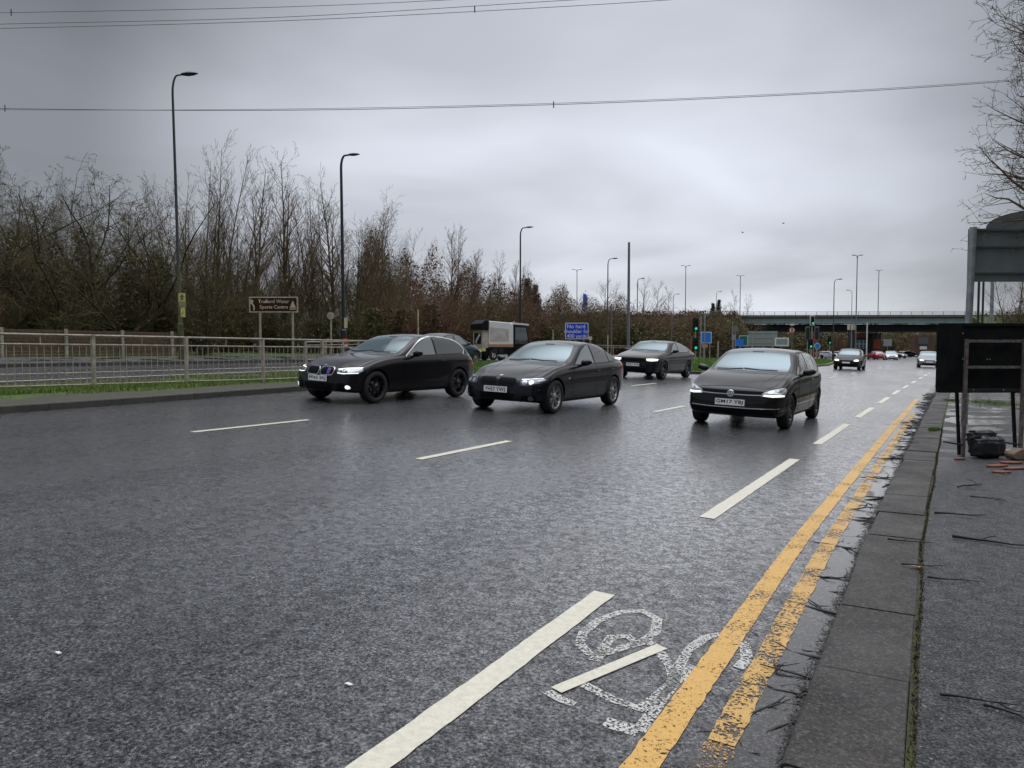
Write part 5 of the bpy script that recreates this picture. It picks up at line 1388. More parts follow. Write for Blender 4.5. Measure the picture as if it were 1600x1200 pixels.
# ------------------------------------------------------------------ railings
def railing(pts, label, H_=1.08, bars=True, post=.085, zbase=.12, name='pedestrian_railing', spacing=2.0, infill=.128, mid=.80):
    root = empty(name, (pts[0][0], pts[0][1], G(*pts[0]))); tag(root, label, 'railing', 'roadside railings')
    o0 = root.location
    P = []
    for (ax, ay), (bx_, by_) in zip(pts, pts[1:]):
        L_ = math.hypot(bx_ - ax, by_ - ay); n_ = max(1, round(L_ / spacing))
        for k in range(n_): P.append(Vector((ax + (bx_ - ax) * k / n_, ay + (by_ - ay) * k / n_, 0)))
    P.append(Vector((*pts[-1], 0)))
    for p in P: p.z = G(p.x, p.y) + zbase
    P = [p - o0 for p in P]
    for p in P:
        b = MB(); b.box((p.x, p.y, p.z + H_ / 2 - .04), (post, post * .8, H_ + .06)); bevel(b.build('post', M['galv'], root), .012, 2)
    for a, c in zip(P, P[1:]):
        d = (c - a); L_ = d.length; t = d / L_; b = MB()
        s0 = a + t * (post / 2); s1 = c - t * (post / 2)
        for z_, r_ in ((H_ - .03, .028), (H_ * mid, .022), (.07, .022)):
            b.tube([s0 + Vector((0, 0, z_)), s1 + Vector((0, 0, z_))], r_, 6)
        b.build('rail', M['galv'], root)
        if bars:
            b = MB(); n_ = int((L_ - post) / infill)
            for k in range(1, n_):
                q = a + t * (L_ * k / n_); b.tube([q + Vector((0, 0, .07)), q + Vector((0, 0, H_ * mid))], .0085, 5)
            q = a + t * (L_ * .5); b.tube([q + Vector((0, 0, H_ * mid)), q + Vector((0, 0, H_ - .03))], .012, 5)
            b.build('bar_panel', M['galv'], root)
    return root
railing([(-16.6, 1.35), (-16.4, 3.35), (-16.15, 5.35), (-15.88, 7.35), (-15.59, 9.34), (-15.37, 11.45), (-15.06, 13.48), (-14.94, 15.5), (-14.8, 17.5), (-14.65, 19.5), (-14.6, 21.5)], 'weathered grey pedestrian railing with thin vertical bars on the median verge at left', 1.14)
x0_, y0_ = at(930, 64); x1_, y1_ = at(1012, 66)
railing([(x0_, y0_), (x1_, y1_)], 'short pale railing in the distance between the black saloon and the black fastback', .95, False, .06, .1, spacing=1.8)
x0_, y0_ = at(560, 40); x1_, y1_ = at(478, 33)
railing([(x0_, y0_), (x1_, y1_)], 'low broken railing on the far footway beside the red banded lamp post', .9, False, .10, .1, spacing=2.4)
# low timber boarding behind the far footway at the left edge
b = MB(); wl = empty('board_fence', (-30.6, 14, G(-30.6, 14))); tag(wl, 'low weathered brown timber board fence behind the far footway at the left edge', 'fence')
for k in range(9): b.box((-.0 + .0 * k, .8, .12 + k * .125), (.03 + .006 * (k % 2), 15.0, .112))
b.build('boards', M['brick'], wl)
for k in range(7):
    b = MB(); b.box((.07, -6.4 + 2.4 * k, .6), (.10, .10, 1.25)); b.build('post', M['galv'], wl)

# ------------------------------------------------------------------ bare trees and scrub
class Tubes:
    """many thin tapering tubes, gathered with numpy"""
    def __init__(s): s.V = []; s.F = []; s.n = 0
    def add(s, pts, rad, sides=3):
        k = len(pts)
        P = np.asarray(pts, float); Rr = np.asarray(rad, float)
        T = np.empty_like(P); T[1:-1] = P[2:] - P[:-2]; T[0] = P[1] - P[0]; T[-1] = P[-1] - P[-2]
        T /= np.linalg.norm(T, axis=1)[:, None] + 1e-9
        ref = np.array([0.0, 0, 1]) if abs(T[0, 2]) < .9 else np.array([1.0, 0, 0])
        A = np.cross(T, ref); A /= np.linalg.norm(A, axis=1)[:, None] + 1e-9; B_ = np.cross(T, A)
        an = np.arange(sides) * 2 * np.pi / sides
        ring = P[:, None, :] + Rr[:, None, None] * (A[:, None, :] * np.cos(an)[None, :, None] + B_[:, None, :] * np.sin(an)[None, :, None])
        s.V.append(ring.reshape(-1, 3))
        i = np.arange(k - 1)[:, None] * sides; j = np.arange(sides)[None, :]; j2 = (j + 1) % sides
        f = np.stack([i + j, i + j2, i + sides + j2, i + sides + j], -1).reshape(-1, 4) + s.n
        s.F.append(f); s.n += k * sides
    def quads(s, C, U, Vv):
        """leaf quads from centres and half axes"""
        q = np.stack([C - U, C - Vv * .6, C + U, C + Vv * .6], 1).reshape(-1, 3)
        m_ = len(C); f = (np.arange(m_)[:, None] * 4 + np.arange(4)[None, :]) + s.n
        s.V.append(q); s.F.append(f); s.n += 4 * m_
    def mesh(s, name, smooth_=False):
        V = np.concatenate(s.V); F = np.concatenate(s.F)
        me = bpy.data.meshes.new(name)
        me.vertices.add(len(V)); me.vertices.foreach_set('co', V.astype(np.float32).ravel())
        me.loops.add(F.size); me.loops.foreach_set('vertex_index', F.astype(np.int32).ravel())
        me.polygons.add(len(F)); me.polygons.foreach_set('loop_start', (np.arange(len(F)) * 4).astype(np.int32))
        me.update(calc_edges=True)
        return me

def unit(v): return v / (np.linalg.norm(v) + 1e-9)
def make_tree(seed, H_=10.0, stems=1, spread=.25, wob=.06, up=.10, br=(18, 10, 5), ang=(40, 45, 45), lr=(.42, .45, .5), first=.18, r0=.14, leaf=0, droop=0.0, lean=0.0, leafsize=.06, taper_pow=1.0, twig=.006):
    """returns (trunk mesh tubes, crown tubes)"""
    rg = np.random.default_rng(seed); tr = Tubes(); cr_ = Tubes()
    ends = []
    def rot_dir(d, a):
        v = rg.normal(size=3); v -= d * v.dot(d); v = unit(v); return unit(d * math.cos(a) + v * math.sin(a))
    def branch(p, d, L_, r_, lev):
        n_ = (9, 6, 4, 3)[lev] if lev < 4 else 3
        pts = [p]; dirs = [d]
        for i in range(n_):
            d = unit(d + rg.normal(size=3) * wob * (1 + .6 * lev) + np.array([0, 0, 1.0]) * (up if lev < 3 else up - droop) )
            p = p + d * L_ / n_; pts.append(p); dirs.append(d)
        rad = [max(twig * .7, r_ * (1 - .88 * (i / n_) ** taper_pow)) for i in range(n_ + 1)]
        tgt = tr if lev == 0 or (lev == 1 and r_ > .05) else cr_
        tgt.add(pts, rad, 6 if r_ > .06 else (4 if r_ > .02 else 3))
        if lev >= len(br): ends.append(pts[-1]); return
        nb = max(2, int(br[lev] * (L_ / (H_ * (lr[lev - 1] if lev else 1)) if lev else 1) * rg.uniform(.75, 1.2)))
        f0 = first if lev == 0 else .15
        for k in range(nb):
            t = f0 + (1 - f0) * ((k + rg.uniform(0, 1)) / nb)
            q = t * n_; i = min(n_ - 1, int(q)); fr_ = q - i
            pp = pts[i] * (1 - fr_) + pts[i + 1] * fr_
            a = math.radians(rg.normal(ang[lev], 9))
            dd = rot_dir(dirs[i + 1], a)
            if lev == 0 and dd[2] < .1: dd[2] = abs(dd[2]) * .5 + .1; dd = unit(dd)
            ll = L_ * lr[lev] * (1.15 - .75 * t if lev == 0 else 1.05 - .45 * t) * rg.uniform(.7, 1.2)
            branch(pp, dd, ll, max(twig, rad[i] * rg.uniform(.38, .58)), lev + 1)
    for s_ in range(stems):
        a = rg.uniform(0, 2 * math.pi); sp_ = spread * rg.uniform(.3, 1.0) if stems > 1 else 0
        d = unit(np.array([math.cos(a) * sp_ + lean, math.sin(a) * sp_, 1.0]))
        base = np.array([math.cos(a) * .12 * (stems > 1), math.sin(a) * .12 * (stems > 1), -.15])
        branch(base, d, H_ * rg.uniform(.72, 1.0) if stems > 1 else H_, r0 * rg.uniform(.7, 1) if stems > 1 else r0, 0)
    lf = None
    if leaf:
        lf = Tubes(); m_ = leaf
        cz = rg.uniform(0, 1, m_) ** 1.5 * H_ * .55; th = rg.uniform(0, 2 * math.pi, m_); rr = (.12 + rg.exponential(.35, m_)) * (1.1 - cz / H_)
        C = np.stack([rr * np.cos(th), rr * np.sin(th), cz + .1], 1)
        U = rg.normal(size=(m_, 3)) * leafsize; Vv = rg.normal(size=(m_, 3)) * leafsize; lf.quads(C, U, Vv)
    return tr, cr_, lf

class TreeKind:
    def __init__(s, bark, twigm, leafm=None, **k):
        t, c, l = make_tree(**k)
        s.h = float(np.concatenate(c.V)[:, 2].max())
        s.t = t.mesh('trunk'); s.t.materials.append(bark); s.c = c.mesh('crown'); s.c.materials.append(twigm)
        for q in s.t.polygons: q.use_smooth = True
        s.l = None
        if l: s.l = l.mesh('leaves'); s.l.materials.append(leafm)
    def place(s, x, y, h, label, group, rz=0, name='bare_tree', cat='tree', wide=1.0, z=None, mats=None):
        root = empty(name, (x, y, G(x, y) if z is None else z), rz); k = h / s.h; root.scale = (k * wide, k * wide, k)
        tag(root, label, cat, group)
        for nm, me in (('trunk', s.t), ('crown', s.c), ('ivy', s.l)):
            if me is None: continue
            o = bpy.data.objects.new(nm, me); COL.objects.link(o); o.parent = root
            if mats and nm == 'crown': o.material_slots[0].link = 'OBJECT'; o.material_slots[0].material = mats
        return root
K = {}
K['haw1'] = TreeKind(M['bark_dk'], M['bark_dk2'], M['leaf_dk'], seed=11, H_=9, stems=7, spread=.60, wob=.13, up=.05, br=(20, 11, 8, 4), ang=(46, 45, 50, 45), lr=(.34, .48, .5, .5), r0=.08, first=.12, leaf=1600, leafsize=.045, twig=.008)
K['haw2'] = TreeKind(M['bark_dk'], M['bark_dk2'], M['leaf_dk'], seed=12, H_=9, stems=6, spread=.5, wob=.15, up=.04, br=(19, 11, 8, 4), ang=(50, 48, 50, 45), lr=(.36, .48, .5, .5), r0=.09, first=.12, leaf=1800, leafsize=.045, twig=.008)
K['up1'] = TreeKind(M['bark_gr'], M['bark_gr'], M['leaf_dk'], seed=21, H_=11, stems=4, spread=.16, wob=.04, up=.09, br=(36, 10, 6), ang=(36, 38, 40), lr=(.30, .42, .5), first=.15, r0=.085, leaf=500, leafsize=.045, twig=.0068)
K['up2'] = TreeKind(M['bark_gr'], M['bark_gr'], None, seed=22, H_=11, stems=2, spread=.1, wob=.035, up=.09, br=(48, 10, 6), ang=(42, 38, 40), lr=(.28, .42, .5), first=.18, r0=.10, twig=.0068)
K['up3'] = TreeKind(M['bark_gr'], M['bark_gr'], M['leaf_dk'], seed=23, H_=10, stems=6, spread=.28, wob=.06, up=.08, br=(28, 10, 6), ang=(38, 40, 40), lr=(.31, .45, .5), first=.12, r0=.07, leaf=500, leafsize=.045, twig=.0068)
K['bir1'] = TreeKind(M['bark_pale'], M['bark_red'], None, seed=31, H_=12, stems=2, spread=.08, wob=.04, up=.10, br=(52, 14, 8), ang=(34, 34, 35), lr=(.26, .45, .6), first=.15, r0=.13, droop=.25, twig=.009)
K['bir2'] = TreeKind(M['bark_pale'], M['bark_pale'], None, seed=32, H_=12, stems=1, wob=.05, up=.08, br=(46, 13, 8), ang=(40, 36, 38), lr=(.30, .45, .55), first=.22, r0=.15, droop=.2, twig=.010)
K['shr1'] = TreeKind(M['bark_red'], M['bark_red'], M['leaf_br'], seed=41, H_=5, stems=14, spread=.75, wob=.07, up=.07, br=(10, 7, 3), ang=(32, 36, 40), lr=(.40, .45, .5), first=.1, r0=.03, leaf=2500, leafsize=.06, twig=.007)
K['shr2'] = TreeKind(M['bark_grn'], M['bark_grn'], M['leaf_ol'], seed=42, H_=5, stems=14, spread=.7, wob=.09, up=.05, br=(10, 7, 3), ang=(36, 40, 40), lr=(.42, .45, .5), first=.1, r0=.03, leaf=3000, leafsize=.06, twig=.007)
rt_ = random.Random(7)
def tree_at(kind, px, d, ytop, label, group='bare trees of the left wood', wide=1.0, name='bare_tree', cat='tree', mats=None, z=None):
    x, y = at(px, d); z0 = G(x, y) if z is None else z
    return K[kind].place(x, y, zt(ytop, d) - z0, label, group, rt_.uniform(0, 6.28), name, cat, wide, z, mats)
GL = 'bare trees of the left wood'
for k_, px_, d_, yt_, wd_, lab in (
    ('haw1', -70, 36, 205, 1.25, 'gnarled dark tree cut by the left picture edge'),
    ('haw2', 22, 40, 222, 1.05, 'gnarled dark tree at the far left with twigs reaching above the others'),
    ('haw1', 88, 37, 262, 1.15, 'dense dark thorny tree above the left end of the railing'),
    ('haw2', 130, 42, 218, 1.1, 'dark spreading tree with the highest crooked twig in the left clump'),
    ('haw1', 205, 38, 268, 1.15, 'dark thorny tree just left of the first lamp post'),
    ('haw2', 262, 40, 290, 1.0, 'dark ivy-clad tree right behind the first lamp post'),
    ('up1', 335, 41, 205, .95, 'tallest straight-stemmed tree right of the first lamp post'),
    ('up3', 300, 47, 262, 1.0, 'many-stemmed bare tree between the first lamp and the tallest tree'),
    ('haw2', 318, 36, 330, .9, 'low crooked dark tree left of the brown tourist sign'),
    ('up2', 408, 42, 232, 1.0, 'straight single-stemmed tree above the left half of the brown tourist sign'),
    ('up2', 442, 45, 228, 1.05, 'straight slim tree above the right half of the brown tourist sign'),
    ('up3', 372, 50, 268, 1.0, 'bushy many-stemmed tree behind the left end of the brown tourist sign'),
    ('up1', 492, 47, 270, 1.0, 'upright bare tree midway between the tourist sign and the second lamp'),
    ('up2', 520, 50, 262, 1.1, 'slim upright tree close left of the second lamp post'),
    ('up3', 560, 50, 290, 1.1, 'rounded many-stemmed bare tree right behind the second lamp post'),
    ('up1', 590, 55, 318, 1.1, 'upright bare tree right of the second lamp post'),
    ('up3', 612, 62, 345, 1.2, 'bare tree at the right shoulder of the tall wood'),
    ('up3', 452, 54, 298, 1.2, 'bare tree filling the back of the wood above the tourist sign')):
    tree_at(k_, px_, d_, yt_, lab, GL, wd_, mats=None)
GS = 'bare scrub trees beyond the far carriageway'
for k_, px_, d_, yt_, wd_, lab, mm in (
    ('up3', 640, 70, 405, 1.4, 'thin bare scrub tree above the roof of the black three-door hatchback', 'bark_red'),
    ('shr1', 672, 72, 436, 1.3, 'reddish scrub above the teal hatchback', None),
    ('bir1', 702, 84, 352, 1.0, 'tall pinkish birch rising above the scrub left of the sweeper', None),
    ('bir1', 728, 86, 388, 1.1, 'second pinkish birch just right of the tall one above the sweeper', None),
    ('up3', 752, 80, 415, 1.1, 'olive-brown scrub tree above the road sweeper hood', 'bark_grn'),
    ('bir2', 771, 90, 392, .8, 'slim pale birch above the road sweeper body', None),
    ('bir1', 797, 88, 403, .9, 'reddish birch left of the third lamp post', None),
    ('up3', 815, 92, 428, 1.0, 'reddish scrub tree behind the third lamp post', 'bark_red'),
    ('bir2', 862, 105, 440, 1.3, 'pale rounded birch left of the blue sign', None),
    ('bir1', 880, 110, 444, 1.0, 'pale slim birch above the blue sign', None),
    ('up3', 905, 105, 468, 1.3, 'low bare tree above the right end of the blue sign', 'bark_red'),
    ('bir2', 946, 150, 432, 1.2, 'hazy birch behind the slim lamp left of the headless mast', None),
    ('bir2', 966, 152, 438, .9, 'hazy birch just left of the headless mast', None),
    ('bir2', 997, 155, 432, .9, 'hazy birch just right of the headless mast', None),
    ('bir2', 1026, 160, 437, 1.2, 'broad hazy birch above the black fastback car', None),
    ('bir2', 1043, 165, 446, .9, 'slim hazy birch right of the broad one above the fastback', None),
    ('bir2', 1145, 210, 452, .8, 'faint birch above the left end of the bridge', None),
    ('bir2', 1162, 212, 458, .8, 'fainter birch over the bridge left of the twin masts', None)):
    tree_at(k_, px_, d_, yt_, lab, GS, wd_, mats=M[mm] if mm else (M['bark_pale'] if k_ == 'bir2' else None))
# shrubs along the foot of the wood and the verge
sh = random.Random(21)
i_ = 0
for px_ in list(range(-60, 640, 34)):
    d_ = 33.5 + (px_ + 60) * .022 + sh.uniform(-.8, 2.2)
    k_ = 'shr2' if sh.random() < .65 else 'shr1'
    tree_at(k_, px_ + sh.uniform(-9, 9), d_, 452 + sh.uniform(-28, 18), 'low twiggy shrub at the foot of the left wood', 'shrubs at the foot of the left wood', 1.15, 'shrub', 'shrub')
for j_ in range(46):
    t_ = j_ / 45; px_ = 640 + 515 * t_ + sh.uniform(-6, 6); d_ = 66 + 78 * t_ + sh.uniform(-4, 12)
    k_ = 'shr1' if sh.random() < .5 else 'shr2'
    tree_at(k_, px_, d_, 462 + 34 * t_ + sh.uniform(-18, 8) , 'brown twiggy shrub in the belt beyond the far carriageway', 'shrubs of the far belt', 1.5, 'shrub', 'shrub')

def thicket(name, n_tw, n_lf, sampler, label, twm, lfm, tl=.9, tw_=.010, ls=.07, seed=1):
    rg = np.random.default_rng(seed); T_ = Tubes()
    C = sampler(rg, n_tw); d = rg.normal(size=(n_tw, 3)) * np.array([.45, .45, .3]) + np.array([0, 0, .9]); d /= np.linalg.norm(d, axis=1)[:, None]
    side = np.cross(d, rg.normal(size=(n_tw, 3))); side /= np.linalg.norm(side, axis=1)[:, None]
    T_.quads(C, d * (rg.uniform(.4, 1, n_tw) * tl / 2)[:, None], side * tw_)
    o = link(name + '_twigs' if False else name, T_.mesh(name), twm); tag(o, label, 'undergrowth', None, 'stuff')
    if n_lf:
        L_ = Tubes(); C = sampler(rg, n_lf); C[:, 2] -= .3 * rg.uniform(0, 1, n_lf)
        L_.quads(C, rg.normal(size=(n_lf, 3)) * ls, rg.normal(size=(n_lf, 3)) * ls)
        me2 = L_.mesh('leaves'); o2 = link('leaf_litter_canopy', me2, lfm, o)
    return o
def belt(px0, px1, d0, dk, dw, h0, h1, px_pow=1):
    """points in a belt that runs across the view; height limit wobbles"""
    def f(rg, n_):
        px = rg.uniform(px0, px1, n_); t = (px - px0) / (px1 - px0); d = d0 + dk * t + rg.uniform(0, dw, n_)
        x = FW.x * d + RT.x * (px - 800) / FPX * d; y = FW.y * d + RT.y * (px - 800) / FPX * d
        hh = (h0 + (h1 - h0) * t) * (1 + .22 * np.sin(px * .05 + d * .3) + .14 * np.sin(px * .13 + 1))
        g = SLOPE * np.minimum(40, np.maximum(0, -x)) * (1 - np.clip((y - 60) / 80, 0, 1))
        z = g + hh * rg.uniform(0, 1, n_) ** .85
        return np.stack([x, y, z], 1)
    return f
thicket('undergrowth', 110000, 42000, belt(-220, 640, 34, 20, 13, 4.6, 4.8), 'dark tangled brambles and ivy under the left wood', M['bark_dk2'], M['leaf_dk'], .9, .010, .050, 3)
thicket('undergrowth', 170000, 0, belt(-220, 640, 36, 22, 13, 9.6, 7.6), 'fine bare twigs between the trunks of the left wood', M['bark_gr'], None, .8, .007, .05, 4)
thicket('undergrowth', 75000, 30000, belt(560, 1000, 66, 50, 16, 9.6, 7.2), 'reddish brown scrub beyond the far carriageway', M['bark_red'], M['leaf_br'], 1.3, .018, .10, 5)
thicket('undergrowth', 20000, 26000, belt(600, 1150, 62, 72, 10, 3.8, 5.0), 'olive green brambles at the foot of the far scrub', M['bark_grn'], M['leaf_ol'], 1.0, .018, .10, 6)

# fir beside the distant lamp, dark conifers by the third lamp
def fir(px, d, ytop, label, wid=.22):
    x, y = at(px, d); z0 = G(x, y); H_ = zt(ytop, d) - z0; root = empty('fir_tree', (x, y, z0)); tag(root, label, 'tree', 'conifers')
    b = MB(); b.tube([(0, 0, 0), (0, 0, H_)], [.14, .02], 6); b.build('trunk', M['bark_dk'], root)
    rg = np.random.default_rng(int(px)); T_ = Tubes()
    for t in np.linspace(.12, .97, 24):
        for k in range(9):
            a = rg.uniform(0, 6.28); L_ = H_ * wid * (1 - t) + .15; z_ = H_ * t + rg.uniform(-.1, .1)
            p0 = np.array([0, 0, z_]); p1 = np.array([math.cos(a) * L_, math.sin(a) * L_, z_ - L_ * .25]); 
            m_ = 26; u = rg.uniform(.1, 1, m_)[:, None]; C = p0 + (p1 - p0) * u + rg.normal(size=(m_, 3)) * .12
            T_.quads(C, rg.normal(size=(m_, 3)) * .13, rg.normal(size=(m_, 3)) * .06)
    link('crown', T_.mesh('crown'), M['fir'], root)
fir(1122, 172, 468, 'little dark fir tree on the embankment left of the bridge')
fir(824, 100, 436, 'dark conifer right of the third lamp post', .3)
fir(836, 102, 446, 'lower dark conifer further right of the third lamp post', .3)
fir(1113, 176, 474, 'lower dark fir half hidden behind the little fir', .3)

# ------------------------------------------------------------------ bridge and embankment
BD = 156.0
def fr(u, dd, z):
    """a point from the bridge's own frame: u along the deck (metres right of the view centre), dd beyond its front face"""
    p = RT * u + FW * (BD + dd - u * .035); return (p.x, p.y, z)
def ux(px): return (px - 800) / FPX * BD
def zb_(y): return zt(y, BD)
bridge = empty('road_bridge', fr(ux(1150), 0, 0)); bl = bridge.location.copy()
tag(bridge, 'long green steel girder road bridge crossing over the far end of the road', 'bridge')
def bpart(name, u0, u1, d0, d1, z0, z1, m, bev=0):
    b = MB(); vs = [fr(u, d, z) for u in (u0, u1) for d in (d0, d1) for z in (z0, z1)]
    vs = [Vector(v) - bl for v in vs]
    b.add(vs, [(0, 1, 3, 2), (4, 6, 7, 5), (0, 4, 5, 1), (2, 3, 7, 6), (0, 2, 6, 4), (1, 5, 7, 3)]); return b.build(name, m, bridge)
U0, U1 = ux(1150), ux(1790)
g = bpart('girder', U0, U1, 0, .35, zb_(506), zb_(498.5), M['bridge_green'])
b = MB()
for k in range(34):
    u = U0 + 2 + k * (U1 - U0 - 4) / 33
    vs = [Vector(fr(u + a, d, z)) - bl for a in (-.04, .04) for d in (-.10, -.002) for z in (zb_(505.6), zb_(499))]
    b.add(vs, [(0, 1, 3, 2), (4, 6, 7, 5), (0, 4, 5, 1), (2, 3, 7, 6), (0, 2, 6, 4), (1, 5, 7, 3)])
b.build('stiffeners', M['bridge_green'], g)
bpart('top_flange', U0, U1, -.25, .5, zb_(498.4), zb_(497.2), M['bridge_dk'])
bpart('bottom_flange', U0, U1, -.20, .5, zb_(507.0), zb_(506.1), M['bridge_dk'])
bpart('deck_edge', U0 - 3, U1, -.6, 16, zb_(497.1), zb_(493.4), M['concrete'])
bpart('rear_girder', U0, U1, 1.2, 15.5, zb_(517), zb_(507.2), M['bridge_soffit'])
pr = MB()
for z in (488.2, 490.2, 492.0):
    pr.tube([Vector(fr(U0 - 40, -.4, zb_(z))) - bl, Vector(fr(U1, -.4, zb_(z))) - bl], .035, 5)
for k in range(60):
    u = U0 - 40 + k * (U1 - U0 + 40) / 59; pr.tube([Vector(fr(u, -.4, zb_(493.5))) - bl, Vector(fr(u, -.4, zb_(488))) - bl], .045, 5)
pr.build('parapet_railing', LG, bridge)
bpart('abutment', U0 - 2.5, U0 + .6, -.3, 16, -.2, zb_(497.3), M['concrete'])
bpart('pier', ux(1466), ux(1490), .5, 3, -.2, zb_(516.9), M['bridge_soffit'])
def mound(name, pts_u, crest_y, m, d_in=10, run=15, back=30):
    """embankment: crest behind, slope falling towards the camera"""
    b = MB(); vs = []
    for u, f_ in pts_u:
        zc = zb_(crest_y) * f_
        for dd, z in ((-run - 3, -.2), (-run, 0.25), (-run * .66, zc * .36), (-run * .3, zc * .74), (0, zc), (2, zc * 1.01), (d_in + back * .27, zc), (d_in + back, -.2)): vs.append(fr(u, dd, z + (0.25 * math.sin(u * .4 + dd) if 0.25 < z < zc else 0)))
    k = 8; b.add(vs, [(i * k + j, i * k + j + 1, (i + 1) * k + j + 1, (i + 1) * k + j) for i in range(len(pts_u) - 1) for j in range(k - 1)])
    return tag(b.build(name, m, smooth_=True), kind='structure')
mound('embankment', [(ux(640), .3), (ux(800), .8), (ux(900), .95), (ux(960), 1), (ux(1020), 1), (ux(1080), 1), (ux(1143), 1), (ux(1149), 1), (ux(1150.5), .05)], 493.2, M['grass_ground'])
mound('embankment', [(ux(1494), .05), (ux(1497), 1), (ux(1560), 1), (ux(1700), 1), (ux(1900), 1)], 493.2, M['grass_ground'], 1.5, 15, 3)
def bank_pts(pxa, pxb):
    def f(rg, n_):
        u = rg.uniform(ux(pxa), ux(pxb), n_); t = rg.uniform(0, 1, n_); dd = -15 + 15 * t
        zc = zb_(493.2); z = .25 + (zc - .25) * t + rg.uniform(0, 1.6, n_) * np.where(rg.uniform(0, 1, n_) < .5 + .5 * np.sin(u * .7), 1, .35)
        d = BD + dd - u * .035
        return np.stack([RT.x * u + FW.x * d, RT.y * u + FW.y * d, np.minimum(z, zc + .8)], 1)
    return f
thicket('undergrowth', 16000, 20000, bank_pts(900, 1146), 'olive and brown scrub on the bridge embankment', M['bark_red'], M['leaf_ol'], 1.6, .03, .16, 7)
thicket('undergrowth', 5000, 6000, bank_pts(1500, 1750), 'brown scrub on the embankment right of the bridge', M['bark_red'], M['leaf_br'], 1.6, .03, .16, 8)
# trees and buildings seen under the deck
for j_ in range(22):
    px_ = 1165 + j_ * 15.0 + sh.uniform(-5, 5); d_ = 215 + sh.uniform(0, 60)
    k_ = ('up3', 'shr1', 'up3', 'shr2')[j_ % 4]
    tree_at(k_, px_, d_, 500 + sh.uniform(-4, 12), 'bare tree in the row seen below the bridge deck', 'trees seen below the bridge', 1.9, 'bare_tree', 'tree', M['bark_red'] if j_ % 3 else M['bark_grn'], 0.0)
thicket('undergrowth', 26000, 22000, belt(1150, 1500, 225, 10, 40, 9, 8.5), 'brown and green scrub seen below the bridge deck', M['bark_grn'], M['leaf_ol'], 2.2, .05, .25, 9)
def shape_at(px, d, rz=0.0):
    x, y = at(px, d); return x, y, G(x, y)
def block(name, label, cat, px0, px1, d, y0, y1, depth, m, parts=()):
    x, y, z = shape_at((px0 + px1) / 2, d); w_ = (px1 - px0) * d / FPX; root = empty(name, (x, y, z), YAW); tag(root, label, cat)
    b = MB(); zb0 = zt(y1, d) - z; zt0 = zt(y0, d) - z; b.bbox((-w_ / 2, 0, max(-.1, zb0)), (w_ / 2, depth, zt0)); b.build('walls', m, root)
    for nm, a0, a1, c0, c1, out_, mm in parts:
        b = MB(); s_ = d / FPX; cx_ = (px0 + px1) / 2
        b.bbox(((a0 - cx_) * s_, -out_, zt(c1, d) - z), ((a1 - cx_) * s_, .02, zt(c0, d) - z)); b.build(nm, mm, root)
    return root
glz = mat('teal_glazing', (.12, .22, .22), .3)
block('filling_station', 'orange and teal filling station building under a white canopy seen below the bridge', 'building', 1334, 1376, 190, 520.5, 552, 3, mat('dark_cladding', (.05, .05, .05), .6),
      [('canopy', 1333, 1377, 517.6, 519.6, 5, M['white']), ('orange_panel', 1335, 1352, 521, 527, .2, M['orange']), ('orange_panel', 1363, 1374, 530, 545, .2, M['orange']), ('window', 1336, 1352, 531, 545, .15, glz), ('dark_bay', 1353, 1361, 522, 550, .15, M['black']), ('window_bar', 1336, 1352, 537, 538, .25, M['white']), ('window_bar', 1341, 1342, 531, 545, .25, M['white']), ('window_bar', 1347, 1348, 531, 545, .25, M['white'])])
block('brick_building', 'reddish building with a large dark louvred panel at the right below the bridge', 'building', 1428, 1458, 205, 524, 556, 2, mat('far_brick', (.13, .06, .045), .8, noise=(.5, (.09, .06, .04), .4, .6)),
      [('louvre_panel', 1433, 1449, 527, 538, .2, M['signrib']), ('window', 1436, 1447, 541, 546, .15, M['white'])])

# ------------------------------------------------------------------ signs and signals
def sign(name, label, px, d, y0, y1, wpx, m, shape='rect', border=None, text=None, tcol=None, posts=(0,), pr_=.045, group=None, ts=None, pm=None, back=None, cat='sign', yb=None, legs=True, ribs=0, aspect=None, bw=.05, rad=.06, sub=None):
    x, y, z = shape_at(px, d); s_ = d / FPX; w_ = wpx * s_; h_ = (y1 - y0) * s_; zc = zt((y0 + y1) / 2, d) - z
    root = empty(name, (x, y, z), YAW); tag(root, label, cat, group)
    F2 = lambda a, c, q: (a, q, c + zc)
    def outline(g_):
        if shape == 'disc': return arc(0, 0, w_ / 2 + g_, 0, 345, 23)
        if shape == 'tri': return [(-w_ / 2 - g_, -h_ / 2 - g_), (w_ / 2 + g_, -h_ / 2 - g_), (0, h_ / 2 + g_ * 1.5)]
        return rounded([(-w_ / 2 - g_, -h_ / 2 - g_), (w_ / 2 + g_, -h_ / 2 - g_), (w_ / 2 + g_, h_ / 2 + g_), (-w_ / 2 - g_, h_ / 2 + g_)], rad)
    b = MB(); b.prism(outline(0), -.015, .015, F2); pl = b.build('panel', border or m, root)
    if border:
        b = MB(); b.prism(outline(-bw), -.022, -.0152, F2); b.build('face', m, pl)
    if ribs:
        b = MB()
        for k in range(ribs): b.box((0, -.03, zc - h_ / 2 + h_ * (k + .5) / ribs), (w_ * .98, .03, .06))
        b.build('rib', M['signrib'], root)
    if text:
        for k, (t_, tx_, ty_, sz_, al_) in enumerate(text):
            me = text_mesh(t_, sz_ * h_, al_, offset=.0015 * sz_ * 8)
            for v in me.vertices: v.co = Vector((v.co.x + tx_ * w_, -.026, v.co.y + ty_ * h_ + zc))
            link('lettering', me, tcol or M['white'], pl)
    if legs:
        for k in posts:
            b = MB(); b.tube([(k * w_, .05, -.1), (k * w_, .05, zc + h_ * .4)], pr_, 8); b.build('post', pm or M['galv'], root, True)
    return root, pl, zc, w_, h_
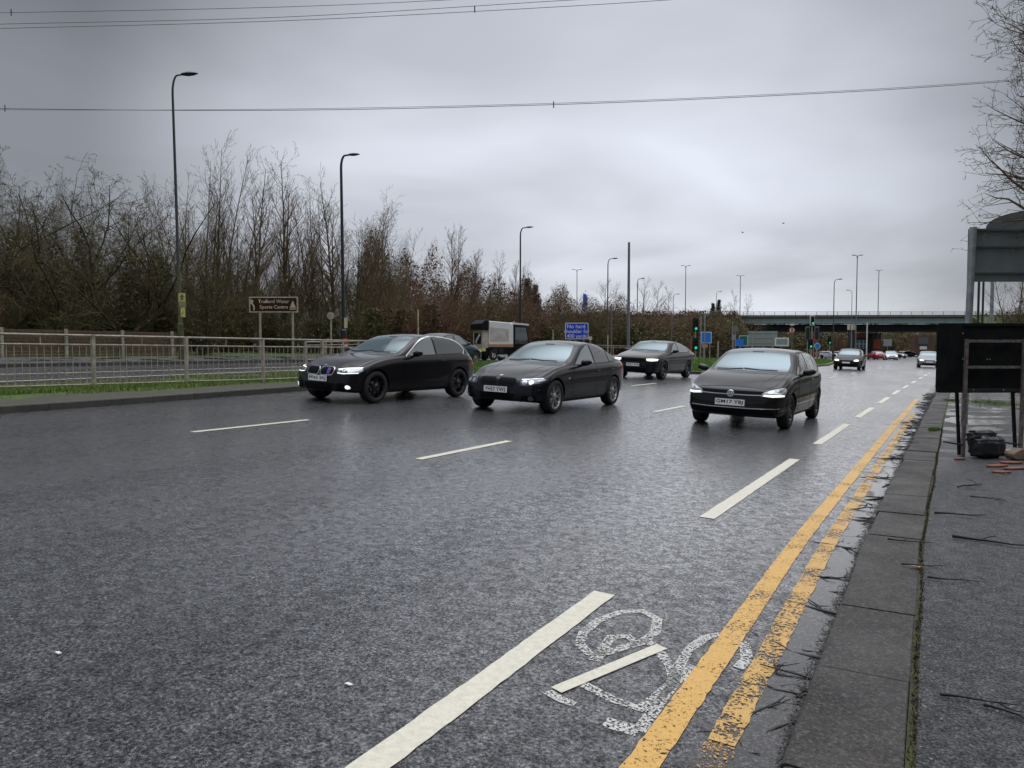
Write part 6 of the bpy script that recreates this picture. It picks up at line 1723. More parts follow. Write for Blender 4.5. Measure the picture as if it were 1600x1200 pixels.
GSG = 'road signs in the distance'
r_, pl, zc, w_, h_ = sign('tourist_sign', 'brown tourist sign reading Trafford Water Sports Centre on two grey posts', 429, 34.5, 464, 488.5, 76, M['brown'], border=mat('cream_border', (.50, .46, .34), .5, noise=(14, (.25, .24, .12), .45, .65)), bw=.06, rad=.03,
    text=[('Trafford Water', .005, .19, .31, 'CENTER'), ('Sports Centre', .005, -.16, .31, 'CENTER')], tcol=mat('cream_lettering', (.50, .43, .32), .5), posts=(-.29, .38), pr_=.055)
pls = M['galv']; cl_ = bpy.data.materials['cream_lettering']
b = MB(); F3 = lambda a, c, q: (a, q, c + zc)
b.prism([(w_ * .33, -h_ * .20), (w_ * .46, -h_ * .20), (w_ * .395, h_ * .26)], -.026, -.022, F3); b.prism([(w_ * .325, -h_ * .32), (w_ * .465, -h_ * .32), (w_ * .455, -h_ * .25), (w_ * .335, -h_ * .25)], -.026, -.022, F3)
b.build('sailing_boat_symbol', cl_, pl)
b = MB(); b.prism([(-w_ * .415, -h_ * .36), (-w_ * .385, -h_ * .36), (-w_ * .385, -h_ * .1), (-w_ * .43, h_ * .12), (-w_ * .40, h_ * .22), (-w_ * .465, h_ * .36), (-w_ * .475, h_ * .02), (-w_ * .455, h_ * .06), (-w_ * .415, -h_ * .14)], -.026, -.022, F3); b.build('arrow', cl_, pl)
sign('round_sign', 'small round grey sign back on a post between the tourist sign and the second lamp', 517.5, 36, 487, 500, 11.5, M['galv'], 'disc', group=GSG, pr_=.045)
x_, y_, z_ = shape_at(519.5, 36)
sign('blue_sign', 'blue sign reading No hard shoulder for 400 yards behind the black saloon', 901, 62, 504.5, 530, 36.5, M['blue'], border=M['white'], bw=.06, rad=.12,
    text=[('No hard', -.03, .27, .33, 'CENTER'), ('shoulder for', .0, -.03, .31, 'CENTER'), ('400 yards', .0, -.32, .31, 'CENTER')], posts=(-.3, .3), group=GSG)
sign('round_sign', 'small cream round sign at the lower right corner of the blue hard shoulder sign', 922, 60, 525, 532, 6.5, M['cream'], 'disc', group=GSG)
sign('direction_sign', 'bright blue route sign with pale border beside the left signals', 1103, 76, 518.5, 536.5, 16.5, M['bluel'], border=M['white'], bw=.07, rad=.1,
    text=[('M60', 0, .24, .26, 'CENTER'), ('(M62)', 0, -.02, .22, 'CENTER'), ('ahead', 0, -.28, .22, 'CENTER')] if False else None, group=GSG, posts=(-.25, .35))
# strips that stand for its lines of print
x_, y_, z_ = shape_at(1103, 76)
for k, (yy_, ww_) in enumerate(((522.5, 8), (527, 9), (531.5, 6), (534, 8))):
    pass
sign('plate_sign', 'small orange plate below the bright blue route sign', 1101, 75.8, 538, 543, 9, mat('orange_plate', (.62, .25, .12), .5), group=GSG, posts=(0,), bw=.02)
sign('round_sign', 'grey round sign back on a pale post left of the bridge opening', 1148.5, 88, 508, 520.5, 9.5, LG, 'disc', group=GSG)
sign('plate_sign', 'small pale plate under the grey round sign left of the bridge opening', 1146, 87.8, 523, 531, 6.5, M['galvblue'], group=GSG, bw=.02)
sign('blue_sign', 'low blue sign partly hidden by the roof of the nearest hatchback', 1155, 98, 530, 541, 13, M['bluel'], group=GSG)
sign('green_sign', 'green direction sign behind the low blue sign left below the bridge', 1161, 120, 524, 541, 14, M['green_sign'], border=M['bridge_green'], bw=.15, group=GSG, posts=(-.3, .3))
sgb = mat('pale_sign_back', (.26, .32, .29), .6)
sign('large_sign', 'large pale grey ribbed sign back standing below the left part of the bridge', 1191, 132, 517.5, 541, 46, sgb, group=GSG, ribs=3, posts=(-.35, .02, .35), pr_=.12)
sign('white_sign', 'white van-like panel right of the large ribbed sign back', 1221, 130, 527.5, 541, 22, sgb, border=M['white'], bw=.25, group=GSG)
sign('speed_sign', 'round speed limit sign with a red ring and a small lamp over it', 1236.5, 96, 511.5, 521, 10, M['white'], 'disc', border=M['red'], bw=.13, text=[('40', 0, 0, .45, 'CENTER')], tcol=M['ink'], group=GSG, pm=M['concrete'], pr_=.11)
sign('plate_sign', 'small white lamp box above the round speed limit sign', 1236.5, 96.2, 506, 508.6, 7, M['white'], legs=True, group=GSG, bw=.02, pm=M['concrete'])
sign('keep_left_sign', 'blue round arrow sign on the island beside the signals', 1276.5, 90, 536, 545.5, 9.5, M['bluel'], 'disc', border=M['white'], bw=.05, group=GSG)
sign('no_entry_sign', 'small red no entry sign above the blue arrow sign', 1271, 91, 529, 534, 5.5, M['red'], 'disc', group=GSG)
sign('box_sign', 'pale square box sign on dark twin posts above the black car with bright headlights', 1330.5, 104, 507.5, 516, 10, M['cream'], border=M['galvblue'], bw=.06, posts=(-.3, .25), pm=M['black'], pr_=.09, group=GSG)
sign('plate_sign', 'small white plate left of the pale square box sign', 1324.8, 104, 507.5, 515.5, 4.0, M['white'], group=GSG, bw=.02, pm=M['black'], pr_=.07)
sign('blue_sign', 'blue grey sign behind the white turning car below the bridge', 1386, 150, 530, 541, 13, M['galvblue'], group=GSG)
x_, y_, z_ = shape_at(1353.5, 118); b = MB(); b.tube([(0, 0, -.1), (0, 0, zt(504, 118) - z_)], .10, 10)
o = b.build('white_pole', M['white'], None, True); o.location = (x_, y_, z_); tag(o, 'plain white pole in front of the bridge girder', 'pole')

def signal(px, d, ytop, label, lit='green', back=False, hh=1.15, col_='galv', face=None, board=None):
    x, y, z = shape_at(px, d); root = empty('traffic_light', (x, y, z), YAW if face is None else face); tag(root, label, 'traffic light', 'traffic lights')
    H_ = zt(ytop, d) - z
    b = MB(); b.tube([(0, .12, -.1), (0, .12, H_)], .06, 8); b.build('post', M[col_], root, True)
    b = MB(); b.prism(rounded([(-.17, H_ - hh), (.17, H_ - hh), (.17, H_), (-.17, H_)], .05), -.10, .08, lambda a, c, q: (a, q, c)); b.build('signal_head', M['black'], root)
    b = MB(); b.prism(rounded([(-.30, H_ - hh - .15), (.30, H_ - hh - .15), (.30, H_ + .15), (-.30, H_ + .15)], .1), .085, .11, lambda a, c, q: (a, q, c)); b.build('backing_board', board or M['black'], root)
    if not back:
        for k, mm in enumerate(('trim', 'trim', 'greenlamp')):
            zc = H_ - .2 - k * (hh - .35) / 2
            b = MB(); b.prism(arc(0, zc, .13 if mm == 'greenlamp' else .10, 0, 345, 15), -.125, -.105, lambda a, c, q: (a, q, c)); b.build('lamp', M[mm], root)
            b = MB(); pts = arc(0, zc, .14, 0, 180, 8); b.add([(a, -.10, c) for a, c in pts] + [(a, -.26, c) for a, c in pts], [(i, i + 1, 9 + i + 1, 9 + i) for i in range(8)]); b.build('visor', M['black'], root)
    return root
signal(1086.5, 74, 499.5, 'upper green signal on the tall post at the left end of the island', hh=1.05)
signal(1086.5, 73, 530, 'lower green signal below the upper one at the left end of the island', hh=1.0)
signal(1268.3, 92, 494.5, 'high green signal with a white-edged board in front of the bridge girder', hh=1.0, board=M['white'])
signal(1261.5, 94, 512, 'grey signal seen from behind left under the high green signal', back=True, hh=1.5, board=LG)
signal(1275.5, 94, 512, 'grey signal seen from behind right under the high green signal', back=True, hh=1.5, board=LG)
signal(1266, 89, 531.5, 'low green signal beside the blue arrow disc', hh=.9)
signal(1295.5, 130, 527, 'small far signal behind the green island, left of the black lamp post', hh=1.1)
x_, y_, z_ = shape_at(1094, 74.5); 
for dx_, r_, yt_, lab in ((0, .075, 493, 'thicker pale post right beside the two green signals at the left end of the island'), (.38, .06, 489, 'thinner taller pale post behind the left edge of the bright blue route sign')):
    b = MB(); b.tube([(0, 0, -.1), (0, 0, zt(yt_, 74.5) - z_)], r_, 10); o = b.build('signal_post', M['galvblue'], None, True); o.location = (x_ + dx_, y_ + dx_ * .3, z_); tag(o, lab, 'post')
for px_, d_, yt_, lab in ((1144, 90, 503, 'pale post behind the grey round sign left of the bridge'), (1121.5, 90, 533, 'short banded bollard post on the island grass right of the blue route sign'), (1079.5, 80, 530, 'thin reddish post left of the green signals')):
    x_, y_, z_ = shape_at(px_, d_); b = MB(); b.tube([(0, 0, -.1), (0, 0, zt(yt_, d_) - z_)], .10 if 'bollard' in lab else .05, 8); o = b.build('post', M['galv'] if 'reddish' not in lab else M['red'], None, True); o.location = (x_, y_, z_); tag(o, lab, 'post')
x_, y_, z_ = shape_at(1081.5, 62); b = MB(); b.lathe([(0, -.16), (.11, -.11), (.16, 0), (.11, .11), (0, .16)], 14, 'z', (0, 0, .40)); b.tube([(0, 0, 0), (0, 0, .3)], .04, 8)
o = b.build('marker_ball', M['cream'], None, True); o.location = (x_, y_, z_ + .12); tag(o, 'small pale yellow ball marker at the left tip of the island grass', 'marker')
# feather flag behind the scrub
x_, y_, z_ = shape_at(914, 112); H_ = zt(459, 112) - z_; fl = empty('feather_flag', (x_, y_, z_), YAW); tag(fl, 'blue and white feather-shaped advertising flag above the scrub', 'flag')
b = MB(); b.tube([(-.42, 0, -.1), (-.42, 0, H_ * .8), (-.3, 0, H_)], .04, 6); b.build('pole', M['white'], fl)
b = MB(); b.prism([(-.4, H_ - 2.2), (.32, H_ - 2.2), (.38, H_ - .8), (.18, H_ - .15), (-.28, H_), (-.4, H_ - .5)], -.01, .01, lambda a, c, q: (a, q, c)); b.build('flag_cloth', M['bluel'], fl)

# ------------------------------------------------------------------ big sign back, sign stand and rubbish on the footway
d_ = 15.4; x_, y_ = at(1503, d_); sb = empty('direction_sign', (x_, y_, KERB_H), YAW); tag(sb, 'back of a large grey ribbed road sign with a domed top on a steel post', 'sign')
s_ = d_ / FPX
z_of = lambda yy: zt(yy, d_) - KERB_H
W_ = 206 * s_; xl = 4 * s_
b = MB(); poly = rounded([(xl, z_of(441)), (xl + W_, z_of(441)), (xl + W_, z_of(359)), (xl, z_of(359))], .03); b.prism(poly, -.006, .006, lambda a, c, q: (a, q, c))
b.prism([(27 * s_ + xl, z_of(359))] + [(xl + (103 + 76 * math.cos(t)) * s_, z_of(359) + 27 * s_ * math.sin(t)) for t in np.linspace(math.pi, 0, 17)], -.006, .006, lambda a, c, q: (a, q, c))
b.build('panel', M['signback'], sb)
for yy_ in (362, 387.5, 428):
    b = MB(); b.bbox((xl + .02, -.055, z_of(yy_ + 1.3)), (xl + W_ - .02, -.0062, z_of(yy_ - 1.5))); b.build('rib', M['signrib'], sb)
for k, lean in ((0.065, .115), (W_ * .86, .115)):
    b = MB(); b.tube([(k - .07, -.13, 0), (k + .01, -.13, z_of(358.5)), (k + .011, -.13, z_of(358.5) + .012)], [.068, .068, .05], 16); b.build('post', M['galvblue'], sb, True)
d_ = 9.75; x_, y_ = at(1505, d_); fs_ = empty('sign_stand', (x_, y_, KERB_H), YAW + R(1)); tag(fs_, 'rusty metal trestle stand on the footway with two crossbars', 'sign stand')
s_ = d_ / FPX; zz = lambda yy: zt(yy, d_) - KERB_H
Wd = 91 * s_
for x0_, nm in ((0, 0), (Wd, 1)):
    b = MB(); b.box((0, 0, 0), (.038, .038, zz(531) + .02), rot=None); o = b.build('front_leg', M['rust'], fs_); o.location = (x0_ + .0, -.05, (zz(531)) / 2); o.rotation_euler = (R(1.5), R(-.6), 0)
    b = MB(); b.box((0, 0, 0), (.034, .034, zz(560) + .06)); o = b.build('rear_leg', M['trim'], fs_); o.location = (x0_ + .105, .27, zz(560) / 2); o.rotation_euler = (R(-7), R(.5), 0)
for yy_, m_ in ((533, 'rust'), (573.5, 'rust')):
    b = MB(); b.box((Wd / 2 + .01, -.03 + .0, zz(yy_)), (Wd - .03, .03, .036)); b.build('crossbar', M[m_], fs_)
for x0_ in (0, Wd):
    b = MB(); b.tube([(x0_ - .01, -.05, .16), (x0_ - .05, .30, .16)], .012, 6); b.build('brace', M['trim'], fs_)
bd = empty('sign_board', (x_, y_, KERB_H), YAW + R(1)); tag(bd, 'large black back of a temporary road sign leaning on the rusty stand', 'sign')
b = MB(); b.prism(rounded([(-40 * s_, zz(614)), (190 * s_, zz(614)), (190 * s_, zz(505)), (-40 * s_, zz(505))], .045), .03, .045, lambda a, c, q: (a, q, c)); b.build('panel', M['boardback'], bd)
b = MB(); b.bbox((-.0, .012, zz(612.5)), (150 * s_, .0295, zz(607))); b.build('lower_batten', mat('dark_green_batten', (.015, .022, .018), .5), bd)
b = MB(); b.bbox((-.0, .012, zz(509.5)), (150 * s_, .0295, zz(505.5))); b.build('upper_batten', M['trim'], bd)
for px_, yy_ in ((1523, 609.5), (1571, 609.5), (1549, 561.5), (1545, 561.7), (1505.5, 521), (1506, 561)):
    b = MB(); b.lathe([(0, -.006), (.006, -.004), (.008, 0)], 10, 'y', ((px_ - 1505) * s_, .012 if yy_ > 600 else .029, zz(yy_))); b.build('rivet', M['galv'], bd, True)
# rubbish sack
def blob(name, m, loc, size, seed, label, cat, rz=0, folds=1.0, sub=3):
    bm = bmesh.new(); bmesh.ops.create_icosphere(bm, subdivisions=sub + 1, radius=1)
    rg = random.Random(seed); ph = [rg.uniform(0, 6) for _ in range(6)]
    for v in bm.verts:
        p = v.co; sx = math.copysign(abs(p.x) ** .55, p.x); sy = math.copysign(abs(p.y) ** .6, p.y); sz = math.copysign(abs(p.z) ** .6, p.z)
        f_ = 1 + folds * (.05 * math.sin(9 * p.x + ph[0] + 3 * p.z) + .04 * math.sin(13 * p.z + ph[1] + 4 * p.y) + .03 * math.sin(21 * p.x + 8 * p.z + ph[2]))
        v.co = Vector((sx * size[0] * f_, sy * size[1] * f_, max(-size[2] * .92, sz * size[2] * f_)))
    me = bpy.data.meshes.new(name); bm.to_mesh(me); bm.free(); o = link(name, me, m, None, True); o.location = loc; o.rotation_euler = (0, 0, rz); return tag(o, label, cat)
def ft(px, py): 
    x, y = hit(px, py, KERB_H); return x, y
x_, y_ = ft(1541, 716); sk = blob('black_sack', M['rubbish'], (x_, y_ + .05, KERB_H + .145), (.20, .13, .15), 3, 'wet black plastic sack slumped between the legs of the rusty stand', 'rubbish sack', YAW, 1.0)
q = blob('torn_flap', M['rubbish'], (0, 0, 0), (.17, .09, .09), 5, None, None, 0, 1.4); q.parent = sk; q.location = (-.05, .02, .13)
x_, y_ = ft(1570, 730); rgb = random.Random(4)
for k, (px_, py_, sx_, sy_, rz_, lab) in enumerate(((1558, 729, .16, .05, .25, 'long flat piece of wet orange clay tile in front of the sack'), (1580, 724, .14, .05, -.1, 'orange clay tile piece touching the right leg of the stand'), (1586, 733, .17, .045, .12, 'lowest right piece of orange clay tile on the footway'), (1564, 739, .10, .035, -.25, 'small orange clay fragment nearest the camera'), (1500, 718, .09, .03, .1, 'orange clay crumbs at the foot of the left leg of the stand'))):
    x_, y_ = ft(px_, py_); b = MB(); n_ = 9
    poly = [(sx_ * math.cos(a) * rgb.uniform(.8, 1.1), sy_ * math.sin(a) * rgb.uniform(.8, 1.1)) for a in np.linspace(0, 2 * math.pi, n_, endpoint=False)]
    b.prism(poly, 0, .022); o = bevel(b.build('clay_tile', M['orange_pl'], None), .006); o.location = (x_, y_, KERB_H); o.rotation_euler = (R(3), 0, YAW + rz_); tag(o, lab, 'tile')
x_, y_ = ft(1591, 718); b = MB(); b.prism(rounded([(-.13, 0), (.16, 0), (.18, .12), (-.02, .15), (-.15, .07)], .03), -.07, .07, lambda a, c, q: (a, q, c)); o = bevel(b.build('cardboard_box', M['card'], None), .012); o.location = (x_, y_ + .02, KERB_H); o.rotation_euler = (0, R(4), YAW + .2); tag(o, 'crushed wet cardboard box at the foot of the right leg of the stand', 'box')
x_, y_ = ft(1574, 712); b = MB(); b.prism(rounded([(-.10, 0), (.11, 0), (.09, .07), (-.08, .09)], .02), -.03, .03, lambda a, c, q: (a, q, c)); o = bevel(b.build('paper_scrap', mat('dirty_paper', (.42, .37, .30), .7, noise=(12, (.2, .16, .12), .45, .6)), None), .01); o.location = (x_, y_, KERB_H); o.rotation_euler = (0, R(-12), YAW); tag(o, 'crumpled pale paper between the black sack and the cardboard box', 'litter')

# ------------------------------------------------------------------ twigs washed along the gutter and over the footway
def stick_mesh(seed, L_=.3, forks=2, r_=.0078):
    rg = random.Random(seed); b = MB()
    def one(p, a, l, r0, lev):
        pts = [p]; 
        for i in range(4):
            a += rg.uniform(-.28, .28); q = pts[-1]; pts.append((q[0] + math.cos(a) * l / 4, q[1] + math.sin(a) * l / 4, max(r0 * .7, q[2] + rg.uniform(-.006, .009))))
        b.tube(pts, [r0 * (1 - .17 * i) for i in range(5)], 5)
        if lev < forks:
            for k in range(rg.randint(1, 3)): one(pts[rg.randint(1, 3)], a + rg.choice((-1, 1)) * rg.uniform(.4, 1.0), l * rg.uniform(.3, .6), r0 * .6, lev + 1)
    one((-L_ / 2, 0, r_), 0, L_, r_, 0)
    me = b.mesh('twig'); me.materials.append(M['twig'])
    for p in me.polygons: p.use_smooth = True
    return me
sticks = [stick_mesh(s_, .30, 1 + s_ % 2) for s_ in range(8)]
bits = [stick_mesh(30 + s_, .12, 0, .004) for s_ in range(4)]
tg = random.Random(9)
def put(me, x, y, z, rz, sc_, label, group, name='twig'):
    o = bpy.data.objects.new(name, me); COL.objects.link(o); o.location = (x, y, z); o.rotation_euler = (0, 0, rz); o.scale = (sc_,) * 3; return tag(o, label, 'twig', group)
GT = 'twigs washed into the gutter'
for k in range(270):
    yy_ = (2.4 + 1.15 * int((tg.random() ** 1.3) * 24) + tg.gauss(0, .16)) if tg.random() < .75 else 2.3 + tg.random() * 28; off = abs(tg.gauss(0, .10)) + .015
    if tg.random() < .12: off += tg.uniform(.05, .28)
    xx_ = kerb_x(yy_) - off; me = tg.choice(sticks if tg.random() < .45 else bits)
    put(me, xx_, yy_, .004, tg.gauss(0.2, .9) + (math.pi if tg.random() < .5 else 0), tg.uniform(.55, 1.35) * (1 + yy_ * .015), 'dark wet twig lying in the gutter against the kerb', GT)
for k, (px_, py_, rz_, sc_, lab) in enumerate(((1205, 1110, 1.0, 1.1, 'long bowed stick across the inner yellow line near the bottom edge'), (1240, 1080, .2, .9, 'forked stick between the inner yellow line and the kerb near the bottom'),
        (1300, 905, .25, 1.1, 'thick forked stick beside the kerb below the first clump'), (1290, 848, .1, 1.5, 'long straight stick lying across both yellow lines'), (1345, 838, .5, 1.1, 'stick pile member against the kerb by the long straight stick'),
        (1345, 797, .3, 1.1, 'bowed stick curling off the kerb above the long straight one'), (1370, 716, -.1, 1.2, 'stick crossing the outer yellow line far up the gutter'), (1285, 960, -.6, .8, 'small forked stick half way down the gutter'),
        (1240, 1135, .9, .9, 'crooked stick by the kerb near the bottom edge'))):
    x_, y_ = hit(px_, py_); put(sticks[k % 8], x_, y_, .008, rz_, sc_, lab, 'larger sticks on the road and footway')
for k, (px_, py_, rz_, sc_, lab) in enumerate(((1500, 806, .2, 1.3, 'forked stick on the footway in line with the mossy joint bend'), (1550, 846, .12, 1.7, 'long thin stick on the footway at the right edge'), (1422, 846, .2, 1.0, 'short stick lying on the kerb slabs'),
        (1520, 762, .7, 1.2, 'bent dry stem on the footway below the orange tiles'), (1487, 912, -.35, .9, 'thin stick on the footway right of the mossy joint'), (1530, 1102, -.05, .9, 'straight thin stick on the bare footway low at right'),
        (1545, 780, -.1, 1.0, 'thin stick on the footway just below the dry stem'), (1590, 1125, -.5, .8, 'dark stick at the bottom right corner'), (1440, 885, .3, .8, 'small twig across the mossy joint'), (1420, 690, .1, 1.0, 'stick on the kerb slabs near the wet patch'))):
    x_, y_ = ft(px_, py_); put(sticks[(k * 3 + 1) % 8], x_, y_, KERB_H + .004, rz_, sc_, lab, 'larger sticks on the road and footway')
leafm = mat('fallen_leaf', (.30, .19, .10), .7, noise=(30, (.18, .10, .05), .4, .6))
for px_, py_, z_, lab in ((1431, 887, KERB_H, 'pale fallen leaf on the kerb slab beside the mossy joint'), (1259, 1092, 0, 'pale fallen leaf in the gutter near the bottom edge'), (1568, 741, KERB_H, 'curled leaf among the orange clay pieces')):
    x_, y_ = hit(px_, py_, z_); b = MB(); b.add([(-.035, 0, .006), (-.015, -.018, .012), (.02, -.014, .008), (.038, .003, .016), (.012, .020, .006), (-.018, .014, .010), (0, 0, .002)], [(0, 1, 6), (1, 2, 6), (2, 3, 6), (3, 4, 6), (4, 5, 6), (5, 0, 6)]); o = b.build('fallen_leaf', leafm); o.location = (x_, y_, z_ + .003); tag(o, lab, 'leaf')
litm = M['white']
for px_, py_, lab in ((91, 1022, 'white paper scrap on the road at the far left'), (545, 1071, 'white paper scrap on the road left of the cycle lane dash')):
    x_, y_ = hit(px_, py_); b = MB(); b.prism([(-.02, -.006), (.015, -.009), (.022, .004), (-.012, .009)], 0, .005); o = b.build('paper_scrap', litm); o.location = (x_, y_, G(x_, y_) + .004); tag(o, lab, 'litter')

# ------------------------------------------------------------------ grass
def grass(name, n_, sampler, h_, label, m, seed, w_=.006):
    rg = np.random.default_rng(seed); C = sampler(rg, n_); a = rg.uniform(0, 6.28, n_); hh = h_ * rg.uniform(.4, 1.2, n_)
    d = np.stack([np.cos(a), np.sin(a), 0 * a], 1); ln = rg.normal(size=(n_, 3)) * .35; ln[:, 2] = 1
    V = np.stack([C - d * w_, C + d * w_, C + ln * hh[:, None] + d * w_ * .3, C + ln * hh[:, None] - d * w_ * .3], 1).reshape(-1, 3)
    T_ = Tubes(); T_.V = [V]; T_.F = [np.arange(4 * n_).reshape(-1, 4)]; T_.n = 4 * n_
    return tag(link(name, T_.mesh(name), m), label, 'grass', None, 'stuff')
def gz(x, y): return SLOPE * np.minimum(40, np.maximum(0, -x)) * (1 - np.clip((y - 60) / 80, 0, 1))
def med_s(rg, n_):
    y = 3 + rg.uniform(0, 1, n_) ** 1.0 * 34; kx = np.interp(y, [p[0] for p in MED], [p[1] for p in MED]); ix = np.interp(y, [-60, 12, 20, 30, 40], [-17.3, -17.6, -18.6, -20.2, -21.2])
    t = rg.uniform(0, 1, n_); x = (kx - 1.15) * (1 - t) + (ix + .2) * t
    keep = (np.sin(x * 2.3 + y * .9) + np.sin(y * 2.1 - x) + rg.normal(0, .7, n_) > -.2) & ~((y < 12.3) & (x < -16.7))
    x = np.where(keep, x, kx - 1.9 - .5 * rg.uniform(0, 1, n_)); return np.stack([x, y, gz(x, y) + .11], 1)
grass('verge_grass', 75000, med_s, .085, 'patchy short grass on the median verge under the railing', M['blade'], 2, .008)
def isl_s(rg, n_):
    y = rg.uniform(36, 102, n_); t = rg.uniform(0, 1, n_)
    l_ = np.interp(y, [36, 46, 60, 80, 100], [-12.5, -16.3, -18.0, -18.4, -17.3]); r_ = np.interp(y, [35, 50, 66, 85, 104], [-9.9, -8.3, -7.6, -8.9, -11.8]); x = l_ * (1 - t) + r_ * t; return np.stack([x, y, gz(x, y) + .12], 1)
grass('island_turf', 30000, isl_s, .14, 'bright green mown grass on the traffic island', mat('bright_blade', (.10, .19, .02), .7), 3, .02)
def nose_s(rg, n_):
    y = rg.uniform(21, 38, n_); t = rg.uniform(0, 1, n_); l_ = np.interp(y, [20, 30, 40], [-18.4, -20, -20.8]); r_ = np.interp(y, [22, 40], [-14.4, -15.4]); x = l_ * (1 - t) + r_ * t; return np.stack([x, y, gz(x, y) + .11], 1)
grass('verge_grass', 26000, nose_s, .12, 'bright green grass behind the black cars on the median', mat('bright_blade_median', (.09, .18, .02), .7), 4, .014)
def foot_s(rg, n_):
    c_ = [(1536, 628, .5), (1560, 632, .6), (1462, 672, .05), (1456, 673, .035), (1485, 626, .12)]
    P = [ft(a, b_) + (s_,) for a, b_, s_ in c_]; k = rg.integers(0, len(P), n_); P = np.array(P)
    x = P[k, 0] + rg.normal(0, 1, n_) * P[k, 2] * .6; y = P[k, 1] + rg.normal(0, 1, n_) * P[k, 2] * .8; return np.stack([x, y, 0 * x + KERB_H], 1)
grass('footway_weeds', 3500, foot_s, .045, 'bright tufts of grass growing through the footway', M['blade'], 5, .006)
def joint_s(rg, n_):
    y = rg.uniform(2.5, 16, n_); kx = np.interp(y, [p[0] for p in SHIFT], [p[1] for p in SHIFT]) - .41 + .382; kx = kx + .012 * np.sin(y * 2.3) * np.sin(y * .9); return np.stack([kx + rg.normal(0, .007, n_), y, 0 * y + KERB_H - .008], 1)
grass('joint_moss', 4500, joint_s, .011, 'moss and tiny grass in the joint behind the kerb slabs', M['moss'], 6, .004)

# ------------------------------------------------------------------ trees on the right
K['wil'] = TreeKind(M['bark_dk'], M['bark_gr'], None, seed=55, H_=11, stems=2, spread=.10, wob=.09, up=.035, br=(64, 16, 10, 5), ang=(62, 46, 45, 42), lr=(.20, .52, .52, .5), first=.36, r0=.085, droop=.03, twig=.0034)
K['wil'].place(*at(1700, 14.5), 11.5, 'fine-twigged bare tree overhanging the footway at the right edge', 'bare trees on the right', 2.0, wide=1.0, z=KERB_H)
K['wil'].place(*at(1668, 13.6), 10.2, 'second fine-twigged bare tree leaning in at the right edge above the sign back', 'bare trees on the right', 4.3, wide=.95, z=KERB_H)
K['up3'].place(*at(1592, 31), 6.4, 'slender bare tree behind the large grey sign back', 'bare trees on the right', .7, wide=.9, z=KERB_H)
for k, (x_, y_, h_) in enumerate(((9.5, 4, 9), (10.5, -3, 10), (9.0, 22, 8), (12, 35, 9), (9.5, -10, 10), (14, 10, 10))):
    K['haw1' if k % 2 else 'haw2'].place(x_, y_, h_, 'bare dark tree standing behind the right-hand footway', 'bare trees on the right', k * 1.3, wide=1.3, z=KERB_H)
def rb(rg, n_):
    y = rg.uniform(-14, 60, n_); x = rg.uniform(7.8, 12, n_) ; z = KERB_H + rg.uniform(0, 1, n_) * (3.6 + np.sin(y * .6)); return np.stack([x, y, z], 1)
thicket('undergrowth', 22000, 26000, rb, 'dense hedge of twigs and ivy behind the right-hand footway', M['bark_dk'], M['leaf_dk'], 1.0, .012, .08, 12)
# dark poles behind the big sign
for px_, d_, yt_, m_, lab in ((1526, 60, 425, 'blackpole', 'left of the two thin dark poles below the large grey sign back'), (1533, 66, 418, 'blackpole', 'right of the two thin dark poles below the large grey sign back'), (1547, 40, 430, 'galvblue', 'pale grey pole below the large grey sign back')):
    x_, y_ = at(px_, d_); b = MB(); b.tube([(0, 0, -.1), (0, 0, zt(yt_, d_))], .09, 8); o = b.build('pole', M[m_], None, True); o.location = (x_, y_, 0); tag(o, lab, 'pole')

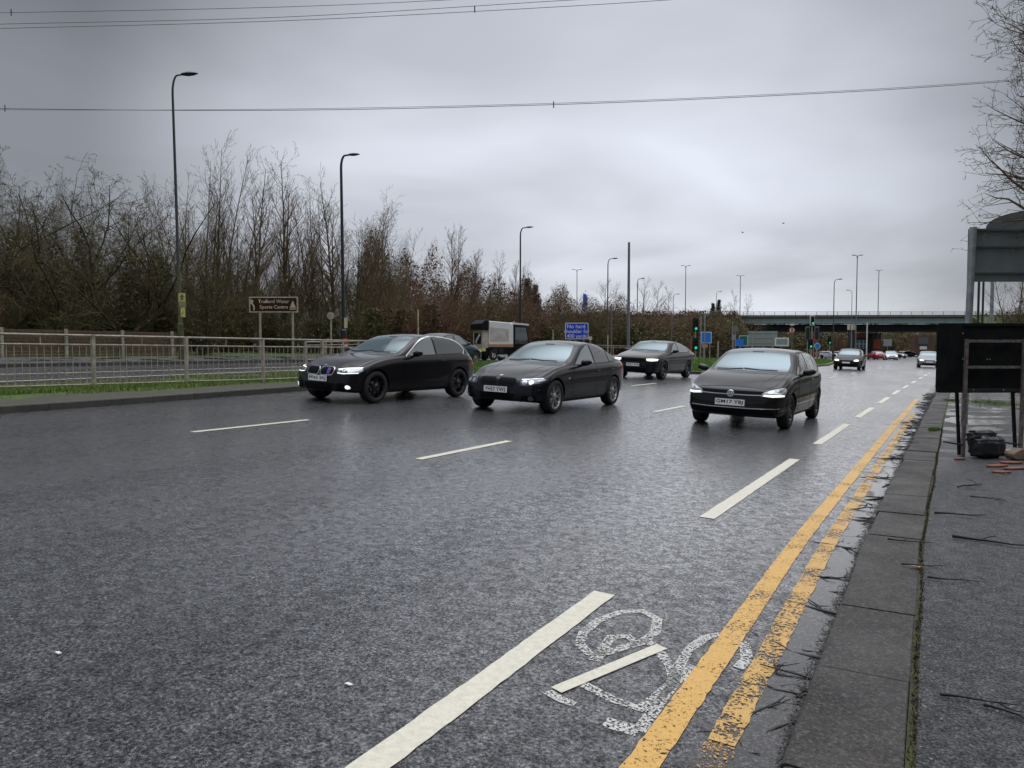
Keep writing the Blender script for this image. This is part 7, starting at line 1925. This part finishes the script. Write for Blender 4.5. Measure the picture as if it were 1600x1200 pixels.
# ------------------------------------------------------------------ overhead lines
def wire_line(pts, d, r_, label, spacers=()):
    P = []
    for px, py in curve(pts, 14):
        x, y = at(px, d); P.append((x, y, zt(py, d)))
    b = MB(); b.tube(P, r_, 4); o = b.build('power_line', M['wire'], None); tag(o, label, 'power line', 'overhead power lines')
    for px, py in spacers:
        x, y = at(px, d); b = MB(); b.tube([(x, y, zt(py - 5, d)), (x, y, zt(py + 5, d))], .05, 6); b.build('spacer', M['wire'], o)
wire_line([(-300, 168), (0, 175.5), (430, 178.5), (860, 170), (1250, 154), (1530, 137), (1900, 108)], 70, .030, 'lowest power line crossing the whole sky behind the first lamp head', ((20, 175.5), (864, 170)))
wire_line([(-300, 172), (0, 177.5), (430, 176.8), (860, 168), (1250, 152), (1530, 135), (1900, 106)], 70.6, .022, 'twin strand running close beside the lowest power line')
wire_line([(-300, 38), (0, 32), (478, 22), (869, 3), (1300, -25)], 66, .026, 'uppermost power line at the top left of the sky', ((34, 31), (869, 3)))
wire_line([(-300, 58), (0, 49), (450, 38), (900, 12), (1210, -3), (1500, -20)], 64, .026, 'middle power line of the three at the top of the sky')
wire_line([(-300, 64), (0, 55.5), (450, 43.5), (900, 21), (1210, 1), (1500, -14)], 63.5, .026, 'lower power line of the three at the top of the sky', ((743, 26),))
for px_, py_, lab in ((1158, 365, 'tiny bird flying left over the bridge'), (1221, 351, 'tiny bird flying right over the bridge')):
    x_, y_ = at(px_, 90); z_ = zt(py_, 90); b = MB()
    b.add([(0, -.14, .01), (0, .16, 0), (-.06, 0, .02), (.06, 0, .02), (-.30, .03, .10), (.30, .03, .10), (0, 0, -.05)], [(0, 3, 2), (2, 3, 1), (2, 4, 0), (3, 0, 5), (0, 6, 3), (0, 2, 6), (2, 1, 6), (3, 6, 1), (2, 1, 4), (3, 5, 1)])
    o = b.build('bird', M['black']); o.location = (x_, y_, z_); o.rotation_euler = (0, 0, YAW + .6); tag(o, lab, 'bird')
def debris_s(n_, seed):
    rg = np.random.default_rng(seed); y = 1.8 + rg.uniform(0, 1, n_) ** 1.3 * 34; sh_ = np.interp(y, [p[0] for p in SHIFT], [p[1] for p in SHIFT])
    cl = .5 + .5 * np.sin(y * 3.1) * np.sin(y * 1.27 + 1)
    off_ = np.abs(rg.normal(0, .012 + .06 * cl, n_)); x = sh_ - .412 - off_; C = np.stack([x, y, .003 + rg.uniform(0, .03, n_) * (1 - np.clip(off_ / .15, 0, 1))], 1)
    a = rg.uniform(0, 6.28, n_); L_ = rg.exponential(.014, n_) + .004
    U = np.stack([np.cos(a) * L_, np.sin(a) * L_, rg.normal(0, .003, n_)], 1); Vv = np.stack([-np.sin(a), np.cos(a), 0 * a + .2], 1) * rg.uniform(.002, .007, n_)[:, None]
    T_ = Tubes(); T_.quads(C, U, Vv); return T_
tag(link('gutter_debris', debris_s(34000, 8).mesh('gutter_debris'), M['twig']), 'crumbs of bark, grit and leaf bits along the foot of the kerb', 'debris', None, 'stuff')
